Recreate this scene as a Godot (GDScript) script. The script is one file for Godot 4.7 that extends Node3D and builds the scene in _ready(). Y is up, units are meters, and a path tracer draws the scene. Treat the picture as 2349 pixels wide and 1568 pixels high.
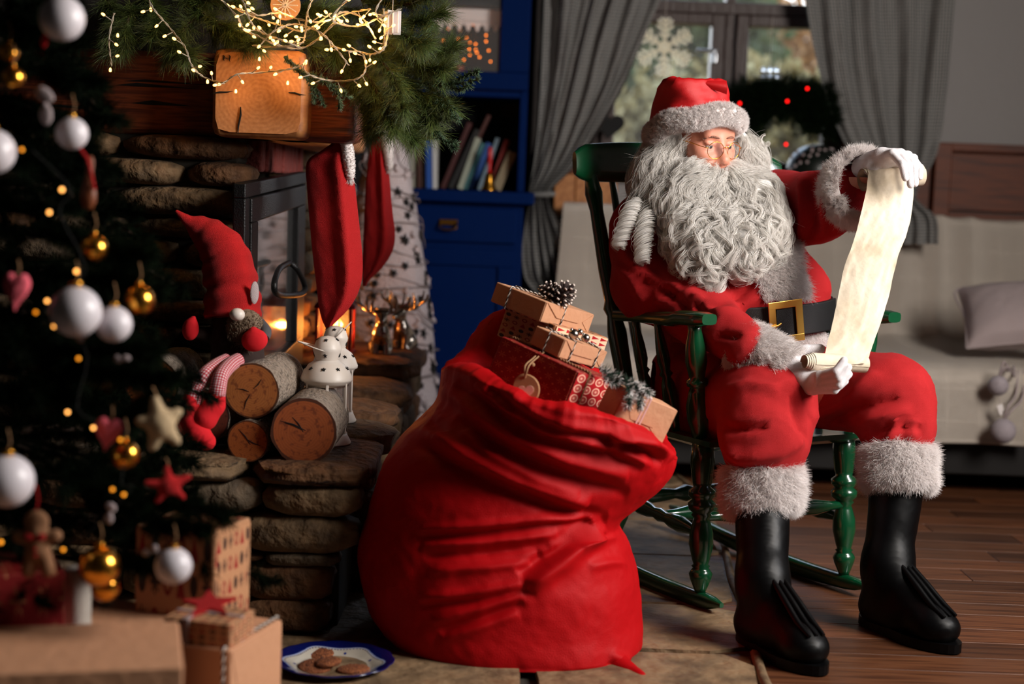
extends Node3D
# A seated person in a red suit reads a scroll in a dim cottage room: fireplace, tree and gifts on the left, window and daybed behind.

const F := 3560.0
const EYE := Vector3(0, 1, 0)
var cam_basis := Basis(Vector3.RIGHT, deg_to_rad(-5.55)) * Basis(Vector3.BACK, deg_to_rad(2.2))
var rng := RandomNumberGenerator.new()
var noise := FastNoiseLite.new()
var mats := {}
var taken := {}


func _ready() -> void:
	rng.seed = 7
	noise.seed = 3
	noise.frequency = 1.0
	noise.noise_type = FastNoiseLite.TYPE_SIMPLEX_SMOOTH
	set_camera_and_light()
	make_materials()
	build_room()
	build_outdoors()
	build_window()
	build_curtains()
	build_cabinet()
	build_sofa()
	build_fireplace()
	build_hearth_things()
	build_mantel_things()
	build_chair()
	build_person()
	build_scroll()
	build_sack()
	build_gifts()
	build_tree()
	build_foreground()


func set_camera_and_light() -> void:
	var cam := Camera3D.new()
	cam.name = "camera"
	cam.fov = rad_to_deg(2.0 * atan(784.0 / F))
	cam.near = 0.05
	cam.far = 200.0
	cam.transform = Transform3D(cam_basis, EYE)
	add_child(cam)
	cam.current = true
	var e := Environment.new()
	e.background_mode = Environment.BG_SKY
	var sky := ProceduralSkyMaterial.new()
	sky.sky_top_color = Color(0.62, 0.70, 0.80)
	sky.sky_horizon_color = Color(0.95, 0.95, 0.93)
	sky.ground_horizon_color = Color(0.55, 0.5, 0.42)
	sky.ground_bottom_color = Color(0.3, 0.27, 0.2)
	sky.sky_energy_multiplier = 2.6
	e.sky = Sky.new()
	e.sky.sky_material = sky
	e.tonemap_mode = Environment.TONE_MAPPER_LINEAR
	e.tonemap_exposure = 1.0
	e.sdfgi_enabled = true
	e.ssao_enabled = true
	e.ssil_enabled = true
	var we := WorldEnvironment.new()
	we.name = "world_environment"
	we.environment = e
	var lens := CameraAttributesPhysical.new()
	lens.frustum_focal_length = 50.0
	lens.exposure_aperture = 1.7
	lens.frustum_focus_distance = 3.75
	we.camera_attributes = lens
	add_child(we)
	# daylight of the tall window in the right wall
	var key := AreaLight3D.new()
	key.name = "window_daylight"
	key.area_size = Vector2(1.1, 1.3)
	key.light_color = Color(1.0, 0.965, 0.93)
	key.light_energy = 14.2
	key.area_range = 12.0
	key.shadow_enabled = true
	key.transform = Transform3D(Basis.looking_at(Vector3(-0.9, -0.30, -0.38)), Vector3(2.28, 2.0, -2.45))
	add_child(key)


# ---------------------------------------------------------------- placing
func at(px: float, py: float, d: float) -> Vector3:
	var v := cam_basis * Vector3((px - 1174.5) / F, -(py - 784.0) / F, -1.0)
	return EYE + v * (d / -v.z)


func seen(p: Vector3) -> Vector2:
	var v := cam_basis.inverse() * (p - EYE)
	return Vector2(1174.5 + F * v.x / -v.z, 784.0 - F * v.y / -v.z)


func scale_at(d: float) -> float:
	return d / F


func numbered(called: String) -> String:
	if not taken.has(called):
		taken[called] = 0
		return called
	taken[called] += 1
	return "%s_%03d" % [called, taken[called]]


func thing(called: String, label: String, category: String, pos := Vector3.ZERO, group := "", basis := Basis()) -> Node3D:
	var o := Node3D.new()
	o.name = numbered(called)
	add_child(o)
	o.transform = Transform3D(basis, pos)
	tag(o, label, category, group)
	return o


func tag(o: Node, label: String, category := "", group := "", kind := "") -> void:
	if label: o.set_meta("label", label)
	if category: o.set_meta("category", category)
	if group: o.set_meta("group", group)
	if kind: o.set_meta("kind", kind)


func part(called: String, m: Mesh, mat: Material, parent: Node3D = self, xf := Transform3D()) -> MeshInstance3D:
	var o := MeshInstance3D.new()
	o.mesh = m
	o.material_override = mat
	o.transform = xf
	if parent == self:
		o.name = numbered(called)
		add_child(o)
	else:
		o.name = called
		parent.add_child(o, true)
	return o


func structure(called: String, m: Mesh, mat: Material, xf := Transform3D()) -> MeshInstance3D:
	var o := part(called, m, mat, self, xf)
	o.set_meta("kind", "structure")
	return o


func copies(called: String, m: Mesh, mat: Material, places: Array, parent: Node3D, colors := PackedColorArray()) -> MultiMeshInstance3D:
	var mm := MultiMesh.new()
	mm.transform_format = MultiMesh.TRANSFORM_3D
	mm.use_colors = colors.size() > 0
	mm.mesh = m
	mm.instance_count = places.size()
	for k in places.size():
		mm.set_instance_transform(k, places[k])
		if colors.size():
			mm.set_instance_color(k, colors[k])
	var o := MultiMeshInstance3D.new()
	o.multimesh = mm
	o.material_override = mat
	o.name = called
	o.set_meta("kind", "stuff")
	parent.add_child(o, true)
	return o


func copy_of(o: Node3D, label := "") -> Node3D:
	var c: Node3D = o.duplicate()
	c.name = numbered(String(o.name).get_slice("_0", 0))
	add_child(c)
	if label: c.set_meta("label", label)
	return c


func bulb_lamp(called: String, p: Vector3, col: Color, energy: float, size := 0.02, parent: Node3D = self) -> void:
	var l := OmniLight3D.new()
	l.name = called
	l.light_color = col
	l.light_energy = energy
	l.light_size = size
	l.omni_range = 6.0
	l.omni_attenuation = 2.0
	l.shadow_enabled = true
	l.position = p
	parent.add_child(l, true)


# ---------------------------------------------------------------- materials
func mat(called: String, col: Color, rough := 0.7, more := {}) -> StandardMaterial3D:
	if mats.has(called):
		return mats[called]
	var m := StandardMaterial3D.new()
	m.resource_name = called
	m.albedo_color = col
	m.roughness = rough
	for k in more:
		m.set(k, more[k])
	mats[called] = m
	return m


func noise_texture(freq: float, seed_: int, colors: Array, offs: Array, type := FastNoiseLite.TYPE_SIMPLEX_SMOOTH, oct := 4, size := 512, normal := false) -> NoiseTexture2D:
	var n := FastNoiseLite.new()
	n.seed = seed_
	n.frequency = freq
	n.noise_type = type
	n.fractal_type = FastNoiseLite.FRACTAL_FBM
	n.fractal_octaves = oct
	var t := NoiseTexture2D.new()
	t.width = size
	t.height = size
	t.seamless = true
	t.noise = n
	t.as_normal_map = normal
	if normal:
		t.bump_strength = 4.0
	if colors.size():
		var g := Gradient.new()
		g.offsets = PackedFloat32Array(offs)
		g.colors = PackedColorArray(colors)
		t.color_ramp = g
	return t


func painted(size: int, f: Callable) -> ImageTexture:
	var im := Image.create(size, size, false, Image.FORMAT_RGB8)
	for y in size:
		for x in size:
			im.set_pixel(x, y, f.call((x + 0.5) / size, (y + 0.5) / size))
	return ImageTexture.create_from_image(im)


func triplanar(m: StandardMaterial3D, scale: Vector3, world := true) -> StandardMaterial3D:
	m.uv1_triplanar = true
	m.uv1_world_triplanar = world
	m.uv1_scale = scale
	m.uv1_triplanar_sharpness = 4.0
	return m


func bumpy(m: StandardMaterial3D, t: Texture2D, depth: float) -> StandardMaterial3D:
	m.heightmap_enabled = true
	m.heightmap_texture = t
	m.heightmap_scale = depth
	return m


func make_materials() -> void:
	var grey := noise_texture(0.02, 5, [], [], FastNoiseLite.TYPE_SIMPLEX_SMOOTH, 5)
	var cell := noise_texture(0.03, 9, [], [], FastNoiseLite.TYPE_CELLULAR, 2)
	var fine := noise_texture(0.09, 15, [], [], FastNoiseLite.TYPE_SIMPLEX_SMOOTH, 3)
	# setting
	var wood := noise_texture(0.012, 21, [Color(0.19, 0.105, 0.065), Color(0.33, 0.195, 0.12), Color(0.39, 0.24, 0.15), Color(0.26, 0.15, 0.09)], [0.0, 0.4, 0.62, 1.0])
	var m := mat("plank_wood", Color(1, 1, 1), 0.42, {"albedo_texture": wood, "metallic_specular": 0.4})
	bumpy(triplanar(m, Vector3(0.35, 5.0, 6.5)), wood, 0.15)
	m = mat("plank_wood_dark", Color(0.84, 0.83, 0.82), 0.45, {"albedo_texture": wood, "metallic_specular": 0.4})
	bumpy(triplanar(m, Vector3(0.3, 5.0, 5.0)), wood, 0.15)
	m = mat("plank_wood_pale", Color(1.1, 1.07, 1.04), 0.4, {"albedo_texture": wood, "metallic_specular": 0.4})
	bumpy(triplanar(m, Vector3(0.4, 4.0, 7.5)), wood, 0.15)
	m = mat("wall_plank", Color(1.05, 0.80, 0.50), 0.6, {"albedo_texture": wood})
	bumpy(triplanar(m, Vector3(0.4, 5.0, 5.0)), wood, 0.2)
	var beamtex := noise_texture(0.014, 31, [Color(0.2, 0.075, 0.035), Color(0.42, 0.18, 0.08), Color(0.52, 0.25, 0.11), Color(0.3, 0.12, 0.05)], [0.0, 0.42, 0.6, 1.0])
	m = mat("beam_along_x", Color(1, 1, 1), 0.6, {"albedo_texture": beamtex})
	bumpy(triplanar(m, Vector3(0.5, 7.0, 7.0)), beamtex, 0.4)
	var paletex := noise_texture(0.014, 33, [Color(0.56, 0.33, 0.17), Color(0.70, 0.46, 0.26), Color(0.76, 0.53, 0.32)], [0.0, 0.5, 1.0])
	m = mat("beam_along_z", Color(1, 1, 1), 0.6, {"albedo_texture": paletex})
	bumpy(triplanar(m, Vector3(5.0, 5.0, 0.4)), paletex, 0.1)
	m = mat("window_wood", Color(0.21, 0.13, 0.11), 0.5)
	bumpy(triplanar(m, Vector3(6, 0.8, 6)), grey, 0.15)
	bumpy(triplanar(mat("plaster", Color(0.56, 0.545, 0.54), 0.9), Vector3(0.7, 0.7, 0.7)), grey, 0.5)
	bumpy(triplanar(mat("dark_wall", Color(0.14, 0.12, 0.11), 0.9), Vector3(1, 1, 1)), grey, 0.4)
	var st := noise_texture(0.014, 41, [Color(0.3, 0.25, 0.2), Color(0.40, 0.34, 0.27), Color(0.47, 0.40, 0.32), Color(0.42, 0.33, 0.25)], [0.0, 0.4, 0.65, 1.0])
	for k in 3:
		m = mat("stone_%s" % ["tan", "grey", "brown"][k], [Color(1.0, 0.93, 0.82), Color(0.85, 0.84, 0.82), Color(0.9, 0.72, 0.55)][k], 0.85, {"albedo_texture": st})
		bumpy(triplanar(m, Vector3(2.2, 2.2, 2.2)), grey, 0.8)
	m = mat("flagstone", Color(1.15, 1.1, 1.02), 0.6, {"albedo_texture": st})
	bumpy(triplanar(m, Vector3(1.2, 1.2, 1.2)), grey, 0.7)
	mat("mortar", Color(0.2, 0.18, 0.15), 0.95)
	bumpy(triplanar(mat("red_brick", Color(0.42, 0.15, 0.12), 0.85), Vector3(3, 3, 3)), grey, 0.6)
	bumpy(triplanar(mat("iron", Color(0.055, 0.055, 0.06), 0.5, {"metallic": 0.35}), Vector3(4, 4, 4)), fine, 0.08)
	mat("pane", Color(1, 1, 1, 0.04), 0.02, {"transparency": BaseMaterial3D.TRANSPARENCY_ALPHA})
	mat("stove_glass", Color(0.6, 0.6, 0.6, 0.08), 0.06, {"transparency": BaseMaterial3D.TRANSPARENCY_ALPHA})
	# furniture
	bumpy(triplanar(mat("cabinet_blue", Color(0.0, 0.10, 0.29), 0.6, {"metallic_specular": 0.15}), Vector3(3, 1, 3)), grey, 0.06)
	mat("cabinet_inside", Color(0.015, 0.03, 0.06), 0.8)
	mat("brass", Color(0.85, 0.6, 0.22), 0.25, {"metallic": 1.0})
	mat("old_brass", Color(0.42, 0.29, 0.1), 0.4, {"metallic": 0.9})
	mat("chrome", Color(0.85, 0.87, 0.9), 0.15, {"metallic": 1.0})
	mat("silver", Color(0.72, 0.68, 0.64), 0.22, {"metallic": 1.0})
	mat("gold", Color(0.95, 0.66, 0.25), 0.22, {"metallic": 1.0})
	mat("buckle_gold", Color(0.96, 0.76, 0.38), 0.3, {"metallic": 1.0})
	mat("chair_green", Color(0.01, 0.27, 0.15), 0.28, {"clearcoat_enabled": true, "clearcoat": 0.9, "clearcoat_roughness": 0.06})
	# cloth
	bumpy(triplanar(mat("throw", Color(0.85, 0.80, 0.745), 0.95, {"rim_enabled": true, "rim": 0.4}), Vector3(9, 9, 9), false), fine, 0.5)
	bumpy(triplanar(mat("pillow_cloth", Color(0.66, 0.6, 0.6), 0.9), Vector3(8, 8, 8), false), fine, 0.15)
	bumpy(triplanar(mat("suit_red", Color(0.67, 0.0, 0.03), 0.85, {"rim_enabled": true, "rim": 0.5, "rim_tint": 1.0}), Vector3(15, 15, 15), false), fine, 0.12)
	bumpy(triplanar(mat("hat_velvet", Color(0.72, 0.0, 0.025), 0.6, {"rim_enabled": true, "rim": 0.6, "rim_tint": 1.0}), Vector3(12, 12, 12), false), fine, 0.03)
	bumpy(triplanar(mat("sack_velvet", Color(0.68, 0.0, 0.03), 0.62, {"metallic_specular": 0.3, "rim_enabled": true, "rim": 0.35, "rim_tint": 1.0}), Vector3(7, 7, 7), false), fine, 0.06)
	bumpy(triplanar(mat("stocking_felt", Color(0.70, 0.015, 0.03), 0.85, {"rim_enabled": true, "rim": 0.4, "rim_tint": 1.0}), Vector3(9, 9, 9), false), fine, 0.2)
	bumpy(triplanar(mat("gnome_felt", Color(0.74, 0.02, 0.03), 0.9), Vector3(12, 12, 12), false), fine, 0.3)
	mat("mitten_felt", Color(0.82, 0.04, 0.1), 0.9)
	mat("white_fur", Color(0.985, 0.965, 0.96), 0.7, {"backlight_enabled": true, "backlight": Color(0.9, 0.88, 0.87)})
	mat("fur_base", Color(0.93, 0.89, 0.88), 0.9)
	mat("hair", Color(0.99, 0.98, 0.97), 0.5, {"backlight_enabled": true, "backlight": Color(0.98, 0.97, 0.95)})
	mat("hair_base", Color(0.9, 0.89, 0.88), 0.8)
	bumpy(triplanar(mat("glove_knit", Color(0.93, 0.91, 0.92), 0.9), Vector3(14, 14, 14), false), fine, 0.12)
	bumpy(triplanar(mat("skin", Color(0.86, 0.57, 0.47), 0.48, {"subsurf_scatter_enabled": true, "subsurf_scatter_strength": 0.1}), Vector3(16, 16, 16), false), fine, 0.015)
	mat("eye_white", Color(0.85, 0.82, 0.8), 0.2)
	mat("iris", Color(0.1, 0.06, 0.045), 0.15)
	mat("boot_rubber", Color(0.010, 0.010, 0.014), 0.42, {"metallic_specular": 0.3})
	bumpy(triplanar(mat("belt_black", Color(0.02, 0.021, 0.03), 0.55), Vector3(12, 12, 12), false), fine, 0.06)
	var paper := noise_texture(0.008, 51, [Color(0.76, 0.69, 0.58), Color(0.86, 0.80, 0.71), Color(0.89, 0.85, 0.77)], [0.0, 0.45, 1.0])
	bumpy(triplanar(mat("parchment", Color(1, 1, 1), 0.85, {"albedo_texture": paper, "backlight_enabled": true, "backlight": Color(0.2, 0.18, 0.15)}), Vector3(2.2, 2.2, 2.2), false), grey, 0.12)
	bumpy(triplanar(mat("kraft", Color(0.77, 0.56, 0.42), 0.7), Vector3(3, 3, 3), false), grey, 0.12)
	mat("twine", Color(0.82, 0.78, 0.74), 0.9)
	mat("twine_dark", Color(0.12, 0.1, 0.1), 0.9)
	mat("jute", Color(0.62, 0.47, 0.33), 0.95)
	# small things
	mat("white_enamel", Color(0.88, 0.84, 0.80), 0.42)
	mat("shadow_hole", Color(0.02, 0.015, 0.015), 0.9)
	mat("ball_white", Color(0.86, 0.83, 0.85), 0.42, {"clearcoat_enabled": true, "clearcoat": 0.3, "clearcoat_roughness": 0.3})
	mat("needle_green", Color(0.08, 0.15, 0.06), 0.75, {"metallic_specular": 0.15, "vertex_color_use_as_albedo": true})
	mat("needle_pine", Color(0.36, 0.42, 0.22), 0.42, {"vertex_color_use_as_albedo": true})
	mat("twig", Color(0.2, 0.13, 0.08), 0.9)
	mat("bulb_glow", Color(1, 0.85, 0.55), 0.4, {"emission_enabled": true, "emission": Color(1.0, 0.72, 0.36), "emission_energy_multiplier": 6.0})
	mat("bulb_dim", Color(1, 0.7, 0.35), 0.4, {"emission_enabled": true, "emission": Color(1.0, 0.5, 0.13), "emission_energy_multiplier": 6.0})
	mat("bulb_tree", Color(1, 0.85, 0.6), 0.4, {"emission_enabled": true, "emission": Color(1.0, 0.66, 0.3), "emission_energy_multiplier": 4.0})
	mat("bulb_yellow", Color(1, 0.8, 0.3), 0.4, {"emission_enabled": true, "emission": Color(1.0, 0.56, 0.05), "emission_energy_multiplier": 1.6})
	mat("wire", Color(0.66, 0.62, 0.55), 0.4)


# ---------------------------------------------------------------- mesh building
class MB:
	var v := PackedVector3Array()
	var n := PackedVector3Array()
	var uv := PackedVector2Array()
	var c := PackedColorArray()
	var i := PackedInt32Array()
	var tint := Color(1, 1, 1)

	func mesh() -> ArrayMesh:
		var a := []
		a.resize(Mesh.ARRAY_MAX)
		a[Mesh.ARRAY_VERTEX] = v
		a[Mesh.ARRAY_NORMAL] = n
		a[Mesh.ARRAY_TEX_UV] = uv
		if c.size() == v.size():
			a[Mesh.ARRAY_COLOR] = c
		a[Mesh.ARRAY_INDEX] = i
		var m := ArrayMesh.new()
		m.add_surface_from_arrays(Mesh.PRIMITIVE_TRIANGLES, a)
		return m

	func vert(p: Vector3, nn: Vector3, t := Vector2.ZERO) -> int:
		v.append(p); n.append(nn); uv.append(t); c.append(tint)
		return v.size() - 1

	# rows x cols points; wrapped across when around (last column repeats the first one)
	func grid(rows: int, cols: int, p: PackedVector3Array, around := false, us := Vector2(1, 1)) -> void:
		var b := v.size()
		for r in rows:
			for k in cols:
				var l := k - 1
				var g := k + 1
				if around:
					if l < 0: l = cols - 2
					if g > cols - 1: g = 1
				else:
					l = maxi(l, 0)
					g = mini(g, cols - 1)
				var du := p[r * cols + g] - p[r * cols + l]
				var dv := p[mini(r + 1, rows - 1) * cols + k] - p[maxi(r - 1, 0) * cols + k]
				var nn := dv.cross(du)
				if nn.length_squared() < 1e-16:
					var rr := r + 1 if r == 0 else r - 1
					du = p[rr * cols + g] - p[rr * cols + l]
					nn = dv.cross(du)
				v.append(p[r * cols + k]); n.append(nn.normalized()); uv.append(Vector2(us.x * k / (cols - 1), us.y * r / (rows - 1))); c.append(tint)
		for r in rows - 1:
			for k in cols - 1:
				var a := b + r * cols + k
				i.append_array(PackedInt32Array([a, a + 1, a + cols, a + 1, a + cols + 1, a + cols]))

	func fan(p: PackedVector3Array, nn: Vector3) -> void:
		var mid := Vector3.ZERO
		for q in p: mid += q
		mid /= p.size()
		var x := (p[0] - mid)
		var rad := maxf(x.length(), 1e-6)
		x = x.normalized()
		var y := nn.cross(x)
		var b := vert(mid, nn, Vector2(0.5, 0.5))
		for q in p: vert(q, nn, Vector2(0.5 + 0.5 * (q - mid).dot(x) / rad, 0.5 + 0.5 * (q - mid).dot(y) / rad))
		for k in p.size():
			var e := b + 1 + (k + 1) % p.size()
			if ((p[k] - mid).cross(p[(k + 1) % p.size()] - mid)).dot(nn) > 0:
				i.append_array(PackedInt32Array([b, e, b + 1 + k]))
			else:
				i.append_array(PackedInt32Array([b, b + 1 + k, e]))

	func tube(path: PackedVector3Array, rad: PackedFloat32Array, sides := 8, caps := true, flat := 1.0, up := Vector3.ZERO) -> void:
		var rows := path.size()
		var pts := PackedVector3Array()
		var x := Vector3.ZERO
		for r in rows:
			var t := (path[mini(r + 1, rows - 1)] - path[maxi(r - 1, 0)]).normalized()
			if r == 0:
				x = up if up != Vector3.ZERO else (Vector3.UP if absf(t.y) < 0.9 else Vector3.RIGHT)
			x = (x - t * x.dot(t)).normalized()
			var y := t.cross(x)
			var ra: float = rad[mini(r, rad.size() - 1)]
			for k in sides + 1:
				var a := TAU * (k % sides) / sides
				pts.append(path[r] + (x * cos(a) + y * sin(a) * flat) * ra)
		grid(rows, sides + 1, pts, true)
		if caps:
			fan(pts.slice(0, sides), (path[0] - path[1]).normalized())
			fan(pts.slice((rows - 1) * (sides + 1), (rows - 1) * (sides + 1) + sides), (path[rows - 1] - path[rows - 2]).normalized())

	func lathe(prof: PackedVector2Array, segs: int, xf := Transform3D()) -> void:
		var pts := PackedVector3Array()
		for q in prof:
			for k in segs + 1:
				var a := TAU * (k % segs) / segs
				pts.append(xf * Vector3(q.x * cos(a), q.y, q.x * sin(a)))
		grid(prof.size(), segs + 1, pts, true)

	func ellipsoid(xf: Transform3D, r: Vector3, rows := 12, cols := 18) -> void:
		var pts := PackedVector3Array()
		for j in rows + 1:
			var b := PI * j / rows
			for k in cols + 1:
				var a := TAU * (k % cols) / cols
				pts.append(xf * (r * Vector3(sin(b) * cos(a), cos(b), sin(b) * sin(a))))
		grid(rows + 1, cols + 1, pts, true)

	func quad(a: Vector3, b: Vector3, d: Vector3, e: Vector3) -> void:
		var nn := (d - a).cross(b - a).normalized()
		var s := vert(a, nn, Vector2(0, 0))
		vert(b, nn, Vector2(1, 0)); vert(d, nn, Vector2(1, 1)); vert(e, nn, Vector2(0, 1))
		i.append_array(PackedInt32Array([s, s + 1, s + 2, s, s + 2, s + 3]))

	# a box with rounded edges: every face a 4 x 4 grid whose outer rows lie on the bevel
	func rbox(xf: Transform3D, size: Vector3, bev := 0.004) -> void:
		var h := size * 0.5
		bev = minf(bev, minf(h.x, minf(h.y, h.z)) * 0.98)
		var inner := h - Vector3(bev, bev, bev)
		for f in 6:
			var ax := f >> 1
			var sg := 1.0 if f % 2 else -1.0
			var u := (ax + 1) % 3
			var w := (ax + 2) % 3
			var b := v.size()
			for r in 4:
				for k in 4:
					var p := Vector3.ZERO
					p[ax] = sg * h[ax]
					p[u] = [-h[u], -inner[u], inner[u], h[u]][k]
					p[w] = [-h[w], -inner[w], inner[w], h[w]][r]
					var q := p.clamp(-inner, inner)
					var nn := (p - q).normalized()
					v.append(xf * (q + nn * bev)); n.append((xf.basis * nn).normalized())
					uv.append(Vector2(p[u] / size[u] + 0.5, p[w] / size[w] + 0.5)); c.append(tint)
			for r in 3:
				for k in 3:
					var a := b + r * 4 + k
					if sg < 0: i.append_array(PackedInt32Array([a, a + 1, a + 4, a + 1, a + 5, a + 4]))
					else: i.append_array(PackedInt32Array([a, a + 4, a + 1, a + 1, a + 4, a + 5]))

	# polygon in xy, thick along z, centred on z = 0
	func prism(poly: PackedVector2Array, depth: float, xf := Transform3D(), bev := 0.0) -> void:
		var lo := poly
		if bev > 0.0:
			var off := Geometry2D.offset_polygon(poly, -bev)
			if off.size() and off[0].size() == poly.size():
				# keep the corner order: the nearest inset corner to each corner
				lo = PackedVector2Array()
				for q in poly:
					var best: Vector2 = off[0][0]
					for w: Vector2 in off[0]:
						if w.distance_squared_to(q) < best.distance_squared_to(q): best = w
					lo.append(best)
		var t := Geometry2D.triangulate_polygon(lo)
		var box := Rect2(poly[0], Vector2.ZERO)
		for q in poly: box = box.expand(q)
		for s in [1.0, -1.0]:
			var b := v.size()
			for q in lo: vert(xf * Vector3(q.x, q.y, s * depth / 2), (xf.basis * Vector3(0, 0, s)).normalized(), (q - box.position) / box.size)
			for k in range(0, t.size(), 3):
				var p0 := lo[t[k]]
				var cw := (lo[t[k + 1]] - p0).cross(lo[t[k + 2]] - p0) < 0
				if cw == (s > 0): i.append_array(PackedInt32Array([b + t[k], b + t[k + 1], b + t[k + 2]]))
				else: i.append_array(PackedInt32Array([b + t[k], b + t[k + 2], b + t[k + 1]]))
		var levels := [[lo, depth / 2], [poly, depth / 2 - bev], [poly, -depth / 2 + bev], [lo, -depth / 2]] if bev > 0.0 else [[poly, depth / 2], [poly, -depth / 2]]
		for k in poly.size():
			var g := (k + 1) % poly.size()
			for l in levels.size() - 1:
				var a: PackedVector2Array = levels[l][0]
				var b2: PackedVector2Array = levels[l + 1][0]
				quad(xf * Vector3(a[k].x, a[k].y, levels[l][1]), xf * Vector3(a[g].x, a[g].y, levels[l][1]), xf * Vector3(b2[g].x, b2[g].y, levels[l + 1][1]), xf * Vector3(b2[k].x, b2[k].y, levels[l + 1][1]))

	# turn the surface inside out when most normals point towards the given places
	func outward(centre: Callable) -> void:
		var s := 0
		for k in v.size(): s += 1 if n[k].dot(v[k] - centre.call(v[k])) >= 0.0 else -1
		if s >= 0: return
		for k in n.size(): n[k] = -n[k]
		for k in range(0, i.size(), 3):
			var e := i[k + 1]
			i[k + 1] = i[k + 2]
			i[k + 2] = e

	func smooth_normals() -> void:
		var acc := PackedVector3Array()
		acc.resize(v.size())
		for k in range(0, i.size(), 3):
			var a := i[k]
			var b := i[k + 1]
			var d := i[k + 2]
			var nn := (v[d] - v[a]).cross(v[b] - v[a])
			acc[a] += nn; acc[b] += nn; acc[d] += nn
		for k in v.size():
			n[k] = acc[k].normalized()


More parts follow.
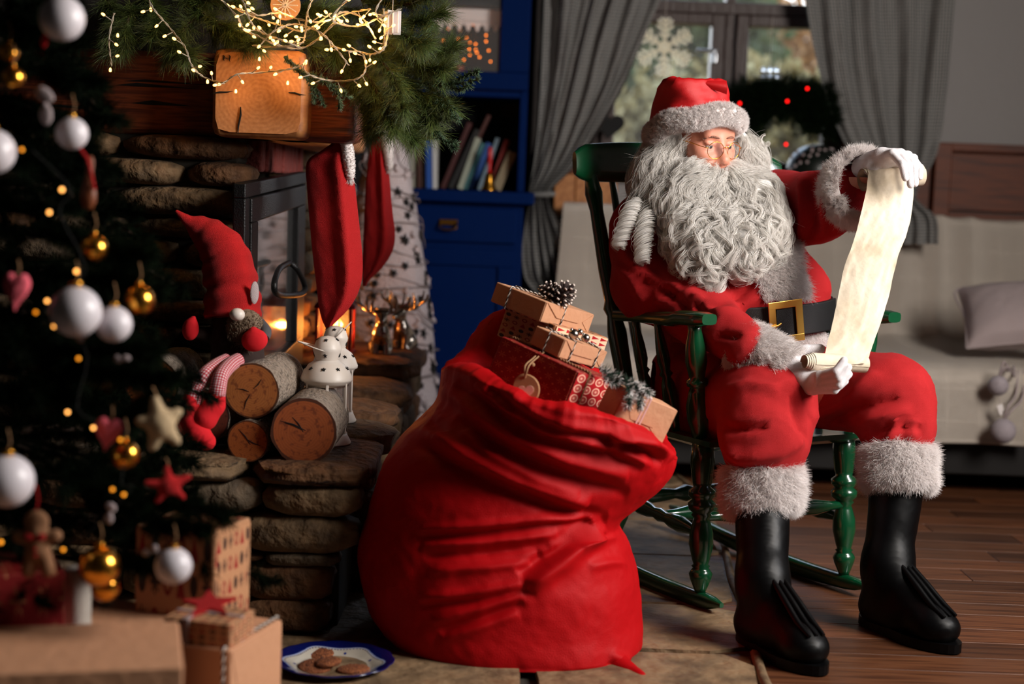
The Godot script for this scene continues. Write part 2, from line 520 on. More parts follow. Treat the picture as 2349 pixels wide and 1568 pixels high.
# a distance field on a grid, meshed as surface nets
class Vox:
	var o: Vector3
	var h: float
	var nx: int
	var ny: int
	var nz: int
	var f := PackedFloat32Array()

	func _init(lo: Vector3, hi: Vector3, cell: float) -> void:
		o = lo
		h = cell
		nx = int((hi.x - lo.x) / cell) + 2
		ny = int((hi.y - lo.y) / cell) + 2
		nz = int((hi.z - lo.z) / cell) + 2
		f.resize(nx * ny * nz)
		f.fill(1.0)

	func span(lo: Vector3, hi: Vector3) -> PackedInt32Array:
		var a := ((lo - o) / h).floor()
		var b := ((hi - o) / h).ceil()
		return PackedInt32Array([clampi(int(a.x), 0, nx - 1), clampi(int(b.x), 0, nx - 1), clampi(int(a.y), 0, ny - 1), clampi(int(b.y), 0, ny - 1), clampi(int(a.z), 0, nz - 1), clampi(int(b.z), 0, nz - 1)])

	func cap(a: Vector3, b: Vector3, ra: float, rb: float, k := 0.03, cut := false) -> void:
		var m := maxf(ra, rb) + k + 2.0 * h
		var lo := Vector3(minf(a.x, b.x) - m, minf(a.y, b.y) - m, minf(a.z, b.z) - m)
		var hi := Vector3(maxf(a.x, b.x) + m, maxf(a.y, b.y) + m, maxf(a.z, b.z) + m)
		var s := span(lo, hi)
		var ab := b - a
		var l2 := maxf(ab.length_squared(), 1e-9)
		for z in range(s[4], s[5] + 1):
			for y in range(s[2], s[3] + 1):
				var row := (z * ny + y) * nx
				for x in range(s[0], s[1] + 1):
					var p := o + Vector3(x, y, z) * h - a
					var t := clampf(p.dot(ab) / l2, 0.0, 1.0)
					var d := (p - ab * t).length() - lerpf(ra, rb, t)
					var g := f[row + x]
					if cut:
						d = -d
						var q := maxf(k - absf(g - d), 0.0) / k
						f[row + x] = maxf(g, d) + q * q * k * 0.25
					else:
						var q := maxf(k - absf(g - d), 0.0) / k
						f[row + x] = minf(g, d) - q * q * k * 0.25

	func ell(at_: Vector3, bas: Basis, r: Vector3, k := 0.03, cut := false) -> void:
		var m := maxf(r.x, maxf(r.y, r.z)) + k + 2.0 * h
		var s := span(at_ - Vector3(m, m, m), at_ + Vector3(m, m, m))
		var inv := bas.inverse()
		for z in range(s[4], s[5] + 1):
			for y in range(s[2], s[3] + 1):
				var row := (z * ny + y) * nx
				for x in range(s[0], s[1] + 1):
					var p := inv * (o + Vector3(x, y, z) * h - at_)
					var k0 := (p / r).length()
					var d := k0 * (k0 - 1.0) / maxf((p / (r * r)).length(), 1e-6)
					var g := f[row + x]
					if cut:
						d = -d
						var q := maxf(k - absf(g - d), 0.0) / k
						f[row + x] = maxf(g, d) + q * q * k * 0.25
					else:
						var q := maxf(k - absf(g - d), 0.0) / k
						f[row + x] = minf(g, d) - q * q * k * 0.25

	# keep only the side of a plane that its normal points away from
	func slice(at_: Vector3, nn: Vector3) -> void:
		for z in nz:
			for y in ny:
				var row := (z * ny + y) * nx
				for x in nx:
					if f[row + x] < 0.5:
						f[row + x] = maxf(f[row + x], (o + Vector3(x, y, z) * h - at_).dot(nn))

	func into(mb: MB) -> void:
		var ids := PackedInt32Array()
		ids.resize(f.size())
		ids.fill(-1)
		var sx := 1
		var sy := nx
		var sz := nx * ny
		var corner := PackedInt32Array([0, sx, sy, sx + sy, sz, sx + sz, sy + sz, sx + sy + sz])
		var ea := PackedInt32Array([0, 2, 4, 6, 0, 1, 4, 5, 0, 1, 2, 3])
		var eb := PackedInt32Array([1, 3, 5, 7, 2, 3, 6, 7, 4, 5, 6, 7])
		for z in nz - 1:
			for y in ny - 1:
				var row := z * sz + y * sy
				for x in nx - 1:
					var b := row + x
					var g := f[b]
					if g > 0.4: continue
					var neg := g < 0.0
					if (f[b + 1] < 0.0) == neg and (f[b + sy] < 0.0) == neg and (f[b + sy + 1] < 0.0) == neg and (f[b + sz] < 0.0) == neg and (f[b + sz + 1] < 0.0) == neg and (f[b + sz + sy] < 0.0) == neg and (f[b + sz + sy + 1] < 0.0) == neg:
						continue
					var sum := Vector3.ZERO
					var cnt := 0
					for e in 12:
						var fa := f[b + corner[ea[e]]]
						var fb := f[b + corner[eb[e]]]
						if (fa < 0.0) != (fb < 0.0):
							var t := fa / (fa - fb)
							var pa := Vector3(ea[e] & 1, (ea[e] >> 1) & 1, ea[e] >> 2)
							var pb := Vector3(eb[e] & 1, (eb[e] >> 1) & 1, eb[e] >> 2)
							sum += pa.lerp(pb, t)
							cnt += 1
					ids[b] = mb.vert(o + (Vector3(x, y, z) + sum / cnt) * h, Vector3.UP)
		for z in range(1, nz - 1):
			for y in range(1, ny - 1):
				var row := z * sz + y * sy
				for x in range(1, nx - 1):
					var b := row + x
					if ids[b] < 0 and ids[b - sx - sy] < 0 and ids[b - sy - sz] < 0 and ids[b - sx - sz] < 0: continue
					var neg := f[b] < 0.0
					if (f[b + sx] < 0.0) != neg: face(mb, ids[b], ids[b - sy], ids[b - sy - sz], ids[b - sz], not neg)
					if (f[b + sy] < 0.0) != neg: face(mb, ids[b], ids[b - sz], ids[b - sz - sx], ids[b - sx], not neg)
					if (f[b + sz] < 0.0) != neg: face(mb, ids[b], ids[b - sx], ids[b - sx - sy], ids[b - sy], not neg)

	func face(mb: MB, a: int, b: int, d: int, e: int, flip: bool) -> void:
		if a < 0 or b < 0 or d < 0 or e < 0: return
		if flip: mb.i.append_array(PackedInt32Array([a, b, d, a, d, e]))
		else: mb.i.append_array(PackedInt32Array([a, d, b, a, e, d]))


func field(lo: Vector3, hi: Vector3, cell: float) -> Vox:
	return Vox.new(lo, hi, cell)


func meshed(vox: Vox, shake := 0.0, freq := 8.0, mover = null) -> MB:
	var mb := MB.new()
	vox.into(mb)
	mb.smooth_normals()
	if shake > 0.0 or mover != null:
		for k in mb.v.size():
			var p := mb.v[k]
			var d := 0.0
			if shake > 0.0:
				d += shake * noise.get_noise_3dv(p * freq)
			if mover != null:
				d += mover.call(p, mb.n[k])
			mb.v[k] = p + mb.n[k] * d
		mb.smooth_normals()
	return mb


func line(pts: Array, n := 12) -> PackedVector3Array:
	# a smooth line through the points
	var out := PackedVector3Array()
	for k in pts.size() - 1:
		var p0: Vector3 = pts[maxi(k - 1, 0)]
		var p1: Vector3 = pts[k]
		var p2: Vector3 = pts[k + 1]
		var p3: Vector3 = pts[mini(k + 2, pts.size() - 1)]
		for j in n:
			out.append(p1.cubic_interpolate(p2, p0, p3, float(j) / n))
	out.append(pts[pts.size() - 1])
	return out


func radii(a: Array, n: int) -> PackedFloat32Array:
	var out := PackedFloat32Array()
	for k in n:
		var t := float(k) / maxi(n - 1, 1) * (a.size() - 1)
		var j := mini(int(t), a.size() - 2) if a.size() > 1 else 0
		out.append(lerpf(a[j], a[mini(j + 1, a.size() - 1)], t - j))
	return out


func tube_mesh(pts: Array, rad: Array, sides := 8, per := 8, caps := true) -> ArrayMesh:
	var mb := MB.new()
	var l := line(pts, per)
	mb.tube(l, radii(rad, l.size()), sides, caps)
	return mb.mesh()


func box_mesh(size: Vector3, bev := 0.004, xf := Transform3D()) -> ArrayMesh:
	var mb := MB.new()
	mb.rbox(xf, size, bev)
	return mb.mesh()


func along(a: Vector3, b: Vector3, side := Vector3.BACK) -> Basis:
	# y from a to b
	var y := (b - a).normalized()
	if absf(y.dot(side)) > 0.98: side = Vector3.RIGHT
	var x := y.cross(side).normalized()
	return Basis(x, y, x.cross(y))


func star_poly(r: float, inner: float, points := 5, turn := 0.0) -> PackedVector2Array:
	var out := PackedVector2Array()
	for k in points * 2:
		var a := PI / 2 + turn + PI * k / points
		out.append(Vector2(cos(a), sin(a)) * (r if k % 2 == 0 else inner))
	return out


func heart_poly(w: float, n := 28) -> PackedVector2Array:
	var out := PackedVector2Array()
	for k in n:
		var t := TAU * k / n
		out.append(Vector2(16 * pow(sin(t), 3), 13 * cos(t) - 5 * cos(2 * t) - 2 * cos(3 * t) - cos(4 * t)) * w / 34.0)
	return out


func turned(a: Vector3, b: Vector3, prof: Array, segs := 14) -> ArrayMesh:
	# a turned spindle from a to b; prof holds (place 0..1, radius)
	var mb := MB.new()
	var l := (b - a).length()
	var p := PackedVector2Array([Vector2(0.0001, 0)])
	for q in prof: p.append(Vector2(q[1], q[0] * l))
	p.append(Vector2(0.0001, l))
	mb.lathe(p, segs, Transform3D(along(a, b), a))
	return mb.mesh()


var tuft_meshes := {}


func tuft(length: float, spread: float, strands: int, thick: float, bend := 0.35) -> ArrayMesh:
	var key := "%.4f %.4f %d %.5f %.2f" % [length, spread, strands, thick, bend]
	if tuft_meshes.has(key): return tuft_meshes[key]
	var r := RandomNumberGenerator.new()
	r.seed = hash(key)
	var mb := MB.new()
	for s in strands:
		var base := Vector3(r.randf_range(-1, 1), 0, r.randf_range(-1, 1)) * spread
		var lean := Vector3(r.randf_range(-1, 1), 0, r.randf_range(-1, 1)) * bend * length
		var l := length * r.randf_range(0.6, 1.1)
		var p := PackedVector3Array([base, base + Vector3.UP * l * 0.5 + lean * 0.25, base + Vector3.UP * l * 0.95 + lean])
		mb.tube(p, PackedFloat32Array([thick, thick * 0.8, thick * 0.15]), 3, false)
	tuft_meshes[key] = mb.mesh()
	return tuft_meshes[key]


# fur on sampled points of a mesh: keep decides where it grows, comb bends it
func fur_places(mb: MB, count: int, comb: Vector3, keep = null, lift := 0.0) -> Array:
	var out := []
	var area := PackedFloat32Array()
	var total := 0.0
	var tris := PackedInt32Array()
	for k in range(0, mb.i.size(), 3):
		var mid := (mb.v[mb.i[k]] + mb.v[mb.i[k + 1]] + mb.v[mb.i[k + 2]]) / 3.0
		if keep != null and not keep.call(mid): continue
		total += (mb.v[mb.i[k + 1]] - mb.v[mb.i[k]]).cross(mb.v[mb.i[k + 2]] - mb.v[mb.i[k]]).length()
		area.append(total)
		tris.append(k)
	if tris.is_empty(): return out
	for s in count:
		var at_ := area.bsearch(rng.randf() * total)
		var k := tris[mini(at_, tris.size() - 1)]
		var a := rng.randf()
		var b := rng.randf()
		if a + b > 1.0:
			a = 1.0 - a
			b = 1.0 - b
		var p := mb.v[mb.i[k]] * (1 - a - b) + mb.v[mb.i[k + 1]] * a + mb.v[mb.i[k + 2]] * b
		var nn := (mb.n[mb.i[k]] * (1 - a - b) + mb.n[mb.i[k + 1]] * a + mb.n[mb.i[k + 2]] * b).normalized()
		var y := (nn + comb + Vector3(rng.randf_range(-1, 1), rng.randf_range(-1, 1), rng.randf_range(-1, 1)) * 0.25).normalized()
		var x := y.cross(Vector3(rng.randf_range(-1, 1), rng.randf_range(-1, 1), rng.randf_range(-1, 1))).normalized()
		var z := x.cross(y)
		var sc := rng.randf_range(0.75, 1.2)
		out.append(Transform3D(Basis(x * sc, y * sc, z * sc), p + nn * lift))
	return out


# ================================================================ the room
func bar(parent: Node3D, o: Vector3, m: Material, called: String, lo: Vector3, hi: Vector3, bev := 0.005) -> MeshInstance3D:
	return part(called, box_mesh(hi - lo, bev), m, parent, Transform3D(Basis(), (lo + hi) / 2 - o))


func slab(called: String, lo: Vector3, hi: Vector3, m: Material) -> MeshInstance3D:
	return structure(called, box_mesh(hi - lo, 0.002), m, Transform3D(Basis(), (lo + hi) / 2))


func border_x(d: float) -> float:
	# the edge between the flagstones and the boards
	return 0.545 + 0.095 * clampf((d - 3.0) / 1.6, -1.0, 1.0) - 0.10 * maxf(0.0, d - 5.2)


func build_room() -> void:
	var floor_ := structure("floor", box_mesh(Vector3(5.6, 0.2, 8.6), 0.002, Transform3D(Basis(), Vector3(0, -0.112, -2.45))), mats.mortar)
	floor_.position = Vector3.ZERO
	# floorboards run across the room
	var d := 2.55
	var row := 0
	while d < 6.5:
		var w := [0.118, 0.132, 0.11, 0.125][row % 4] as float
		var x := 0.40
		var joint := 1.25 + 0.62 * fposmod(row * 0.618, 1.0)
		for e: float in [joint, 2.5]:
			var m := box_mesh(Vector3(e - x - 0.002, 0.024, w - 0.003), 0.0022)
			part("plank", m, mats[["plank_wood", "plank_wood_dark", "plank_wood_pale", "plank_wood", "plank_wood_pale"][(row * 3 + (1 if e == 2.5 else 0)) % 5]], floor_, Transform3D(Basis(), Vector3((x + e) / 2, -0.012, -d - w / 2)))
			x = e
		d += w
		row += 1
	# flagstones between the hearth and the boards
	d = 2.3
	row = 0
	while d < 6.3:
		var dn: float = d + [0.46, 0.58, 0.40, 0.52][row % 4]
		var x := border_x(d) - 0.012
		var k := 0
		while x > -1.5 and k < 4:
			var w := [0.62, 0.45, 0.7, 0.6][(k + row) % 4] as float
			var poly := PackedVector2Array()
			var x0 := x - w
			var corners := [Vector2(x0 + rng.randf_range(0, 0.02), d), Vector2(x - (rng.randf_range(0, 0.02) if k else 0.0), d), Vector2(x - (rng.randf_range(0, 0.02) if k else (border_x(d) - border_x(dn))), dn - 0.012), Vector2(x0 + rng.randf_range(0, 0.02), dn - 0.012)]
			for c in 4:
				var a: Vector2 = corners[c]
				var b: Vector2 = corners[(c + 1) % 4]
				for s in 4:
					var q := a.lerp(b, (s + 0.5) / 4.0)
					q = q.lerp((corners[0] + corners[1] + corners[2] + corners[3]) / 4.0, 0.01)
					poly.append(q + Vector2(rng.randf_range(-1, 1), rng.randf_range(-1, 1)) * 0.006)
			var mb := MB.new()
			mb.prism(poly, 0.03, Transform3D(Basis(Vector3.RIGHT, Vector3.FORWARD, Vector3.UP), Vector3(0, -0.006 + rng.randf_range(-0.003, 0.003), 0)), 0.004)
			part("flagstone", mb.mesh(), mats.flagstone, floor_)
			x = x0 - 0.012
			k += 1
		d = dn
		row += 1
	# worn mortar bead where stone meets wood
	var bead := []
	for k in 15:
		var dd := 2.7 + k * 0.26
		bead.append(Vector3(border_x(dd) + 0.004 + 0.006 * sin(k * 2.1), 0.001, -dd))
	var bm := MB.new()
	var bl := line(bead, 6)
	bm.tube(bl, radii([0.011, 0.013, 0.010, 0.013, 0.011], bl.size()), 8, true, 1.0)
	part("stone_edging", bm.mesh(), mats.flagstone, floor_)

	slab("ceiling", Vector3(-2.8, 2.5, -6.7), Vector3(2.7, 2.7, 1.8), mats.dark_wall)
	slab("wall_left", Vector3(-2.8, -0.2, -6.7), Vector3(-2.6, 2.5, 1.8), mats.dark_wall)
	# right wall with the tall window opening (d 1.9 .. 3.35)
	slab("wall_right", Vector3(2.5, -0.2, -6.7), Vector3(2.7, 2.5, -3.35), mats.plaster)
	slab("wall_right_front", Vector3(2.5, -0.2, -1.88), Vector3(2.7, 2.5, 1.8), mats.plaster)
	slab("wall_right_low", Vector3(2.5, -0.2, -3.35), Vector3(2.7, 1.28, -1.88), mats.plaster)
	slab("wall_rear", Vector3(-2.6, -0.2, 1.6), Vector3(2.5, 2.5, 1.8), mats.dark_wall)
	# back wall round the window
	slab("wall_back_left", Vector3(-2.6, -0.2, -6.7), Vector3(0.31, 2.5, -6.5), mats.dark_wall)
	slab("wall_back_right", Vector3(1.33, -0.2, -6.7), Vector3(2.5, 2.5, -6.5), mats.plaster)
	slab("wall_back_low", Vector3(0.31, -0.2, -6.7), Vector3(1.33, 1.08, -6.5), mats.plaster)
	slab("wall_back_high", Vector3(0.31, 2.2, -6.7), Vector3(1.33, 2.5, -6.5), mats.plaster)
	# wood cladding under the plaster
	var clad := structure("trim_1", box_mesh(Vector3(1.2, 0.035, 0.05), 0.006), mats.wall_plank, Transform3D(Basis(), Vector3(1.93, 1.25, -6.475)))
	tag(clad, "wooden ledge and dark board cladding below the white plaster wall")
	for k in 5:
		part("wall_board", box_mesh(Vector3(1.2, 0.238, 0.03), 0.006), mats.wall_plank, clad, Transform3D(Basis(), Vector3(0, -0.142 - k * 0.245, -0.01)))
	part("wall_post", box_mesh(Vector3(0.07, 1.25, 0.06), 0.006), mats.wall_plank, clad, Transform3D(Basis(), Vector3(-0.185, -0.61, 0.02)))
	var clad2 := structure("trim_2", box_mesh(Vector3(0.26, 0.04, 0.06), 0.006), mats.wall_plank, Transform3D(Basis(), Vector3(0.28, 1.1, -6.46)))
	for k in 3:
		part("wall_board", box_mesh(Vector3(0.085, 1.08, 0.03), 0.006), mats.beam_along_z, clad2, Transform3D(Basis(), Vector3(-0.087 + k * 0.087, -0.55, 0.0)))
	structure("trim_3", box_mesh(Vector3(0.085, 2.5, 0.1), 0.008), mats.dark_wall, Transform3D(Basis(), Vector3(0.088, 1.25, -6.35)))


# ================================================================ outdoors
func build_outdoors() -> void:
	var hill := mat("dry_grass", Color(0.56, 0.50, 0.36), 0.95)
	hill.albedo_texture = noise_texture(0.02, 61, [Color(0.55, 0.5, 0.3), Color(0.85, 0.75, 0.5), Color(1, 1, 1)], [0.0, 0.55, 1.0])
	triplanar(hill, Vector3(0.3, 0.3, 0.3))
	var pts := PackedVector3Array()
	for r in 13:
		for k in 17:
			var x := -9.0 + k * 1.5
			var z := -7.2 - r * 2.2
			var y := -0.3 + 0.155 * r * 0.9 + 0.25 * noise.get_noise_2d(x * 0.25, z * 0.25) + maxf(0.0, r - 5) * 0.06
			pts.append(Vector3(x, y, z))
	var mb := MB.new()
	mb.grid(13, 17, pts)
	structure("ground_outside", mb.mesh(), hill)
	# leaf clumps
	var leaf := MB.new()
	var lr := RandomNumberGenerator.new()
	lr.seed = 4
	for k in 14:
		var b := Basis(Vector3(lr.randf_range(-1, 1), lr.randf_range(-1, 1), lr.randf_range(-1, 1)).normalized(), lr.randf() * TAU)
		var o := Vector3(lr.randf_range(-1, 1), lr.randf_range(-1, 1), lr.randf_range(-1, 1)) * 0.11
		leaf.quad(o + b * Vector3(-0.04, 0, 0), o + b * Vector3(0, 0.025, 0.01), o + b * Vector3(0.04, 0, 0), o + b * Vector3(0, -0.025, 0.01))
	var lm := leaf.mesh()
	var kinds := {
		"tan": mat("leaf_tan", Color(0.60, 0.45, 0.29), 0.8, {"backlight_enabled": true, "backlight": Color(0.3, 0.2, 0.1)}),
		"olive": mat("leaf_olive", Color(0.25, 0.28, 0.14), 0.8, {"backlight_enabled": true, "backlight": Color(0.15, 0.17, 0.05)}),
		"straw": mat("leaf_straw", Color(0.50, 0.45, 0.30), 0.8, {"backlight_enabled": true, "backlight": Color(0.3, 0.25, 0.12)}),
	}
	# [pixel x, pixel y of the crown, depth, radius, kind, leaves]
	var list := [
		[1480, 330, 10.5, 0.55, "straw", 330, "low straw coloured bush outside behind the green chair crest"],
		[1550, 140, 11.5, 0.75, "olive", 760, "olive green bush outside behind the hanging snowflake"],
		[1450, 90, 15.0, 0.55, "olive", 240, "olive bush outside next to the left curtain"],
		[1590, 60, 17.0, 0.60, "tan", 260, "tan bush outside at the top of the left pane"],
		[1750, 110, 13.0, 0.55, "tan", 230, "russet bush outside at the top of the right pane"],
		[1850, 150, 15.0, 0.60, "tan", 240, "russet bush outside next to the right curtain"],
		[1770, 300, 10.0, 0.42, "straw", 220, "straw coloured bush outside behind the dark wreath"],
		[1900, 330, 11.5, 0.5, "straw", 240, "pale grassy bush outside behind the dark decorated ball"],
		[1620, 280, 11.0, 0.45, "straw", 220, "straw coloured bush outside behind the red hat"],
		[1400, 250, 13.0, 0.5, "olive", 220, "green bush outside left of the hanging heart"],
	]
	for b in list:
		var c := at(b[0], b[1], b[2])
		var t := thing("bush", b[6], "bush", Vector3(c.x, 0, c.z), "bushes outside the window")
		var places := []
		var stem := MB.new()
		for s in 5:
			var tip := Vector3(rng.randf_range(-0.7, 0.7) * b[3], c.y + rng.randf_range(-0.2, 0.5) * b[3], rng.randf_range(-0.6, 0.6) * b[3])
			stem.tube(PackedVector3Array([Vector3(0, 0, 0), Vector3(tip.x * 0.3, tip.y * 0.5, tip.z * 0.3), tip]), PackedFloat32Array([0.03, 0.022, 0.008]), 6)
		part("stem", stem.mesh(), mats.twig, t)
		for k in int(b[5]):
			var q := Vector3(rng.randf_range(-1, 1), rng.randf_range(-1, 1), rng.randf_range(-1, 1)).normalized() * pow(rng.randf(), 0.5) * float(b[3])
			if noise.get_noise_3dv(q * 2.6 + c) > 0.16: continue
			places.append(Transform3D(Basis(Vector3(rng.randf(), rng.randf(), rng.randf()).normalized(), rng.randf() * TAU) * rng.randf_range(0.8, 1.5), Vector3(q.x, q.y * 0.9 + c.y, q.z)))
		copies("foliage", lm, kinds[b[4]], places, t)


# ================================================================ the window and what hangs in it
func build_window() -> void:
	var wm: Material = mats.window_wood
	var w := structure("window_1", box_mesh(Vector3(1.06, 0.05, 0.16), 0.006), wm, Transform3D(Basis(), Vector3(0.82, 1.085, -6.52)))
	var o := Vector3(0.82, 1.085, -6.52)
	var xl := 0.335
	var xr := 1.305
	var xm := at(1672, 100, 6.5).x
	var top := at(1672, 22, 6.5).y
	bar(w, o, wm, "window_frame", Vector3(0.30, 1.08, -6.6), Vector3(xl, 2.2, -6.5))
	bar(w, o, wm, "window_frame", Vector3(xr, 1.08, -6.6), Vector3(1.34, 2.2, -6.5))
	bar(w, o, wm, "window_frame", Vector3(xl, 2.16, -6.6), Vector3(xr, 2.2, -6.5))
	bar(w, o, wm, "transom", Vector3(xl, top - 0.02, -6.6), Vector3(xr, top + 0.03, -6.49))
	bar(w, o, wm, "mullion", Vector3(xm - 0.018, 1.1, -6.6), Vector3(xm + 0.022, 2.16, -6.5))
	for s in [[xl, xm - 0.022], [xm + 0.026, xr]]:
		var a: float = s[0]
		var b: float = s[1]
		var l := 0.052
		bar(w, o, wm, "sash", Vector3(a, 1.105, -6.57), Vector3(a + l, top - 0.022, -6.475))
		bar(w, o, wm, "sash", Vector3(b - l, 1.105, -6.57), Vector3(b, top - 0.022, -6.475))
		bar(w, o, wm, "sash", Vector3(a + l, 1.105, -6.57), Vector3(b - l, 1.16, -6.475))
		bar(w, o, wm, "sash", Vector3(a + l, top - 0.066, -6.57), Vector3(b - l, top - 0.022, -6.475))
		part("pane", box_mesh(Vector3(b - a - 0.05, top - 1.14, 0.003), 0.0005), mats.pane, w, Transform3D(Basis(), Vector3((a + b) / 2, (1.13 + top - 0.03) / 2, -6.53) - o))
		part("pane", box_mesh(Vector3(b - a, 2.16 - top - 0.03, 0.003), 0.0005), mats.pane, w, Transform3D(Basis(), Vector3((a + b) / 2, (2.16 + top + 0.03) / 2, -6.55) - o))
	# chrome handle on the left sash
	var h := MB.new()
	var hp := at(1640, 122, 6.46)
	h.rbox(Transform3D(Basis(), hp + Vector3(0, -0.012, 0)), Vector3(0.022, 0.06, 0.012), 0.005)
	var hl := line([hp + Vector3(0, 0, 0.005), hp + Vector3(0, 0.002, 0.035), hp + Vector3(-0.02, 0.003, 0.04), hp + Vector3(-0.08, 0.006, 0.038)], 6)
	h.tube(hl, radii([0.007, 0.008, 0.007], hl.size()), 10)
	part("handle", h.mesh(), mats.chrome, w, Transform3D(Basis(), -o))
	# the windows that let the daylight in from the right
	var w2 := structure("window_2", box_mesh(Vector3(0.16, 0.04, 1.52), 0.006), wm, Transform3D(Basis(), Vector3(2.56, 1.28, -2.61)))
	for z in [-0.71, 0.0, 0.71]:
		part("window_frame", box_mesh(Vector3(0.06, 1.2, 0.05), 0.006), wm, w2, Transform3D(Basis(), Vector3(0.04, 0.61, z)))
	part("pane", box_mesh(Vector3(0.003, 1.2, 1.4), 0.0005), mats.pane, w2, Transform3D(Basis(), Vector3(0.05, 0.61, 0)))

	# snowflake on a thread
	var c := at(1524, 108, 6.38)
	var sf := thing("snowflake_ornament", "large white glittery snowflake hanging on a thread in the left window pane", "ornament", c)
	var white := mat("glitter_white", Color(0.92, 0.90, 0.84), 0.6, {"backlight_enabled": true, "backlight": Color(1.0, 0.98, 0.92)})
	for k in 6:
		var mb := MB.new()
		var b := Basis(Vector3.BACK, TAU * k / 6.0)
		mb.rbox(Transform3D(b, b * Vector3(0, 0.063, 0)), Vector3(0.013, 0.108, 0.008), 0.003)
		for j in 4:
			for s in [-1, 1]:
				var bb := b * Basis(Vector3.BACK, s * -0.85)
				var l: float = [0.03, 0.045, 0.042, 0.026][j]
				var y: float = [0.036, 0.058, 0.08, 0.1][j]
				mb.rbox(Transform3D(bb, b * Vector3(0, y, 0) + bb * Vector3(0, l / 2, 0)), Vector3(0.011, l, 0.007), 0.003)
		part("arm", mb.mesh(), white, sf)
	var mb := MB.new()
	mb.prism(star_poly(0.032, 0.026, 6), 0.01, Transform3D(), 0.002)
	part("center", mb.mesh(), white, sf)
	part("thread", tube_mesh([Vector3(0, 0.112, 0), Vector3(0.002, 0.3, 0)], [0.0009], 5, 2), mats.twine, sf)
	# dark felt heart
	c = at(1398, 287, 6.35)
	var ht := thing("heart_ornament", "black heart hanging at the left window frame above the chair crest", "ornament", c, "", Basis(Vector3.BACK, -0.1))
	mb = MB.new()
	mb.prism(heart_poly(0.125), 0.02, Transform3D(), 0.005)
	part("body", mb.mesh(), mat("black_felt", Color(0.03, 0.03, 0.035), 0.85), ht)
	part("thread", tube_mesh([Vector3(0, 0.03, 0), Vector3(0.0, 0.3, 0)], [0.0012], 5, 2), mats.twine_dark, ht)
	# crystal hanging in the right pane
	c = at(1765, 183, 6.38)
	var cr := thing("crystal_ornament", "sparkling clear crystal ornament hanging in the right window pane", "ornament", c)
	var glassy := mat("crystal", Color(1.0, 1.0, 1.0, 0.0), 0.02, {"refraction_enabled": true, "refraction_scale": 0.05})
	for k in 12:
		mb = MB.new()
		mb.ellipsoid(Transform3D(Basis(Vector3(1, 1, 0).normalized(), k), Vector3((k % 3 - 1) * 0.026, 0.035 - (k / 3) * 0.026, 0.004 * (k % 2))), Vector3(0.0135, 0.0135, 0.0135), 10, 14)
		part("bead", mb.mesh(), glassy, cr)
	part("thread", tube_mesh([Vector3(0, 0.04, 0), Vector3(0.0, 0.25, 0)], [0.0009], 5, 2), mats.twine, cr)

	# wreath of dark fir with a few red lights, standing on the sill
	c = at(1795, 250, 6.33)
	var wr := thing("wreath", "dark green fir garland with tiny red lights on the window sill", "wreath", Vector3(c.x, 1.115, c.z))
	var cy := c.y - 1.115
	var ring := []
	for k in 13:
		var a := PI * (-0.15 + 1.3 * k / 12.0)
		ring.append(Vector3(cos(a) * 0.15, cy - 0.02 + sin(a) * 0.06, 0.0))
	part("stem", tube_mesh(ring, [0.012], 6, 3), mats.twig, wr)
	var rl := line(ring, 8)
	var places := []
	var cols := PackedColorArray()
	for k in 1500:
		var p: Vector3 = rl[rng.randi() % rl.size()] + Vector3(rng.randf_range(-1, 1), rng.randf_range(-1, 1), rng.randf_range(-0.6, 0.6)) * 0.062
		var y := Vector3(rng.randf_range(-1, 1), rng.randf_range(-0.8, 1), rng.randf_range(-1, 1)).normalized()
		var x := y.cross(Vector3(rng.randf(), rng.randf(), rng.randf())).normalized()
		places.append(Transform3D(Basis(x, y, x.cross(y)), p + y * rng.randf_range(0.0, 0.035)))
		var g := rng.randf_range(0.25, 0.6)
		cols.append(Color(g, g, g))
	copies("needles", tuft(0.05, 0.012, 9, 0.0016, 0.7), mats.needle_green, places, wr, cols)
	var red := mat("bulb_red", Color(1, 0.2, 0.2), 0.4, {"emission_enabled": true, "emission": Color(1.0, 0.04, 0.03), "emission_energy_multiplier": 3.0})
	for q in [[1852, 203], [1806, 232], [1697, 237], [1803, 331]]:
		mb = MB.new()
		mb.ellipsoid(Transform3D(Basis(), at(q[0], q[1], 6.24) - Vector3(c.x, 1.115, c.z)), Vector3(0.006, 0.006, 0.006), 5, 8)
		part("light_bulb", mb.mesh(), red, wr)
	# dark ball with dots at the sill
	c = at(1870, 395, 6.3)
	var db := thing("decorated_ball", "dark green ball with pale dots on the sill under the garland", "ball", c)
	mb = MB.new()
	mb.ellipsoid(Transform3D(), Vector3(0.118, 0.112, 0.112), 14, 22)
	part("body", mb.mesh(), mat("ball_dark", Color(0.05, 0.08, 0.06), 0.35), db)
	for k in 26:
		var u := Vector3(rng.randf_range(-1, 1), rng.randf_range(-0.4, 1), rng.randf_range(0, 1)).normalized()
		mb = MB.new()
		mb.ellipsoid(Transform3D(Basis(), u * Vector3(0.117, 0.111, 0.111)), Vector3(0.007, 0.007, 0.005), 4, 7)
		part("dot", mb.mesh(), mats.pillow_cloth, db)


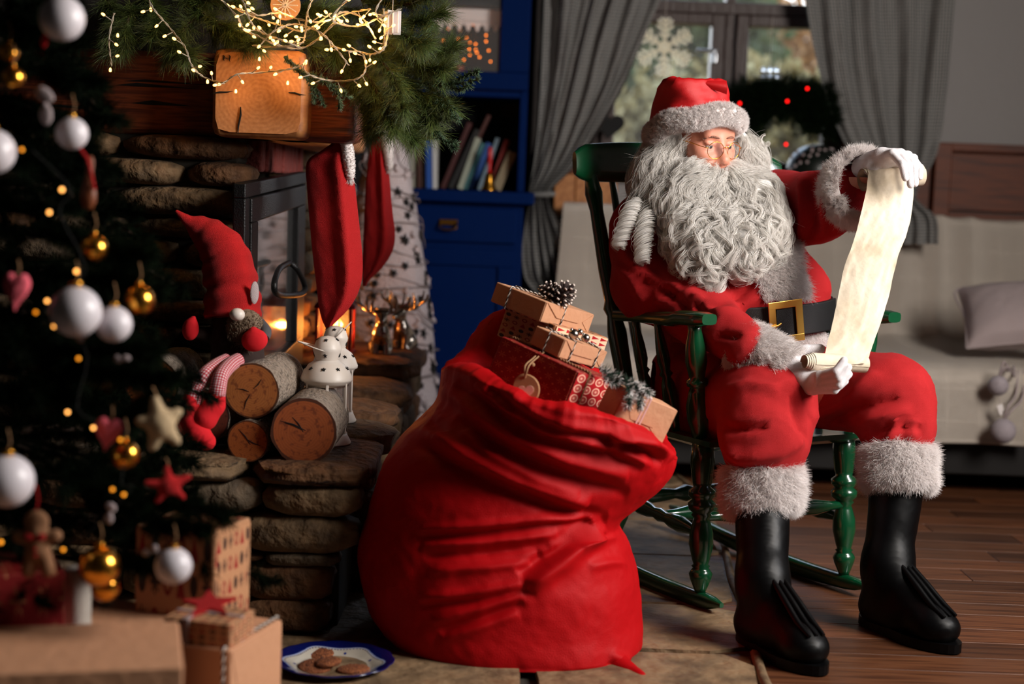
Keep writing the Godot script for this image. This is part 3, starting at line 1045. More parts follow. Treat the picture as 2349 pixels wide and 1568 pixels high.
# ================================================================ curtains
func curtain(called: String, label: String, rows: Array, folds: float, amp: float, wide: float, m: Material, seed_: int) -> Node3D:
	var mb := MB.new()
	var pts := PackedVector3Array()
	var us := PackedVector2Array()
	var cols := 121
	var fine_rows := []
	for r in rows.size() - 1:
		for j in 6:
			var t := j / 6.0
			var q := []
			for e in 4:
				q.append(cubic_interpolate(rows[r][e], rows[r + 1][e], rows[maxi(r - 1, 0)][e], rows[mini(r + 2, rows.size() - 1)][e], t))
			fine_rows.append(q)
	fine_rows.append(rows[rows.size() - 1])
	var len := 0.0
	var last := Vector3.ZERO
	for r in fine_rows.size():
		var q = fine_rows[r]
		var a := at(q[1], q[0], q[3])
		var b := at(q[2], q[0], q[3])
		if r: len += ((a + b) / 2 - last).length()
		last = (a + b) / 2
		var squeeze := clampf((b - a).length() / 0.5, 0.15, 1.0)
		for k in cols:
			var t := float(k) / (cols - 1)
			var wob := t + 0.02 * sin(len * 6.0 + t * 9.0 + seed_)
			var z := sin(TAU * folds * wob + seed_) * amp * (0.5 + 0.5 * squeeze) + 0.4 * amp * sin(TAU * folds * 2.3 * wob + 2.0 * seed_ + len * 2.0)
			z += 0.012 * noise.get_noise_2d(t * 4.0 + seed_, len * 5.0)
			var p := a.lerp(b, t) + Vector3(0.15 * amp * cos(TAU * folds * wob), 0, z)
			pts.append(p)
			us.append(Vector2(t * wide, len))
	mb.grid(fine_rows.size(), cols, pts)
	mb.uv = us
	var t := thing(called, label, "curtain")
	part("cloth", mb.mesh(), m, t)
	return t


func build_curtains() -> void:
	var check := painted(64, func(u: float, v: float) -> Color:
		var a := 1.0 if fposmod(u * 2.0, 1.0) < 0.5 else 0.0
		var b := 1.0 if fposmod(v * 2.0, 1.0) < 0.5 else 0.0
		return Color(0.62, 0.59, 0.57).lerp(Color(0.20, 0.24, 0.25), (a + b) / 2.0))
	var m := mat("gingham_grey", Color(1, 1, 1), 0.9, {"albedo_texture": check, "backlight_enabled": true, "backlight": Color(0.22, 0.21, 0.2)})
	m.uv1_scale = Vector3(36, 36, 1)
	var t := curtain("curtain", "grey checked curtain left of the window, gathered by a tie beside the blue cabinet", [
		[-70, 1250, 1545, 6.3], [0, 1247, 1514, 6.3], [100, 1243, 1470, 6.3], [200, 1238, 1428, 6.3], [300, 1232, 1372, 6.3], [380, 1222, 1318, 6.28], [432, 1212, 1268, 6.26],
		[462, 1212, 1262, 6.26], [520, 1202, 1288, 6.27], [580, 1195, 1315, 6.28], [640, 1202, 1338, 6.28], [676, 1230, 1350, 6.28]], 5.0, 0.018, 0.75, m, 1)
	var a := at(1238, 447, 6.24)
	part("tie", tube_mesh([a + Vector3(-0.052, -0.004, -0.02), a + Vector3(-0.02, 0, 0.022), a + Vector3(0.03, 0.004, 0.022), a + Vector3(0.055, 0.006, -0.02)], [0.011], 8, 5), m, t)
	t = curtain("curtain", "grey checked curtain right of the window, hanging beside the white plaster wall", [
		[-70, 1836, 2196, 6.3], [0, 1845, 2188, 6.3], [130, 1868, 2178, 6.3], [250, 1900, 2165, 6.3], [340, 1942, 2148, 6.28], [400, 1985, 2122, 6.26], [440, 2030, 2100, 6.24],
		[462, 2036, 2104, 6.2], [500, 2030, 2145, 6.16], [560, 2020, 2150, 6.12]], 4.0, 0.02, 0.72, m, 3)
	a = at(2066, 448, 6.2)
	part("tie", tube_mesh([a + Vector3(-0.06, -0.004, -0.02), a + Vector3(-0.02, 0, 0.025), a + Vector3(0.03, 0.004, 0.025), a + Vector3(0.06, 0.006, -0.02)], [0.011], 8, 5), m, t)


# ================================================================ the blue cabinet
func build_cabinet() -> void:
	var bm: Material = mats.cabinet_blue
	var t := thing("cabinet", "dark blue wooden dresser with open shelf, glazed door above and brass drawer handle", "cabinet", Vector3(-0.42, 0, -6.2))
	var o := t.position
	var xr := 0.025
	var xl := -0.90
	var top := at(1100, 437, 6.0).y
	# lower body
	bar(t, o, bm, "body", Vector3(xl, 0.06, -6.45), Vector3(xr, top - 0.05, -6.0))
	bar(t, o, bm, "plinth", Vector3(xl + 0.02, 0.0, -6.44), Vector3(xr - 0.02, 0.06, -6.03))
	bar(t, o, bm, "countertop", Vector3(xl - 0.03, top - 0.048, -6.46), Vector3(xr + 0.04, top, -5.95), 0.008)
	for c in [[-0.405, 0.0], [-0.86, -0.43]]:
		var a: float = c[0]
		var b: float = c[1]
		var dr: MeshInstance3D = bar(t, o, bm, "drawer", Vector3(a, top - 0.20, -6.0), Vector3(b, top - 0.065, -5.982))
		var hp := Vector3((a + b) / 2, top - 0.125, -5.975) - o - dr.position
		if a > -0.5: hp.x = at(1030, 475, 5.98).x - o.x - dr.position.x
		var hm := MB.new()
		hm.rbox(Transform3D(Basis(), hp), Vector3(0.07, 0.022, 0.006), 0.002)
		var hl := line([hp + Vector3(-0.03, 0, 0.004), hp + Vector3(-0.03, -0.022, 0.016), hp + Vector3(0, -0.028, 0.018), hp + Vector3(0.03, -0.022, 0.016), hp + Vector3(0.03, 0, 0.004)], 4)
		hm.tube(hl, PackedFloat32Array([0.004]), 6)
		part("handle", hm.mesh(), mats.old_brass, dr)
		var door: MeshInstance3D = bar(t, o, bm, "door", Vector3(a, 0.1, -6.0), Vector3(b, top - 0.222, -5.986))
		for f in [[a, b, top - 0.29, top - 0.222], [a, b, 0.1, 0.17], [a, a + 0.065, 0.17, top - 0.29], [b - 0.065, b, 0.17, top - 0.29]]:
			part("door_rail", box_mesh(Vector3(f[1] - f[0], f[3] - f[2], 0.012), 0.003), bm, door, Transform3D(Basis(), Vector3((f[0] + f[1]) / 2, (f[2] + f[3]) / 2, -5.981) - o - door.position))
	# upper part: sides, back, open shelf, glazed doors
	var y1 := at(1150, 212, 6.1).y
	var y2 := at(1150, 165, 6.08).y
	bar(t, o, bm, "side_panel", Vector3(xr - 0.03, top, -6.45), Vector3(xr, 2.2, -6.1))
	bar(t, o, bm, "side_panel", Vector3(xl, top, -6.45), Vector3(xl + 0.03, 2.2, -6.1))
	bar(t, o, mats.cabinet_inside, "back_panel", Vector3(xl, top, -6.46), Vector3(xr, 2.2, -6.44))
	bar(t, o, bm, "shelf", Vector3(xl + 0.03, y1 - 0.02, -6.44), Vector3(xr - 0.03, y1 + 0.005, -6.1))
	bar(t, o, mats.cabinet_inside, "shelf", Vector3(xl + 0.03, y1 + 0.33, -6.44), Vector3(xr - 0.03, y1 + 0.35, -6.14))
	bar(t, o, bm, "cornice", Vector3(xl - 0.02, 2.2, -6.46), Vector3(xr + 0.02, 2.26, -6.06))
	for c in [[-0.43, xr], [xl, -0.44]]:
		var a: float = c[0]
		var b: float = c[1]
		var door: MeshInstance3D = bar(t, o, bm, "glazed_door", Vector3(a, y1 + 0.008, -6.1), Vector3(b, y2, -6.078))
		part("door_stile", box_mesh(Vector3(0.115, 2.18 - y2, 0.022), 0.004), bm, door, Transform3D(Basis(), Vector3(b - 0.0575, (2.18 + y2) / 2, -6.089) - o - door.position))
		part("door_stile", box_mesh(Vector3(0.075, 2.18 - y2, 0.022), 0.004), bm, door, Transform3D(Basis(), Vector3(a + 0.0375, (2.18 + y2) / 2, -6.089) - o - door.position))
		part("door_rail", box_mesh(Vector3(b - a - 0.18, 0.07, 0.022), 0.004), bm, door, Transform3D(Basis(), Vector3((a + b) / 2 - 0.02, 2.145, -6.089) - o - door.position))
		part("pane", box_mesh(Vector3(b - a - 0.16, 2.18 - y2, 0.003), 0.0005), mats.pane, door, Transform3D(Basis(), Vector3((a + b) / 2 - 0.02, (2.18 + y2) / 2, -6.092) - o - door.position))
	# lace edge hanging from the shelf behind the glass
	var lace := thing("lace_edging", "white lace edging hanging behind the cabinet door glass", "lace", Vector3(-0.2, at(1060, 18, 6.16).y, -6.16))
	var lw := 0.36
	var band := MB.new()
	band.rbox(Transform3D(Basis(), Vector3(0, -0.028, 0)), Vector3(lw, 0.05, 0.003), 0.001)
	part("band", band.mesh(), mats.fur_base, lace)
	for k in 10:
		var mb := MB.new()
		var x := -lw / 2 + (k + 0.5) * lw / 10
		mb.prism(PackedVector2Array([Vector2(-0.016, 0), Vector2(-0.018, -0.012), Vector2(-0.009, -0.02), Vector2(-0.006, -0.032), Vector2(0.0, -0.04), Vector2(0.006, -0.032), Vector2(0.009, -0.02), Vector2(0.018, -0.012), Vector2(0.016, 0)]), 0.003, Transform3D(Basis(), Vector3(x, -0.05, 0)))
		part("scallop", mb.mesh(), mats.fur_base, lace)
	# string of small lights inside
	var sl := thing("string_lights", "string of small amber lights behind the glass of the blue cabinet", "string lights", at(1070, 95, 6.3))
	var spots := [[1041, 54], [1053, 54], [1086, 56], [1054, 69], [1074, 67], [1029, 66], [1115, 81], [1051, 90], [1070, 87], [1115, 95], [1078, 98], [1091, 101], [1017, 93], [1076, 113], [1091, 114], [1094, 121], [1121, 116], [1078, 126], [1100, 131], [1125, 141], [1064, 137], [1023, 115]]
	var wire := []
	for q in spots:
		var p := at(q[0], q[1], 6.2 + 0.1 * fposmod(q[0] * 0.37, 1.0)) - sl.position
		wire.append(p)
		var mb := MB.new()
		mb.ellipsoid(Transform3D(Basis(), p), Vector3(0.0035, 0.0035, 0.0035), 4, 7)
		part("bulb", mb.mesh(), mats.bulb_dim, sl)
	part("wire", tube_mesh(wire, [0.0009], 4, 2), mats.shadow_hole, sl)
	bulb_lamp("cabinet_glow", at(1070, 95, 6.18), Color(1, 0.55, 0.2), 0.012, 0.03)
	# red candle on the shelf behind the glass
	var cp := at(1051, 157, 6.2)
	var cd := thing("candle", "red pillar candle behind the cabinet glass at the lower left", "candle", Vector3(cp.x, y1 + 0.005, -6.2))
	var cm := MB.new()
	cm.lathe(PackedVector2Array([Vector2(0.0001, 0), Vector2(0.021, 0), Vector2(0.022, 0.004), Vector2(0.022, 0.092), Vector2(0.02, 0.096), Vector2(0.0001, 0.093)]), 18)
	part("wax", cm.mesh(), mat("red_wax", Color(0.55, 0.03, 0.04), 0.4), cd)
	part("wick", tube_mesh([Vector3(0, 0.09, 0), Vector3(0.001, 0.105, 0)], [0.001], 5, 2), mats.shadow_hole, cd)
	build_books(top)


func build_books(top: float) -> void:
	# [foot pixel x, top pixel x, top pixel y, thickness px, colour, label, depth]
	var list := [
		[941, 938, 318, 10, Color(0.62, 0.6, 0.58), "pale grey upright book at the left end of the shelf, behind the starry cone", 6.2],
		[952, 950, 322, 9, Color(0.72, 0.7, 0.64), "cream upright book second from the left end of the shelf", 6.22],
		[963, 962, 330, 9, Color(0.28, 0.14, 0.1), "brown upright book left of the bright blue one", 6.2],
		[973, 971, 326, 8, Color(0.66, 0.6, 0.52), "beige slim upright book just left of the bright blue one", 6.22],
		[985, 983, 322, 13, Color(0.09, 0.3, 0.62), "bright blue upright book on the cabinet shelf", 6.19],
		[999, 997, 318, 11, Color(0.75, 0.74, 0.72), "white upright book right of the bright blue one", 6.21],
		[1016, 1078, 283, 11, Color(0.25, 0.06, 0.05), "tall dark red book leaning right, first of the leaning row", 6.2],
		[1034, 1096, 300, 13, Color(0.05, 0.04, 0.045), "black leaning book between two dark red ones", 6.2],
		[1043, 1122, 266, 8, Color(0.26, 0.09, 0.06), "tallest slim brown book leaning right on the shelf", 6.22],
		[1056, 1097, 318, 13, Color(0.6, 0.62, 0.56), "pale green-grey leaning book on the cabinet shelf", 6.19],
		[1068, 1108, 330, 10, Color(0.2, 0.4, 0.42), "teal leaning book between the pale and the blue one", 6.19],
		[1082, 1122, 330, 12, Color(0.06, 0.26, 0.52), "blue leaning book left of the red handled bell", 6.19],
		[1100, 1142, 318, 9, Color(0.42, 0.5, 0.55), "grey-blue leaning book behind the bell", 6.23],
		[1126, 1164, 322, 12, Color(0.5, 0.1, 0.07), "red leaning book right of the bell", 6.21],
		[1140, 1176, 352, 20, Color(0.52, 0.46, 0.36), "worn beige book lying aslant at the right end of the shelf", 6.18],
	]
	for b in list:
		var foot := Vector3(at(b[0], 410, b[6]).x, top, -float(b[6]))
		var tip := at(b[1], b[2], b[6])
		var th: float = b[3] * scale_at(b[6])
		var bas := along(foot, tip)
		var len := (tip - foot).length()
		var raise := absf(bas.x.y) * th / 2
		var t := thing("book", b[5], "book", foot + Vector3(0, raise, 0), "books on the cabinet shelf", bas)
		var m := mat("cover_%s" % b[4].to_html(), b[4], 0.6)
		var mb := MB.new()
		mb.rbox(Transform3D(Basis(), Vector3(-th / 2 + 0.0012, len / 2, -0.06)), Vector3(0.0024, len, 0.13), 0.0008)
		mb.rbox(Transform3D(Basis(), Vector3(th / 2 - 0.0012, len / 2, -0.06)), Vector3(0.0024, len, 0.13), 0.0008)
		mb.rbox(Transform3D(Basis(), Vector3(0, len / 2, 0.004)), Vector3(th, len, 0.003), 0.001)
		part("cover", mb.mesh(), m, t)
		part("pages", box_mesh(Vector3(th - 0.005, len - 0.008, 0.12), 0.001), mats.throw, t, Transform3D(Basis(), Vector3(0, len / 2, -0.06)))
	# hand bell
	var p := at(1122, 412, 6.1)
	var t := thing("hand_bell", "brass hand bell with red wooden handle in front of the books", "bell", Vector3(p.x, top, p.z))
	var mb := MB.new()
	mb.lathe(PackedVector2Array([Vector2(0.026, 0), Vector2(0.031, 0.0), Vector2(0.032, 0.006), Vector2(0.025, 0.018), Vector2(0.02, 0.04), Vector2(0.017, 0.06), Vector2(0.012, 0.07), Vector2(0.0001, 0.073)]), 20)
	part("bell_body", mb.mesh(), mats.brass, t)
	mb = MB.new()
	mb.lathe(PackedVector2Array([Vector2(0.0001, 0.07), Vector2(0.009, 0.071), Vector2(0.007, 0.085), Vector2(0.009, 0.12), Vector2(0.0105, 0.145), Vector2(0.008, 0.168), Vector2(0.0001, 0.172)]), 14)
	part("handle", mb.mesh(), mat("red_lacquer", Color(0.7, 0.03, 0.05), 0.3), t)


# ================================================================ the daybed
func build_sofa() -> void:
	var s := thing("daybed", "low dark wooden daybed under a cream throw against the back wall", "sofa", Vector3(1.2, 0, -5.85))
	var dark := mat("sofa_dark", Color(0.06, 0.045, 0.04), 0.8)
	part("frame", box_mesh(Vector3(2.25, 0.16, 0.9), 0.01), dark, s, Transform3D(Basis(), Vector3(0, 0.15, 0.02)))
	for x in [-1.06, 1.06]:
		for z in [-0.38, 0.4]:
			part("leg", box_mesh(Vector3(0.06, 0.08, 0.06), 0.006), dark, s, Transform3D(Basis(), Vector3(x, 0.04, z)))
	part("seat_cushion", box_mesh(Vector3(2.22, 0.2, 0.82), 0.05), dark, s, Transform3D(Basis(), Vector3(0, 0.345, 0.09)))
	part("back_cushion", box_mesh(Vector3(2.22, 0.52, 0.10), 0.04), dark, s, Transform3D(Basis(Vector3.RIGHT, -0.18), Vector3(0, 0.65, -0.475)))
	# throw: a profile from behind the back, over it, along the seat and down the front
	var prof := line([Vector3(0, 0.70, -6.42), Vector3(0, 0.90, -6.425), Vector3(0, 0.955, -6.37), Vector3(0, 0.93, -6.30), Vector3(0, 0.72, -6.225), Vector3(0, 0.52, -6.15), Vector3(0, 0.472, -6.06), Vector3(0, 0.463, -5.8), Vector3(0, 0.462, -5.5), Vector3(0, 0.452, -5.385), Vector3(0, 0.40, -5.325), Vector3(0, 0.30, -5.30), Vector3(0, 0.20, -5.295)], 9)
	var rows := prof.size()
	var cols := 150
	var pts := PackedVector3Array()
	for r in rows:
		var q := prof[r]
		var f := float(r) / (rows - 1)
		var xr := 2.28 if f < 0.55 else lerpf(2.28, 1.80, smoothstep(0.55, 0.76, f))
		var xl := 0.17 + 0.02 * sin(f * 9.0)
		for k in cols:
			var x := lerpf(xl, xr, float(k) / (cols - 1))
			var back := smoothstep(0.1, 0.22, f) * (1.0 - smoothstep(0.5, 0.62, f))
			var crease := exp(-pow((f - 0.48) / 0.08, 2.0))
			# folds fan out from the top of the back and die out on the seat
			var w := (x - 1.72) * (1.0 - 0.35 * f) + 0.12 * (f - 0.3)
			var fold := 0.026 * exp(-pow((w + 0.02) / 0.028, 2.0)) + 0.024 * exp(-pow((w - 0.10) / 0.03, 2.0)) + 0.03 * exp(-pow((w - 0.33 - 0.3 * f) / 0.035, 2.0)) + 0.018 * exp(-pow((w + 0.16) / 0.04, 2.0))
			fold += 0.012 * sin(x * 9.0) + 0.014 * noise.get_noise_2d(x * 3.0, f * 4.0)
			var nn := Vector3(0, 0.35, 1).normalized()
			var lift := fold * (back + 0.5 * crease)
			lift += 0.010 * noise.get_noise_2d(x * 4.0 + 9.0, f * 7.0) * (1.0 - back)
			var hem := smoothstep(0.86, 1.0, f) * 0.012 * sin(x * 17.0 + 2.0)
			pts.append(Vector3(x, q.y, q.z) + nn * (lift + 0.004) + Vector3(0, 0, hem))
	var th := thing("throw_blanket", "cream fleece throw draped over the daybed back, seat and front", "throw")
	var mb := MB.new()
	mb.grid(rows, cols, pts)
	part("cloth", mb.mesh(), mats.throw, th)
	var hem := MB.new()
	hem.tube(pts.slice((rows - 1) * cols, rows * cols), PackedFloat32Array([0.008]), 6)
	part("hem", hem.mesh(), mats.throw, th)
	# pillow
	var c := at(2330, 722, 5.62)
	var pb := Basis(Vector3.UP, -0.35) * Basis(Vector3.RIGHT, -0.95) * Basis(Vector3.BACK, 0.2)
	var pl := thing("pillow", "pale pinkish pillow lying on the throw at the right edge", "pillow", c, "", pb)
	var pp := PackedVector3Array()
	for r in 25:
		for k in 25:
			var u := -1.0 + r / 12.0
			var v := -1.0 + k / 12.0
			var e := (1.0 - pow(absf(u), 2.6)) * (1.0 - pow(absf(v), 2.6))
			pp.append(Vector3(u * (0.19 - 0.012 * (1 - v * v)), v * (0.17 - 0.012 * (1 - u * u)), 0.085 * pow(e, 0.5) + 0.004 * noise.get_noise_2d(u * 3, v * 3)))
	mb = MB.new()
	mb.grid(25, 25, pp)
	for k in pp.size(): pp[k].z = -pp[k].z
	mb.grid(25, 25, pp)
	part("cover", mb.mesh(), mats.pillow_cloth, pl)
	part("seam", tube_mesh([Vector3(-0.19, -0.17, 0), Vector3(-0.178, 0, 0), Vector3(-0.19, 0.17, 0), Vector3(0, 0.158, 0), Vector3(0.19, 0.17, 0), Vector3(0.178, 0, 0), Vector3(0.19, -0.17, 0), Vector3(0, -0.158, 0), Vector3(-0.19, -0.17, 0)], [0.004], 6, 5), mats.pillow_cloth, pl)
	# pompoms on cords at the corner of the throw
	var grey := mat("pompom_grey", Color(0.62, 0.58, 0.6), 0.9)
	var k := 0
	for q in [[2290, 884, 27, 2312, 838, "upper grey pompom hanging from the corner of the throw", 5.24], [2301, 988, 34, 2335, 850, "lower grey pompom hanging from the corner of the throw", 5.22]]:
		var p := at(q[0], q[1], q[6])
		var r: float = q[2] * scale_at(q[6])
		var t := thing("pompom", q[5], "pompom", p)
		mb = MB.new()
		mb.ellipsoid(Transform3D(), Vector3(r, r, r) * 0.86, 12, 18)
		part("core", mb.mesh(), grey, t)
		copies("fur", tuft(0.011, 0.003, 7, 0.0007, 0.8), grey, fur_places(mb, 700, Vector3.ZERO), t)
		var a := Vector3(0, r * 0.8, 0)
		var e := at(q[3], q[4], 5.36) - p
		part("cord", tube_mesh([a, a + Vector3(0.012, 0.05, 0.005), a.lerp(e, 0.5) + Vector3(0.012, 0, 0.012), e], [0.004], 7, 8), mats.pillow_cloth, t)
		part("cord", tube_mesh([a, a + Vector3(0.022, 0.035, 0.012), a.lerp(e, 0.6) + Vector3(0.03, -0.02, 0.02), e + Vector3(0.02, 0.0, 0)], [0.004], 7, 8), mats.pillow_cloth, t)
		if k == 0:
			part("care_tag", box_mesh(Vector3(0.02, 0.036, 0.001), 0.0004), mats.white_fur, t, Transform3D(Basis(Vector3.BACK, 0.4), Vector3(0.012, -r - 0.04, 0.01)))
			part("cord", tube_mesh([Vector3(0, -r * 0.8, 0), Vector3(0.008, -r - 0.025, 0.01)], [0.001], 4, 2), mats.pillow_cloth, t)
		k += 1


# ================================================================ the fireplace
func on_x(px: float, py: float, x: float) -> Vector3:
	var v := cam_basis * Vector3((px - 1174.5) / F, -(py - 784.0) / F, -1.0)
	return EYE + v * (x / v.x)


var stone_shapes := []


func stone_shape(k: int) -> ArrayMesh:
	if stone_shapes.is_empty():
		for s in 7:
			var mb := MB.new()
			var pts := PackedVector3Array()
			var pw := 3.2 + 0.7 * s
			for j in 10:
				var b := PI * j / 9.0
				for a in 15:
					var t := TAU * (a % 14) / 14.0
					var q := Vector3(sin(b) * cos(t), cos(b), sin(b) * sin(t))
					var e := pow(pow(absf(q.x), pw) + pow(absf(q.y), pw) + pow(absf(q.z), pw), -1.0 / pw)
					pts.append(q * e * 0.5 * (1.0 + 0.10 * noise.get_noise_3d(q.x * 1.3 + s * 7, q.y * 1.3, q.z * 1.3) + 0.04 * noise.get_noise_3d(q.x * 4 + s, q.y * 4, q.z * 4)))
			mb.grid(10, 15, pts, true)
			stone_shapes.append(mb.mesh())
	return stone_shapes[posmod(k, 7)]


func stone(parent: Node3D, lo: Vector3, hi: Vector3, k: int, called := "stone") -> void:
	var mid := (lo + hi) / 2
	var b := Basis(Vector3.BACK, rng.randf_range(-0.02, 0.02)) * Basis(Vector3.UP, rng.randf_range(-0.03, 0.03))
	b = b * Basis.from_scale((hi - lo) * Vector3(1.02, 1.05, 1.0))
	part(called, stone_shape(k), mats[["stone_tan", "stone_grey", "stone_brown"][posmod(k * 7 + int(mid.y * 90), 3)]], parent, Transform3D(b, mid - parent.position))


func stove_bar(st: Node3D, called: String, z0: float, z1: float, ya: float, yb: float, x: float, thick: float) -> void:
	part(called, box_mesh(Vector3(thick, ya - yb, z1 - z0), 0.004), mats.iron, st, Transform3D(Basis(), Vector3(x, (ya + yb) / 2, -(z0 + z1) / 2)))


func build_fireplace() -> void:
	# raised stone hearth
	var h := thing("stone_hearth", "raised hearth of rough stones running round the fireplace", "hearth")
	part("core", box_mesh(Vector3(1.5, 0.33, 0.5), 0.01), mats.mortar, h, Transform3D(Basis(), Vector3(-1.12, 0.165, -3.68)))
	part("core", box_mesh(Vector3(0.34, 0.37, 1.4), 0.01), mats.mortar, h, Transform3D(Basis(), Vector3(-0.52, 0.185, -4.58)))
	var edges := [1107, 1182, 1268, 1297, 1378, 1448, 1505]
	var rights := [828, 822, 775, 758, 753, 750]
	var k := 0
	for r in 6:
		var y1 := at(700, edges[r], 3.36).y
		var y0 := maxf(at(700, edges[r + 1], 3.36).y, -0.01)
		var x := at(rights[r], edges[r] + 30, 3.36).x
		var n := 0
		while x > -1.75:
			var w := [[0.215, 0.20, 0.3, 0.26], [0.28, 0.22, 0.24, 0.3], [0.16, 0.3, 0.2, 0.3], [0.19, 0.26, 0.3, 0.2], [0.2, 0.25, 0.2, 0.3], [0.3, 0.2, 0.3, 0.2]][r][n % 4] as float
			stone(h, Vector3(x - w, y0, -3.46), Vector3(x, y1, -3.335 + rng.randf_range(-0.012, 0.01)), k)
			x -= w + 0.006
			k += 1
			n += 1
	# slabs on top of the front
	var ty := at(700, 1062, 3.36).y
	var xs := [-0.302, -0.575, -0.86, -1.2, -1.6]
	for s in 4:
		stone(h, Vector3(xs[s + 1] + 0.004, ty - 0.052, -3.80 + 0.0 * s), Vector3(xs[s], ty, -3.33), s + 3, "slab")
	# slabs along the side, each a little higher
	var side := [[3.72, 3.98, ty + 0.012, -0.292], [3.98, 4.32, ty + 0.028, -0.300], [4.32, 4.66, ty + 0.045, -0.294], [4.66, 5.30, ty + 0.085, -0.288]]
	for s in side.size():
		var q = side[s]
		stone(h, Vector3(-0.68, q[2] - 0.07, -q[1]), Vector3(q[3], q[2], -q[0]), s * 2 + 5, "slab")
		for c in 4:
			var y0: float = 0.01 + c * (q[2] - 0.08) / 4.0
			var z: float = q[0]
			while z < q[1] - 0.05:
				var w := minf(rng.randf_range(0.16, 0.3), q[1] - z)
				stone(h, Vector3(-0.42, y0, -z - w), Vector3(q[3] - 0.012 + rng.randf_range(-0.015, 0.0), y0 + (q[2] - 0.08) / 4.0, -z), k)
				z += w + 0.004
				k += 1

	# chimney breast with the stove opening in its right side
	var f := thing("stone_fireplace", "dark stone chimney breast of the fireplace under the heavy timber mantel", "fireplace")
	var mort: Material = mats.mortar
	part("core", box_mesh(Vector3(1.7, 0.78, 0.14), 0.01), mort, f, Transform3D(Basis(), Vector3(-1.58, 0.72, -3.92)))
	part("core", box_mesh(Vector3(1.7, 0.78, 0.35), 0.01), mort, f, Transform3D(Basis(), Vector3(-1.56, 0.72, -5.02)))
	part("core", box_mesh(Vector3(1.3, 0.78, 0.9), 0.01), mort, f, Transform3D(Basis(), Vector3(-1.8, 0.72, -4.4)))
	part("lintel", box_mesh(Vector3(0.5, 0.07, 1.3), 0.01), mort, f, Transform3D(Basis(), Vector3(-0.94, 1.075, -4.5)))
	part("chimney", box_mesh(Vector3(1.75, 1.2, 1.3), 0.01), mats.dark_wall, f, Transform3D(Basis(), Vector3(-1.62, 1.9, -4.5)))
	var y := ty - 0.01
	var row := 0
	while y < 1.09:
		var dy := [0.066, 0.052, 0.07, 0.06, 0.058, 0.074][row % 6] as float
		var x: float = -0.662 + [0.0, 0.012, -0.006, 0.008, -0.01, 0.004][row % 6]
		var n := 0
		while x > -2.3:
			var w := [0.16, 0.24, 0.3, 0.2, 0.34, 0.26][(n + row * 2) % 6] as float
			stone(f, Vector3(x - w, y, -3.98), Vector3(x, y + dy, -3.795 + rng.randf_range(-0.015, 0.012)), k)
			x -= w + 0.008
			n += 1
			k += 1
		# the far jamb
		stone(f, Vector3(-0.80, y, -5.02), Vector3(-0.648 + rng.randf_range(-0.012, 0.016), y + dy, -4.83), k + 3)
		stone(f, Vector3(-0.80, y, -5.2), Vector3(-0.655 + rng.randf_range(-0.012, 0.016), y + dy, -5.03), k + 5)
		y += dy + 0.004
		row += 1
	# bricks on end over the opening
	var b0 := on_x(598, 360, -0.655)
	var b1 := on_x(692, 360, -0.655)
	for s in 10:
		var z := lerpf(b0.z, b1.z, (s + 0.5) / 10.0)
		var top := on_x(645, 326, -0.655).y
		var low := on_x(645, 398, -0.655).y
		part("brick", box_mesh(Vector3(0.1, top - low, absf(b1.z - b0.z) / 10.0 - 0.008), 0.008), mats.red_brick, f, Transform3D(Basis(Vector3.RIGHT, rng.randf_range(-0.03, 0.03)), Vector3(-0.70 + rng.randf_range(-0.006, 0.006), (top + low) / 2, z)))

	# cast iron stove front with a glazed door
	var p0 := on_x(549, 420, -0.645)
	var p1 := on_x(692, 393, -0.645)
	var len := absf(p1.z - p0.z)
	var tilt := Basis(Vector3.RIGHT, atan2(p1.y - p0.y, len))
	var hgt := p0.y - ty + 0.0
	var st := thing("stove_door", "black cast iron stove front with a glazed door set in the side of the fireplace", "stove", Vector3(-0.645, p0.y, p0.z), "", tilt)
	var iron: Material = mats.iron
	stove_bar(st, "frame_rail", 0, len, 0.0, -0.035, 0.0, 0.03)
	stove_bar(st, "frame_rail", 0, len, -hgt + 0.03, -hgt, 0.0, 0.03)
	stove_bar(st, "frame_stile", 0, 0.06, -0.035, -hgt + 0.03, 0.0, 0.03)
	stove_bar(st, "frame_stile", len - 0.06, len, -0.035, -hgt + 0.03, 0.0, 0.03)
	stove_bar(st, "door_rail", 0.06, len - 0.06, -0.037, -0.095, 0.008, 0.026)
	stove_bar(st, "door_rail", 0.06, len - 0.06, -hgt + 0.12, -hgt + 0.03, 0.008, 0.026)
	stove_bar(st, "door_stile", 0.06, 0.15, -0.095, -hgt + 0.12, 0.008, 0.026)
	stove_bar(st, "door_stile", len - 0.20, len - 0.06, -0.095, -hgt + 0.12, 0.008, 0.03)
	part("glass", box_mesh(Vector3(0.004, hgt - 0.2, len - 0.32), 0.001), mats.stove_glass, st, Transform3D(Basis(), Vector3(0.004, -hgt / 2, -len / 2 + 0.02)))
	part("firebox", box_mesh(Vector3(0.02, hgt - 0.06, len - 0.42), 0.004), mats.shadow_hole, st, Transform3D(Basis(), Vector3(-0.12, -hgt / 2, -len / 2 - 0.06)))
	# looped handle
	var hx := -0.645 + 0.035
	var loop := [on_x(664, 602, hx), on_x(640, 618, hx + 0.01), on_x(629, 655, hx + 0.015), on_x(640, 676, hx + 0.015), on_x(690, 674, hx + 0.03), on_x(699, 655, hx + 0.03), on_x(682, 618, hx + 0.02), on_x(664, 602, hx)]
	for i in loop.size(): loop[i] = st.transform.affine_inverse() * loop[i]
	part("handle", tube_mesh(loop, [0.008], 8, 5), iron, st)

	# timber mantel: three crossing beams
	var y0 := 1.103
	var y1 := 1.312
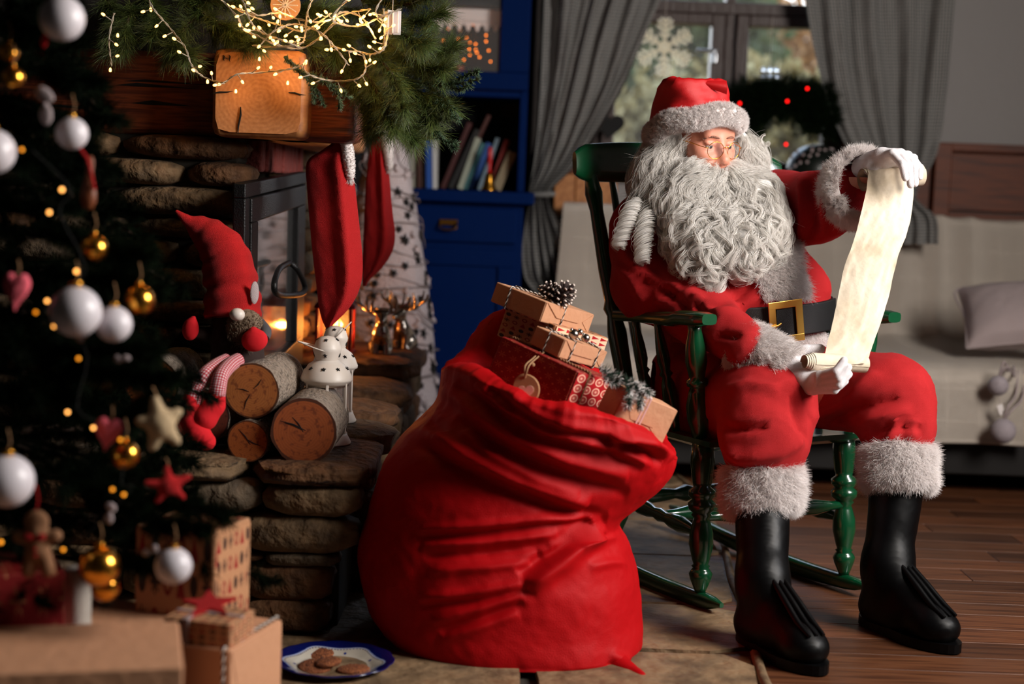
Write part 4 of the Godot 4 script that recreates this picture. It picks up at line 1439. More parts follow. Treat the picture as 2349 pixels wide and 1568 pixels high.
	var a := thing("mantel_beam", "thick pale timber beam whose squared end grain faces the camera over the fireplace", "beam", Vector3(-0.624, (y0 + y1) / 2, -4.46), "mantel beams")
	part("timber", box_mesh(Vector3(0.224, y1 - y0, 1.48), 0.022), mats.beam_along_z, a)
	# end grain with drying cracks
	var dark := mats.shadow_hole as Material
	var ring := painted(256, func(u: float, v: float) -> Color:
		var d := Vector2(u - 0.52, (v - 0.45)).length()
		var w := 0.5 + 0.5 * sin(d * 120.0 + 3.0 * noise.get_noise_2d(u * 5, v * 5))
		var g := noise.get_noise_2d(u * 14.0, v * 14.0) * 0.06
		var c := Color(0.80, 0.55, 0.34).lerp(Color(0.70, 0.44, 0.25), w * 0.4)
		return Color(c.r + g, c.g + g, c.b + g))
	var eg := mat("end_grain", Color(1, 1, 1), 0.7, {"albedo_texture": ring})
	var face := MB.new()
	var outline := PackedVector2Array()
	for q in 32:
		var g := TAU * q / 32.0
		var e := Vector2(cos(g), sin(g))
		outline.append(e * pow(pow(absf(e.x), 9.0) + pow(absf(e.y), 9.0), -1.0 / 9.0) * Vector2(0.101, 0.094))
	face.prism(outline, 0.006, Transform3D(), 0.002)
	part("end_face", face.mesh(), eg, a, Transform3D(Basis(), Vector3(0, 0, 0.7385)))
	for q in [[488, 214, 535, 209, 5], [662, 212, 702, 218, 4], [552, 245, 546, 308, 5], [512, 126, 515, 140, 3], [525, 126, 528, 142, 3], [512, 133, 527, 135, 2]]:
		var s0 := at(q[0], q[1], 3.7165) - a.position
		var s1 := at(q[2], q[3], 3.7165) - a.position
		var mb := MB.new()
		mb.tube(PackedVector3Array([s0, s0.lerp(s1, 0.3) + Vector3(0.002, 0.001, 0), s0.lerp(s1, 0.7) - Vector3(0.001, 0.001, 0), s1]), radii([q[4] * 0.0002, q[4] * 0.0005, q[4] * 0.0004, q[4] * 0.0001], 4), 5)
		part("crack", mb.mesh(), dark, a)
	var b := thing("mantel_beam", "dark reddish timber beam running left to right across the front of the fireplace", "beam", Vector3(-1.49, (y0 + y1) / 2 - 0.002, -3.94), "mantel beams")
	part("timber", box_mesh(Vector3(2.17, y1 - y0 - 0.004, 0.22), 0.022), mats.beam_along_x, b)
	for s in 9:
		var mb := MB.new()
		var x := rng.randf_range(-0.3, 0.75)
		var yy := rng.randf_range(-0.085, 0.085)
		mb.tube(PackedVector3Array([Vector3(x, yy, 0.1098), Vector3(x + 0.05, yy + 0.003, 0.1098), Vector3(x + rng.randf_range(0.1, 0.22), yy - 0.002, 0.1098)]), PackedFloat32Array([0.0006, rng.randf_range(0.003, 0.007), 0.0006]), 6, true, 0.4, Vector3.UP)
		part("crack", mb.mesh(), dark, b)
	b = thing("mantel_beam", "short beam end poking out under the pine branches behind the second stocking", "beam", Vector3(-0.777, 1.15 + (y1 - y0) / 2, -4.66), "mantel beams")
	part("timber", box_mesh(Vector3(0.74, y1 - y0 - 0.01, 0.2), 0.02), mats.beam_along_x, b)


# ================================================================ on the hearth
func log_piece(label: String, px: float, py: float, d: float, r: float, dir: Vector3, len: float, tint: Color, seed_: int) -> Node3D:
	var c := at(px, py, d)
	var z := -dir.normalized()
	var x := Vector3.UP.cross(z).normalized()
	var bas := Basis(x, z.cross(x), z)
	var t := thing("log", label, "log", c, "logs stacked on the hearth", bas)
	var mb := MB.new()
	var pts := PackedVector3Array()
	var rim := PackedVector3Array()
	var rim2 := PackedVector3Array()
	for j in 13:
		for a in 37:
			var g := TAU * (a % 36) / 36.0
			var rr := r * (1.0 + 0.05 * noise.get_noise_2d(cos(g) * 1.4 + seed_ * 5, sin(g) * 1.4) + 0.025 * noise.get_noise_3d(cos(g) * 5, sin(g) * 5, j * 0.8 + seed_))
			var p := Vector3(cos(g) * rr, sin(g) * rr, -len * j / 12.0)
			pts.append(p)
			if a < 36 and j == 0: rim.append(p)
			if a < 36 and j == 12: rim2.append(p)
	mb.grid(13, 37, pts, true, Vector2(3, 2))
	part("bark", mb.mesh(), mats.bark, t)
	mb = MB.new()
	mb.fan(rim, Vector3.BACK)
	var m := mat("log_end_%s" % tint.to_html(), tint, 0.8, {"albedo_texture": mats.log_ring_holder.albedo_texture})
	part("cut_face", mb.mesh(), m, t)
	mb = MB.new()
	mb.fan(rim2, Vector3.FORWARD)
	part("cut_face", mb.mesh(), m, t)
	for q in range(3 if r > 0.06 else 2):
		mb = MB.new()
		var a := rng.randf() * TAU
		var e := Vector3(cos(a), sin(a), 0) * r * rng.randf_range(0.45, 0.85)
		var s := Vector3(rng.randf_range(-0.15, 0.15), rng.randf_range(-0.15, 0.15), 0) * r
		mb.tube(PackedVector3Array([s, s.lerp(e, 0.5) + Vector3(e.y, -e.x, 0) * 0.06, e]), PackedFloat32Array([0.0006, 0.0014, 0.0004]), 5)
		part("crack", mb.mesh(), mats.shadow_hole, t)
	return t


func build_hearth_things() -> void:
	var bark := mat("bark", Color(1, 1, 1), 0.9, {"albedo_texture": noise_texture(0.025, 71, [Color(0.24, 0.2, 0.17), Color(0.5, 0.45, 0.4), Color(0.62, 0.56, 0.5), Color(0.36, 0.3, 0.26)], [0.0, 0.4, 0.6, 1.0])})
	bumpy(triplanar(bark, Vector3(5, 5, 5), false), noise_texture(0.04, 72, [], [], FastNoiseLite.TYPE_SIMPLEX_SMOOTH, 4), 0.5)
	var ringt := painted(256, func(u: float, v: float) -> Color:
		var q := Vector2(u - 0.5, v - 0.5)
		var d := q.length()
		var w := 0.5 + 0.5 * sin(d * 150.0 + 4.0 * noise.get_noise_2d(u * 4, v * 4))
		var c := Color(0.80, 0.55, 0.33).lerp(Color(0.66, 0.42, 0.23), w * 0.45)
		c = c.lerp(Color(0.42, 0.22, 0.12), smoothstep(0.1, 0.5, noise.get_noise_2d(u * 7 + 3, v * 7)) * 0.5)
		if d > 0.465: c = c.lerp(Color(0.22, 0.14, 0.09), 0.7)
		return c)
	mat("log_ring_holder", Color(1, 1, 1), 0.8, {"albedo_texture": ringt})
	log_piece("large log at the top of the pile, beside the hanging checked legs", 577, 896, 3.44, 0.0625, Vector3(0.10, 0.0, -1.0), 0.25, Color(0.92, 0.82, 0.68), 1)
	log_piece("large reddish log lying in front of the white lantern", 697, 989, 3.40, 0.0735, Vector3(0.0, 0.0, -1.0), 0.25, Color(0.8, 0.6, 0.46), 2)
	log_piece("smallest round log at the bottom of the pile", 568, 1012, 3.42, 0.047, Vector3(0.12, 0.01, -0.98), 0.28, Color(0.9, 0.72, 0.54), 3)
	log_piece("log at the left end of the hearth, half hidden by a tree branch", 348, 882, 3.46, 0.061, Vector3(0.03, 0.0, -1.0), 0.26, Color(0.9, 0.7, 0.5), 4)
	log_piece("dark log behind the red shoes of the toy gnome", 462, 955, 3.45, 0.064, Vector3(0.05, 0.01, -0.98), 0.22, Color(0.5, 0.28, 0.2), 5)
	build_gnome()
	white_lantern("white metal lantern with star cut-outs behind the large reddish log", 749, 868, 3.63, 0.0615, [688, 784, 756, 806])
	white_lantern("white metal lantern with star cut-outs, the one standing further back with its wire handle up", 768, 838, 3.9, 0.058, [803, 741, 762, 782])
	red_lantern()
	reindeer("silver reindeer candle holder nearest the white lanterns", 872, 812, 4.86, 0.1)
	reindeer("silver reindeer candle holder standing behind the other one, by the blue cabinet", 925, 792, 5.05, -0.5)
	star_cone()


func build_gnome() -> void:
	var o := at(545, 845, 3.53)
	var t := thing("toy_gnome", "toy gnome with tall bent red hat, fur beard and checked dangling legs on the logs", "gnome", o)
	var at_ := func(px: float, py: float, d: float) -> Vector3: return at(px, py, d - 0.09 * smoothstep(3.42, 3.5, d)) - o
	var brown := mat("gnome_brown", Color(0.16, 0.09, 0.07), 0.9)
	var vox := field(Vector3(-0.13, -0.05, -0.1), Vector3(0.1, 0.18, 0.1), 0.006)
	vox.cap(at_.call(545, 820, 3.64), at_.call(540, 740, 3.66), 0.062, 0.055, 0.02)
	vox.cap(at_.call(492, 770, 3.64), at_.call(450, 762, 3.62), 0.02, 0.015, 0.01)
	part("body", meshed(vox, 0.003, 20.0).mesh(), brown, t)
	# hat
	var path := [at_.call(534, 728, 3.645), at_.call(533, 690, 3.65), at_.call(529, 640, 3.66), at_.call(517, 592, 3.67), at_.call(494, 554, 3.67), at_.call(462, 526, 3.67), at_.call(430, 506, 3.66), at_.call(403, 483, 3.65)]
	var l := line(path, 8)
	var rad := radii([0.065, 0.065, 0.063, 0.058, 0.048, 0.032, 0.015, 0.003], l.size())
	for k in rad.size():
		rad[k] *= 1.0 - 0.10 * exp(-pow((k - 13.0) / 1.6, 2)) + 0.03 * sin(k * 0.9)
	var mb := MB.new()
	mb.tube(l, rad, 28)
	for k in mb.v.size(): mb.v[k] += mb.n[k] * 0.004 * noise.get_noise_3dv(mb.v[k] * 14.0)
	var hat := part("hat", mb.mesh(), mats.gnome_felt, t)
	mb = MB.new()
	mb.ellipsoid(Transform3D(Basis(Vector3.UP, 0.75), at_.call(584, 671, 3.605)), Vector3(0.012, 0.026, 0.004), 8, 14)
	part("patch", mb.mesh(), mats.pillow_cloth, hat)
	mb = MB.new()
	mb.ellipsoid(Transform3D(Basis(), at_.call(544, 721, 3.565)), Vector3(0.0175, 0.0145, 0.017), 12, 18)
	part("nose", mb.mesh(), mats.white_enamel, t)
	# beard
	var fur := mat("gnome_fur", Color(0.50, 0.42, 0.34), 0.8)
	mb = MB.new()
	mb.ellipsoid(Transform3D(Basis(), at_.call(562, 748, 3.60)), Vector3(0.042, 0.040, 0.022), 12, 18)
	var bd := part("beard", mb.mesh(), fur, t)
	copies("beard_hair", tuft(0.026, 0.004, 8, 0.0007, 0.5), fur, fur_places(mb, 800, Vector3(0, -1.2, 0.2)), bd)
	# mittens
	vox = field(at_.call(585, 778, 3.57) - Vector3(0.05, 0.05, 0.04), at_.call(585, 778, 3.57) + Vector3(0.05, 0.06, 0.04), 0.004)
	vox.ell(at_.call(584, 780, 3.57), Basis(Vector3.BACK, 0.2), Vector3(0.030, 0.026, 0.018), 0.01)
	vox.cap(at_.call(584, 772, 3.57), at_.call(581, 755, 3.57), 0.012, 0.007, 0.008)
	part("mitten", meshed(vox).mesh(), mats.mitten_felt, t)
	vox = field(at_.call(437, 752, 3.6) - Vector3(0.05, 0.05, 0.04), at_.call(437, 752, 3.6) + Vector3(0.05, 0.06, 0.04), 0.004)
	vox.ell(at_.call(437, 755, 3.6), Basis(Vector3.BACK, -0.1), Vector3(0.019, 0.026, 0.016), 0.01)
	vox.cap(at_.call(440, 740, 3.6), at_.call(444, 728, 3.6), 0.010, 0.005, 0.008)
	part("mitten", meshed(vox).mesh(), mats.mitten_felt, t)
	part("sleeve", tube_mesh([at_.call(596, 742, 3.63), at_.call(608, 760, 3.6), at_.call(606, 775, 3.585)], [0.014, 0.015, 0.012], 12, 6), mats.bark_cloth if mats.has("bark_cloth") else mat("bark_cloth", Color(0.3, 0.29, 0.3), 0.9), t)
	# legs and shoes
	var check := painted(64, func(u: float, v: float) -> Color:
		var a := (1.0 if fposmod(u * 2.0, 1.0) < 0.5 else 0.0) + (1.0 if fposmod(v * 2.0, 1.0) < 0.5 else 0.0)
		return Color(0.86, 0.80, 0.80).lerp(Color(0.66, 0.03, 0.10), a / 2.0))
	var gm := mat("gingham_red", Color(1, 1, 1), 0.9, {"albedo_texture": check})
	gm.uv1_scale = Vector3(9, 14, 1)
	for q in [[[[548, 824, 3.55], [526, 838, 3.44], [508, 860, 3.345], [501, 885, 3.325], [498, 905, 3.325]], [[498, 900, 3.325], [492, 930, 3.325], [470, 958, 3.32], [452, 972, 3.32]]], [[[520, 826, 3.55], [495, 840, 3.42], [468, 862, 3.345], [449, 892, 3.325], [440, 925, 3.32]], [[440, 915, 3.32], [437, 962, 3.32], [452, 992, 3.315], [474, 1012, 3.31]]]]:
		var pts := []
		for p in q[0]: pts.append(at_.call(p[0], p[1], p[2]))
		var leg := part("leg", tube_mesh(pts, [0.016, 0.017, 0.017, 0.018, 0.019], 14, 8), gm, t)
		pts = []
		for p in q[1]: pts.append(at_.call(p[0], p[1], p[2]))
		vox = field(pts[0] - Vector3(0.09, 0.15, 0.06), pts[0] + Vector3(0.09, 0.05, 0.06), 0.004)
		vox.cap(pts[0], pts[1], 0.019, 0.021, 0.012)
		vox.cap(pts[1], pts[2], 0.021, 0.025, 0.012)
		vox.cap(pts[2], pts[3], 0.025, 0.020, 0.012)
		part("shoe", meshed(vox).mesh(), mats.mitten_felt, leg)


func white_lantern(label: String, px: float, py: float, d: float, r: float, handle: Array) -> void:
	var c := at(px, py, d)
	var base_y := at(700, 1062, 3.36).y + (0.012 if d > 3.7 else 0.0)
	var t := thing("lantern", label, "lantern", Vector3(c.x, base_y, c.z), "white lanterns")
	var yb := c.y - base_y
	var m: Material = mats.white_enamel
	var mb := MB.new()
	mb.lathe(PackedVector2Array([Vector2(0.0001, 0), Vector2(r * 0.98, 0), Vector2(r * 1.0, 0.006), Vector2(r * 0.86, 0.022), Vector2(r * 0.84, 0.028), Vector2(0.0001, 0.03)]), 36)
	part("foot", mb.mesh(), m, t)
	for k in 6:
		var a := TAU * (k + 0.35) / 6
		var p := Vector3(cos(a), 0, sin(a)) * r * 0.82
		part("post", box_mesh(Vector3(0.007, yb - 0.03, 0.007), 0.0015, Transform3D(Basis(Vector3.UP, -a), p + Vector3(0, (yb + 0.028) / 2, 0))), m, t)
		var a2 := TAU * (k + 0.85) / 6
		part("pane", box_mesh(Vector3(0.002, yb - 0.04, r * 0.74), 0.0005, Transform3D(Basis(Vector3.UP, -a2), Vector3(cos(a2), 0, sin(a2)) * r * 0.70 + Vector3(0, (yb + 0.028) / 2, 0))), mats.pane, t)
	mb = MB.new()
	mb.lathe(PackedVector2Array([Vector2(0.0001, yb - 0.016), Vector2(r * 0.84, yb - 0.016), Vector2(r * 0.87, yb - 0.008), Vector2(r * 0.99, yb - 0.004), Vector2(r * 1.0, yb + 0.001), Vector2(r * 0.97, yb + 0.006), Vector2(r * 0.88, yb + 0.020), Vector2(r * 0.70, yb + 0.034), Vector2(r * 0.50, yb + 0.042), Vector2(r * 0.44, yb + 0.045)]), 40)
	var roof := part("roof", mb.mesh(), m, t)
	mb = MB.new()
	var y2 := yb + 0.045
	mb.lathe(PackedVector2Array([Vector2(r * 0.42, y2 - 0.006), Vector2(r * 0.46, y2 + 0.006), Vector2(r * 0.53, y2 + 0.02), Vector2(r * 0.545, y2 + 0.026), Vector2(r * 0.52, y2 + 0.03), Vector2(r * 0.50, y2 + 0.034), Vector2(r * 0.42, y2 + 0.046), Vector2(r * 0.25, y2 + 0.054), Vector2(0.0001, y2 + 0.057)]), 36)
	var cap := part("chimney_cap", mb.mesh(), m, t)
	# star cut-outs
	for k in 9:
		var a := TAU * k / 9.0 + 0.2
		var u := Vector3(cos(a), 0, sin(a))
		mb = MB.new()
		var nn := (u * 0.62 + Vector3.UP * 0.78).normalized()
		var x := Vector3.UP.cross(nn).normalized()
		mb.prism(star_poly(0.0058, 0.0024), 0.0024, Transform3D(Basis(x, nn.cross(x), nn), u * r * 0.80 + Vector3(0, yb + 0.0272, 0)))
		part("star_hole", mb.mesh(), mats.shadow_hole, roof)
		if k % 2 == 0:
			nn = (u * 0.98 + Vector3.UP * -0.2).normalized()
			x = Vector3.UP.cross(nn).normalized()
			mb = MB.new()
			mb.prism(star_poly(0.0055, 0.0023), 0.0024, Transform3D(Basis(x, nn.cross(x), nn), u * r * 0.494 + Vector3(0, y2 + 0.012, 0)))
			mb.prism(star_poly(0.0052, 0.0022), 0.0024, Transform3D(Basis(x, (nn + Vector3.UP * 1.6).normalized().cross(x), (nn + Vector3.UP * 1.6).normalized()), u * r * 0.385 + Vector3(0, y2 + 0.0482, 0)))
			part("star_hole", mb.mesh(), mats.shadow_hole, cap)
	# wire handle, tipped over
	var h0 := at(handle[0], handle[1], d - 0.02) - t.position
	var h1 := at(handle[2], handle[3], d - 0.005) - t.position
	var w := Vector3(0, 0, r * 0.45)
	part("handle", tube_mesh([h1 + w * 0.9, h1.lerp(h0, 0.5) + w * 0.8, h0 + w * 0.1, h0 - w * 0.1, h1.lerp(h0, 0.5) - w * 0.8, h1 - w * 0.9], [0.0016], 6, 6), m, t)
	mb = MB.new()
	mb.lathe(PackedVector2Array([Vector2(0.0001, 0.03), Vector2(0.018, 0.03), Vector2(0.018, 0.055), Vector2(0.0001, 0.056)]), 16)
	part("candle", mb.mesh(), mats.white_fur, t)


func red_lantern() -> void:
	var c := at(768, 800, 4.85)
	var t := thing("lantern", "red metal lantern with a burning candle below the toe of the first stocking", "lantern", Vector3(c.x, 0.47, c.z))
	var m := mat("lantern_red", Color(0.45, 0.02, 0.03), 0.4)
	var hgt := at(768, 690, 4.85).y - 0.47
	part("base", box_mesh(Vector3(0.12, 0.012, 0.12), 0.003), m, t, Transform3D(Basis(), Vector3(0, 0.006, 0)))
	for x in [-1, 1]:
		for z in [-1, 1]:
			part("post", box_mesh(Vector3(0.01, hgt - 0.03, 0.01), 0.002), m, t, Transform3D(Basis(), Vector3(x * 0.052, hgt / 2, z * 0.052)))
		part("pane", box_mesh(Vector3(0.002, hgt - 0.05, 0.094), 0.0005), mats.pane, t, Transform3D(Basis(), Vector3(x * 0.052, hgt / 2, 0)))
		part("pane", box_mesh(Vector3(0.094, hgt - 0.05, 0.002), 0.0005), mats.pane, t, Transform3D(Basis(), Vector3(0, hgt / 2, x * 0.052)))
	var mb := MB.new()
	mb.lathe(PackedVector2Array([Vector2(0.088, hgt - 0.02), Vector2(0.086, hgt - 0.012), Vector2(0.03, hgt + 0.03), Vector2(0.012, hgt + 0.034), Vector2(0.0001, hgt + 0.036)]), 4, Transform3D(Basis(Vector3.UP, PI / 4), Vector3.ZERO))
	part("roof", mb.mesh(), m, t)
	mb = MB.new()
	mb.lathe(PackedVector2Array([Vector2(0.0001, 0.012), Vector2(0.024, 0.012), Vector2(0.025, 0.07), Vector2(0.0001, 0.068)]), 18)
	part("candle", mb.mesh(), mats.throw, t)
	mb = MB.new()
	mb.lathe(PackedVector2Array([Vector2(0.0001, 0.07), Vector2(0.005, 0.076), Vector2(0.006, 0.082), Vector2(0.0035, 0.094), Vector2(0.0001, 0.106)]), 10)
	part("flame", mb.mesh(), mat("flame", Color(1, 0.8, 0.4), 0.5, {"emission_enabled": true, "emission": Color(1.0, 0.62, 0.22), "emission_energy_multiplier": 30.0}), t)
	bulb_lamp("lantern_flame_light", Vector3(0, 0.084, 0), Color(1, 0.6, 0.25), 0.075, 0.01, t)


func reindeer(label: String, px: float, py: float, d: float, turn: float) -> void:
	var c := at(px, py, d)
	var t := thing("reindeer_candle_holder", label, "candle holder", Vector3(c.x, 0.468, c.z), "silver reindeer", Basis(Vector3.UP, turn))
	var vox := field(Vector3(-0.08, -0.01, -0.09), Vector3(0.08, 0.18, 0.09), 0.0045)
	vox.cap(Vector3(0, 0.045, -0.015), Vector3(0, 0.07, 0.012), 0.031, 0.026, 0.02)
	vox.cap(Vector3(0, 0.07, 0.012), Vector3(0, 0.112, 0.02), 0.024, 0.016, 0.015)
	vox.cap(Vector3(0, 0.122, 0.022), Vector3(0, 0.112, 0.055), 0.018, 0.010, 0.012)
	for s in [-1, 1]:
		vox.cap(Vector3(s * 0.017, 0.05, 0.014), Vector3(s * 0.016, 0.003, 0.022), 0.013, 0.009, 0.008)
		vox.cap(Vector3(s * 0.022, 0.03, -0.02), Vector3(s * 0.025, 0.008, 0.012), 0.018, 0.010, 0.01)
		vox.cap(Vector3(s * 0.016, 0.135, 0.016), Vector3(s * 0.034, 0.142, 0.01), 0.007, 0.003, 0.006)
	part("body", meshed(vox).mesh(), mats.silver, t)
	var mb := MB.new()
	mb.lathe(PackedVector2Array([Vector2(0.0001, 0.132), Vector2(0.02, 0.134), Vector2(0.024, 0.15), Vector2(0.026, 0.151), Vector2(0.022, 0.14), Vector2(0.0001, 0.138)]), 20)
	part("candle_cup", mb.mesh(), mats.silver, t)
	for s in [-1.0, 1.0]:
		mb = MB.new()
		for q in [[[0.014, 0.135, 0.012], [0.045, 0.142, 0.008], [0.066, 0.165, 0.0], [0.07, 0.2, -0.005]], [[0.045, 0.142, 0.008], [0.047, 0.17, 0.012], [0.042, 0.192, 0.016]], [[0.058, 0.155, 0.004], [0.082, 0.168, 0.004], [0.09, 0.19, 0.002]], [[0.03, 0.139, 0.01], [0.03, 0.162, 0.018], [0.026, 0.178, 0.024]]]:
			var l := line([Vector3(s * q[0][0], q[0][1], q[0][2]), Vector3(s * q[1][0], q[1][1], q[1][2]), Vector3(s * q[2][0], q[2][1], q[2][2])] + ([Vector3(s * q[3][0], q[3][1], q[3][2])] if q.size() > 3 else []), 5)
			mb.tube(l, radii([0.0055, 0.0048, 0.0026], l.size()), 8)
		part("antler", mb.mesh(), mats.silver, t)


func star_cone() -> void:
	var c := at(868, 980, 5.62)
	var t := thing("star_cone_tree", "tall white cone covered in felt stars and wrapped in wire, beside the blue cabinet", "decoration", Vector3(c.x, 0, c.z))
	var prof := [[0.0, 0.225], [0.14, 0.222], [0.32, 0.205], [0.5, 0.185], [0.7, 0.155], [0.9, 0.118], [1.1, 0.075], [1.25, 0.035], [1.32, 0.008]]
	var rad := func(y: float) -> float:
		for k in prof.size() - 1:
			if y <= prof[k + 1][0]: return lerpf(prof[k][1], prof[k + 1][1], (y - prof[k][0]) / (prof[k + 1][0] - prof[k][0]))
		return 0.004
	var white := bumpy(triplanar(mat("felt_white", Color(0.74, 0.69, 0.70), 0.95), Vector3(5, 5, 5)), noise_texture(0.03, 81, [], []), 0.6)
	var pts := PackedVector3Array()
	for j in 45:
		var y := 1.32 * j / 44.0
		for a in 49:
			var g := TAU * (a % 48) / 48.0
			var r: float = rad.call(y) + 0.006 * noise.get_noise_3d(cos(g) * 3, y * 9, sin(g) * 3)
			pts.append(Vector3(cos(g) * r, y, sin(g) * r))
	var mb := MB.new()
	mb.grid(45, 49, pts, true)
	part("cone", mb.mesh(), white, t)
	# stars: dark openings and raised felt stars
	for k in 290:
		var y := 1.27 * (1.0 - sqrt(1.0 - fposmod(k * 0.618, 1.0) * 0.99))
		var g := 0.1 + (PI + 0.75) * rng.randf()
		var u := Vector3(cos(g), 0, sin(g))
		var r: float = rad.call(y)
		var nn := (u + Vector3.UP * 0.15).normalized()
		var x := Vector3.UP.cross(nn).normalized()
		var b := Basis(x, nn.cross(x), nn)
		mb = MB.new()
		var dark := k % 3 > 0
		if not dark: b = b * Basis(Vector3.RIGHT, rng.randf_range(-0.5, 0.5)) * Basis(Vector3.UP, rng.randf_range(-0.5, 0.5))
		mb.prism(star_poly(rng.randf_range(0.014, 0.023), 0.008, 5, rng.randf() * TAU), 0.006, Transform3D(b, Vector3(0, y, 0) + u * (r + (0.006 if dark else 0.010))))
		part("star_opening" if dark else "felt_star", mb.mesh(), mats.shadow_hole if dark else white, t)
	var wire := mat("wire_grey", Color(0.5, 0.45, 0.44), 0.5)
	for w in 3:
		var l := PackedVector3Array()
		for k in 120:
			var y := 0.18 + 1.0 * k / 119.0
			var g := k * 0.33 + w * 2.1 + 0.4 * sin(k * 0.7 + w)
			var r: float = rad.call(y) + 0.012 + 0.006 * sin(k * 1.3)
			l.append(Vector3(cos(g) * r, y + 0.03 * sin(k * 0.5 + w), sin(g) * r))
		mb = MB.new()
		mb.tube(l, PackedFloat32Array([0.0022]), 5)
		part("wire_wrap", mb.mesh(), wire, t)


# ================================================================ the rocking chair
var chair_xf := Transform3D(Basis(Vector3(0.860, 0, -0.5105), Vector3.UP, Vector3(0.5105, 0, 0.860)), Vector3(0.683, 0.002, -3.833))


func build_chair() -> void:
	var t := thing("rocking_chair", "glossy dark green wooden rocking chair with turned legs under the person in red", "chair", chair_xf.origin, "", chair_xf.basis)
	var g: Material = mats.chair_green
	for s: float in [-1.0, 1.0]:
		var u := 0.233 * s
		# rocker: a bent bar, deeper in the middle
		var pts := PackedVector3Array()
		for k in 25:
			var f := lerpf(0.085, -0.76, k / 24.0)
			var low := 0.055 * pow((f + 0.22) / 0.54, 2.0) * (0.75 if f > -0.22 else 1.0)
			var tall := 0.046 - 0.012 * absf(k - 12.0) / 12.0
			var wd := 0.034
			var sh := 1.0
			if k == 0 or k == 24: sh = 0.35
			elif k == 1 or k == 23: sh = 0.85
			for c in 13:
				var a := TAU * (c % 12) / 12.0
				var e := Vector2(cos(a), sin(a))
				var m := pow(pow(absf(e.x), 5.0) + pow(absf(e.y), 5.0), -0.2)
				pts.append(Vector3(u + e.x * m * wd / 2 * sh, low + tall / 2 + e.y * m * tall / 2 * sh, f))
		var mb := MB.new()
		mb.grid(25, 13, pts, true)
		mb.fan(pts.slice(0, 12), Vector3.BACK)
		mb.fan(pts.slice(24 * 13, 24 * 13 + 12), Vector3.FORWARD)
		part("rocker", mb.mesh(), g, t)
		# legs
		var leg := [[0.0, 0.013], [0.03, 0.017], [0.09, 0.026], [0.125, 0.029], [0.15, 0.024], [0.165, 0.019], [0.178, 0.023], [0.188, 0.018], [0.22, 0.022], [0.32, 0.030], [0.40, 0.029], [0.47, 0.022], [0.50, 0.019], [0.52, 0.026], [0.535, 0.022], [0.56, 0.033], [0.60, 0.034], [0.625, 0.024], [0.65, 0.033], [0.685, 0.033], [0.71, 0.021], [0.74, 0.024], [0.88, 0.030], [1.0, 0.026]]
		part("leg", turned(Vector3(u, 0.042, 0.0), Vector3(u * 0.98, 0.405, -0.025), leg, 20), g, t)
		part("leg", turned(Vector3(u, 0.04, -0.40), Vector3(u * 0.86, 0.405, -0.345), leg, 20), g, t)
		var st := [[0.0, 0.010], [0.12, 0.012], [0.25, 0.021], [0.36, 0.019], [0.43, 0.013], [0.5, 0.018], [0.57, 0.013], [0.64, 0.019], [0.75, 0.021], [0.88, 0.012], [1.0, 0.010]]
		part("stretcher", turned(Vector3(u, 0.185, 0.0), Vector3(u * 0.93, 0.205, -0.375), st), g, t)
		# arm
		pts = PackedVector3Array()
		var ua := 0.295 * s
		for k in 19:
			var f := lerpf(0.062, -0.36, k / 18.0)
			var w := 0.060 if k < 6 else lerpf(0.060, 0.042, minf((k - 6) / 5.0, 1.0))
			var tk := 0.036 if k < 7 else lerpf(0.036, 0.029, minf((k - 7) / 4.0, 1.0))
			var drop := 0.0 if k < 6 else 0.005
			var sh := 0.72 if k == 0 else (0.93 if k == 1 else 1.0)
			var uu := lerpf(ua, 0.262 * s, k / 18.0)
			for c in 17:
				var a := TAU * (c % 16) / 16.0
				var e := Vector2(cos(a), sin(a))
				var m := pow(pow(absf(e.x), 4.0) + pow(absf(e.y), 4.0), -0.25)
				pts.append(Vector3(uu + e.x * m * w / 2 * sh, 0.716 - drop - 0.022 * k / 18.0 + e.y * m * tk / 2 * sh, f))
		mb = MB.new()
		mb.grid(19, 17, pts, true)
		mb.fan(pts.slice(0, 16), Vector3.BACK)
		part("armrest", mb.mesh(), g, t)
		var post := [[0.0, 0.018], [0.06, 0.021], [0.16, 0.029], [0.28, 0.030], [0.40, 0.022], [0.44, 0.018], [0.46, 0.026], [0.50, 0.026], [0.52, 0.019], [0.56, 0.021], [0.66, 0.027], [0.80, 0.024], [0.93, 0.016], [1.0, 0.018]]
		part("arm_post", turned(Vector3(0.235 * s, 0.42, -0.03), Vector3(0.288 * s, 0.704, -0.005), post, 18), g, t)
		var sp := [[0.0, 0.010], [0.1, 0.013], [0.3, 0.020], [0.42, 0.017], [0.48, 0.011], [0.51, 0.018], [0.54, 0.012], [0.62, 0.017], [0.75, 0.015], [0.92, 0.009], [1.0, 0.010]]
		part("spindle", turned(Vector3(0.232 * s, 0.42, -0.13), Vector3(0.280 * s, 0.697, -0.17), sp), g, t)
		part("spindle", turned(Vector3(0.228 * s, 0.42, -0.24), Vector3(0.274 * s, 0.688, -0.27), sp), g, t)
		# back post
		part("back_post", turned(Vector3(0.215 * s, 0.42, -0.35), Vector3(0.283 * s, 1.05, -0.49), [[0.0, 0.019], [0.1, 0.022], [0.35, 0.026], [0.42, 0.019], [0.45, 0.026], [0.48, 0.019], [0.6, 0.022], [0.85, 0.018], [0.92, 0.024], [1.0, 0.015]], 16), g, t)
	var st2 := [[0.0, 0.010], [0.1, 0.012], [0.22, 0.021], [0.34, 0.018], [0.42, 0.013], [0.5, 0.024], [0.58, 0.013], [0.66, 0.018], [0.78, 0.021], [0.9, 0.012], [1.0, 0.010]]
	part("stretcher", turned(Vector3(-0.225, 0.225, -0.01), Vector3(0.225, 0.225, -0.01), st2), g, t)
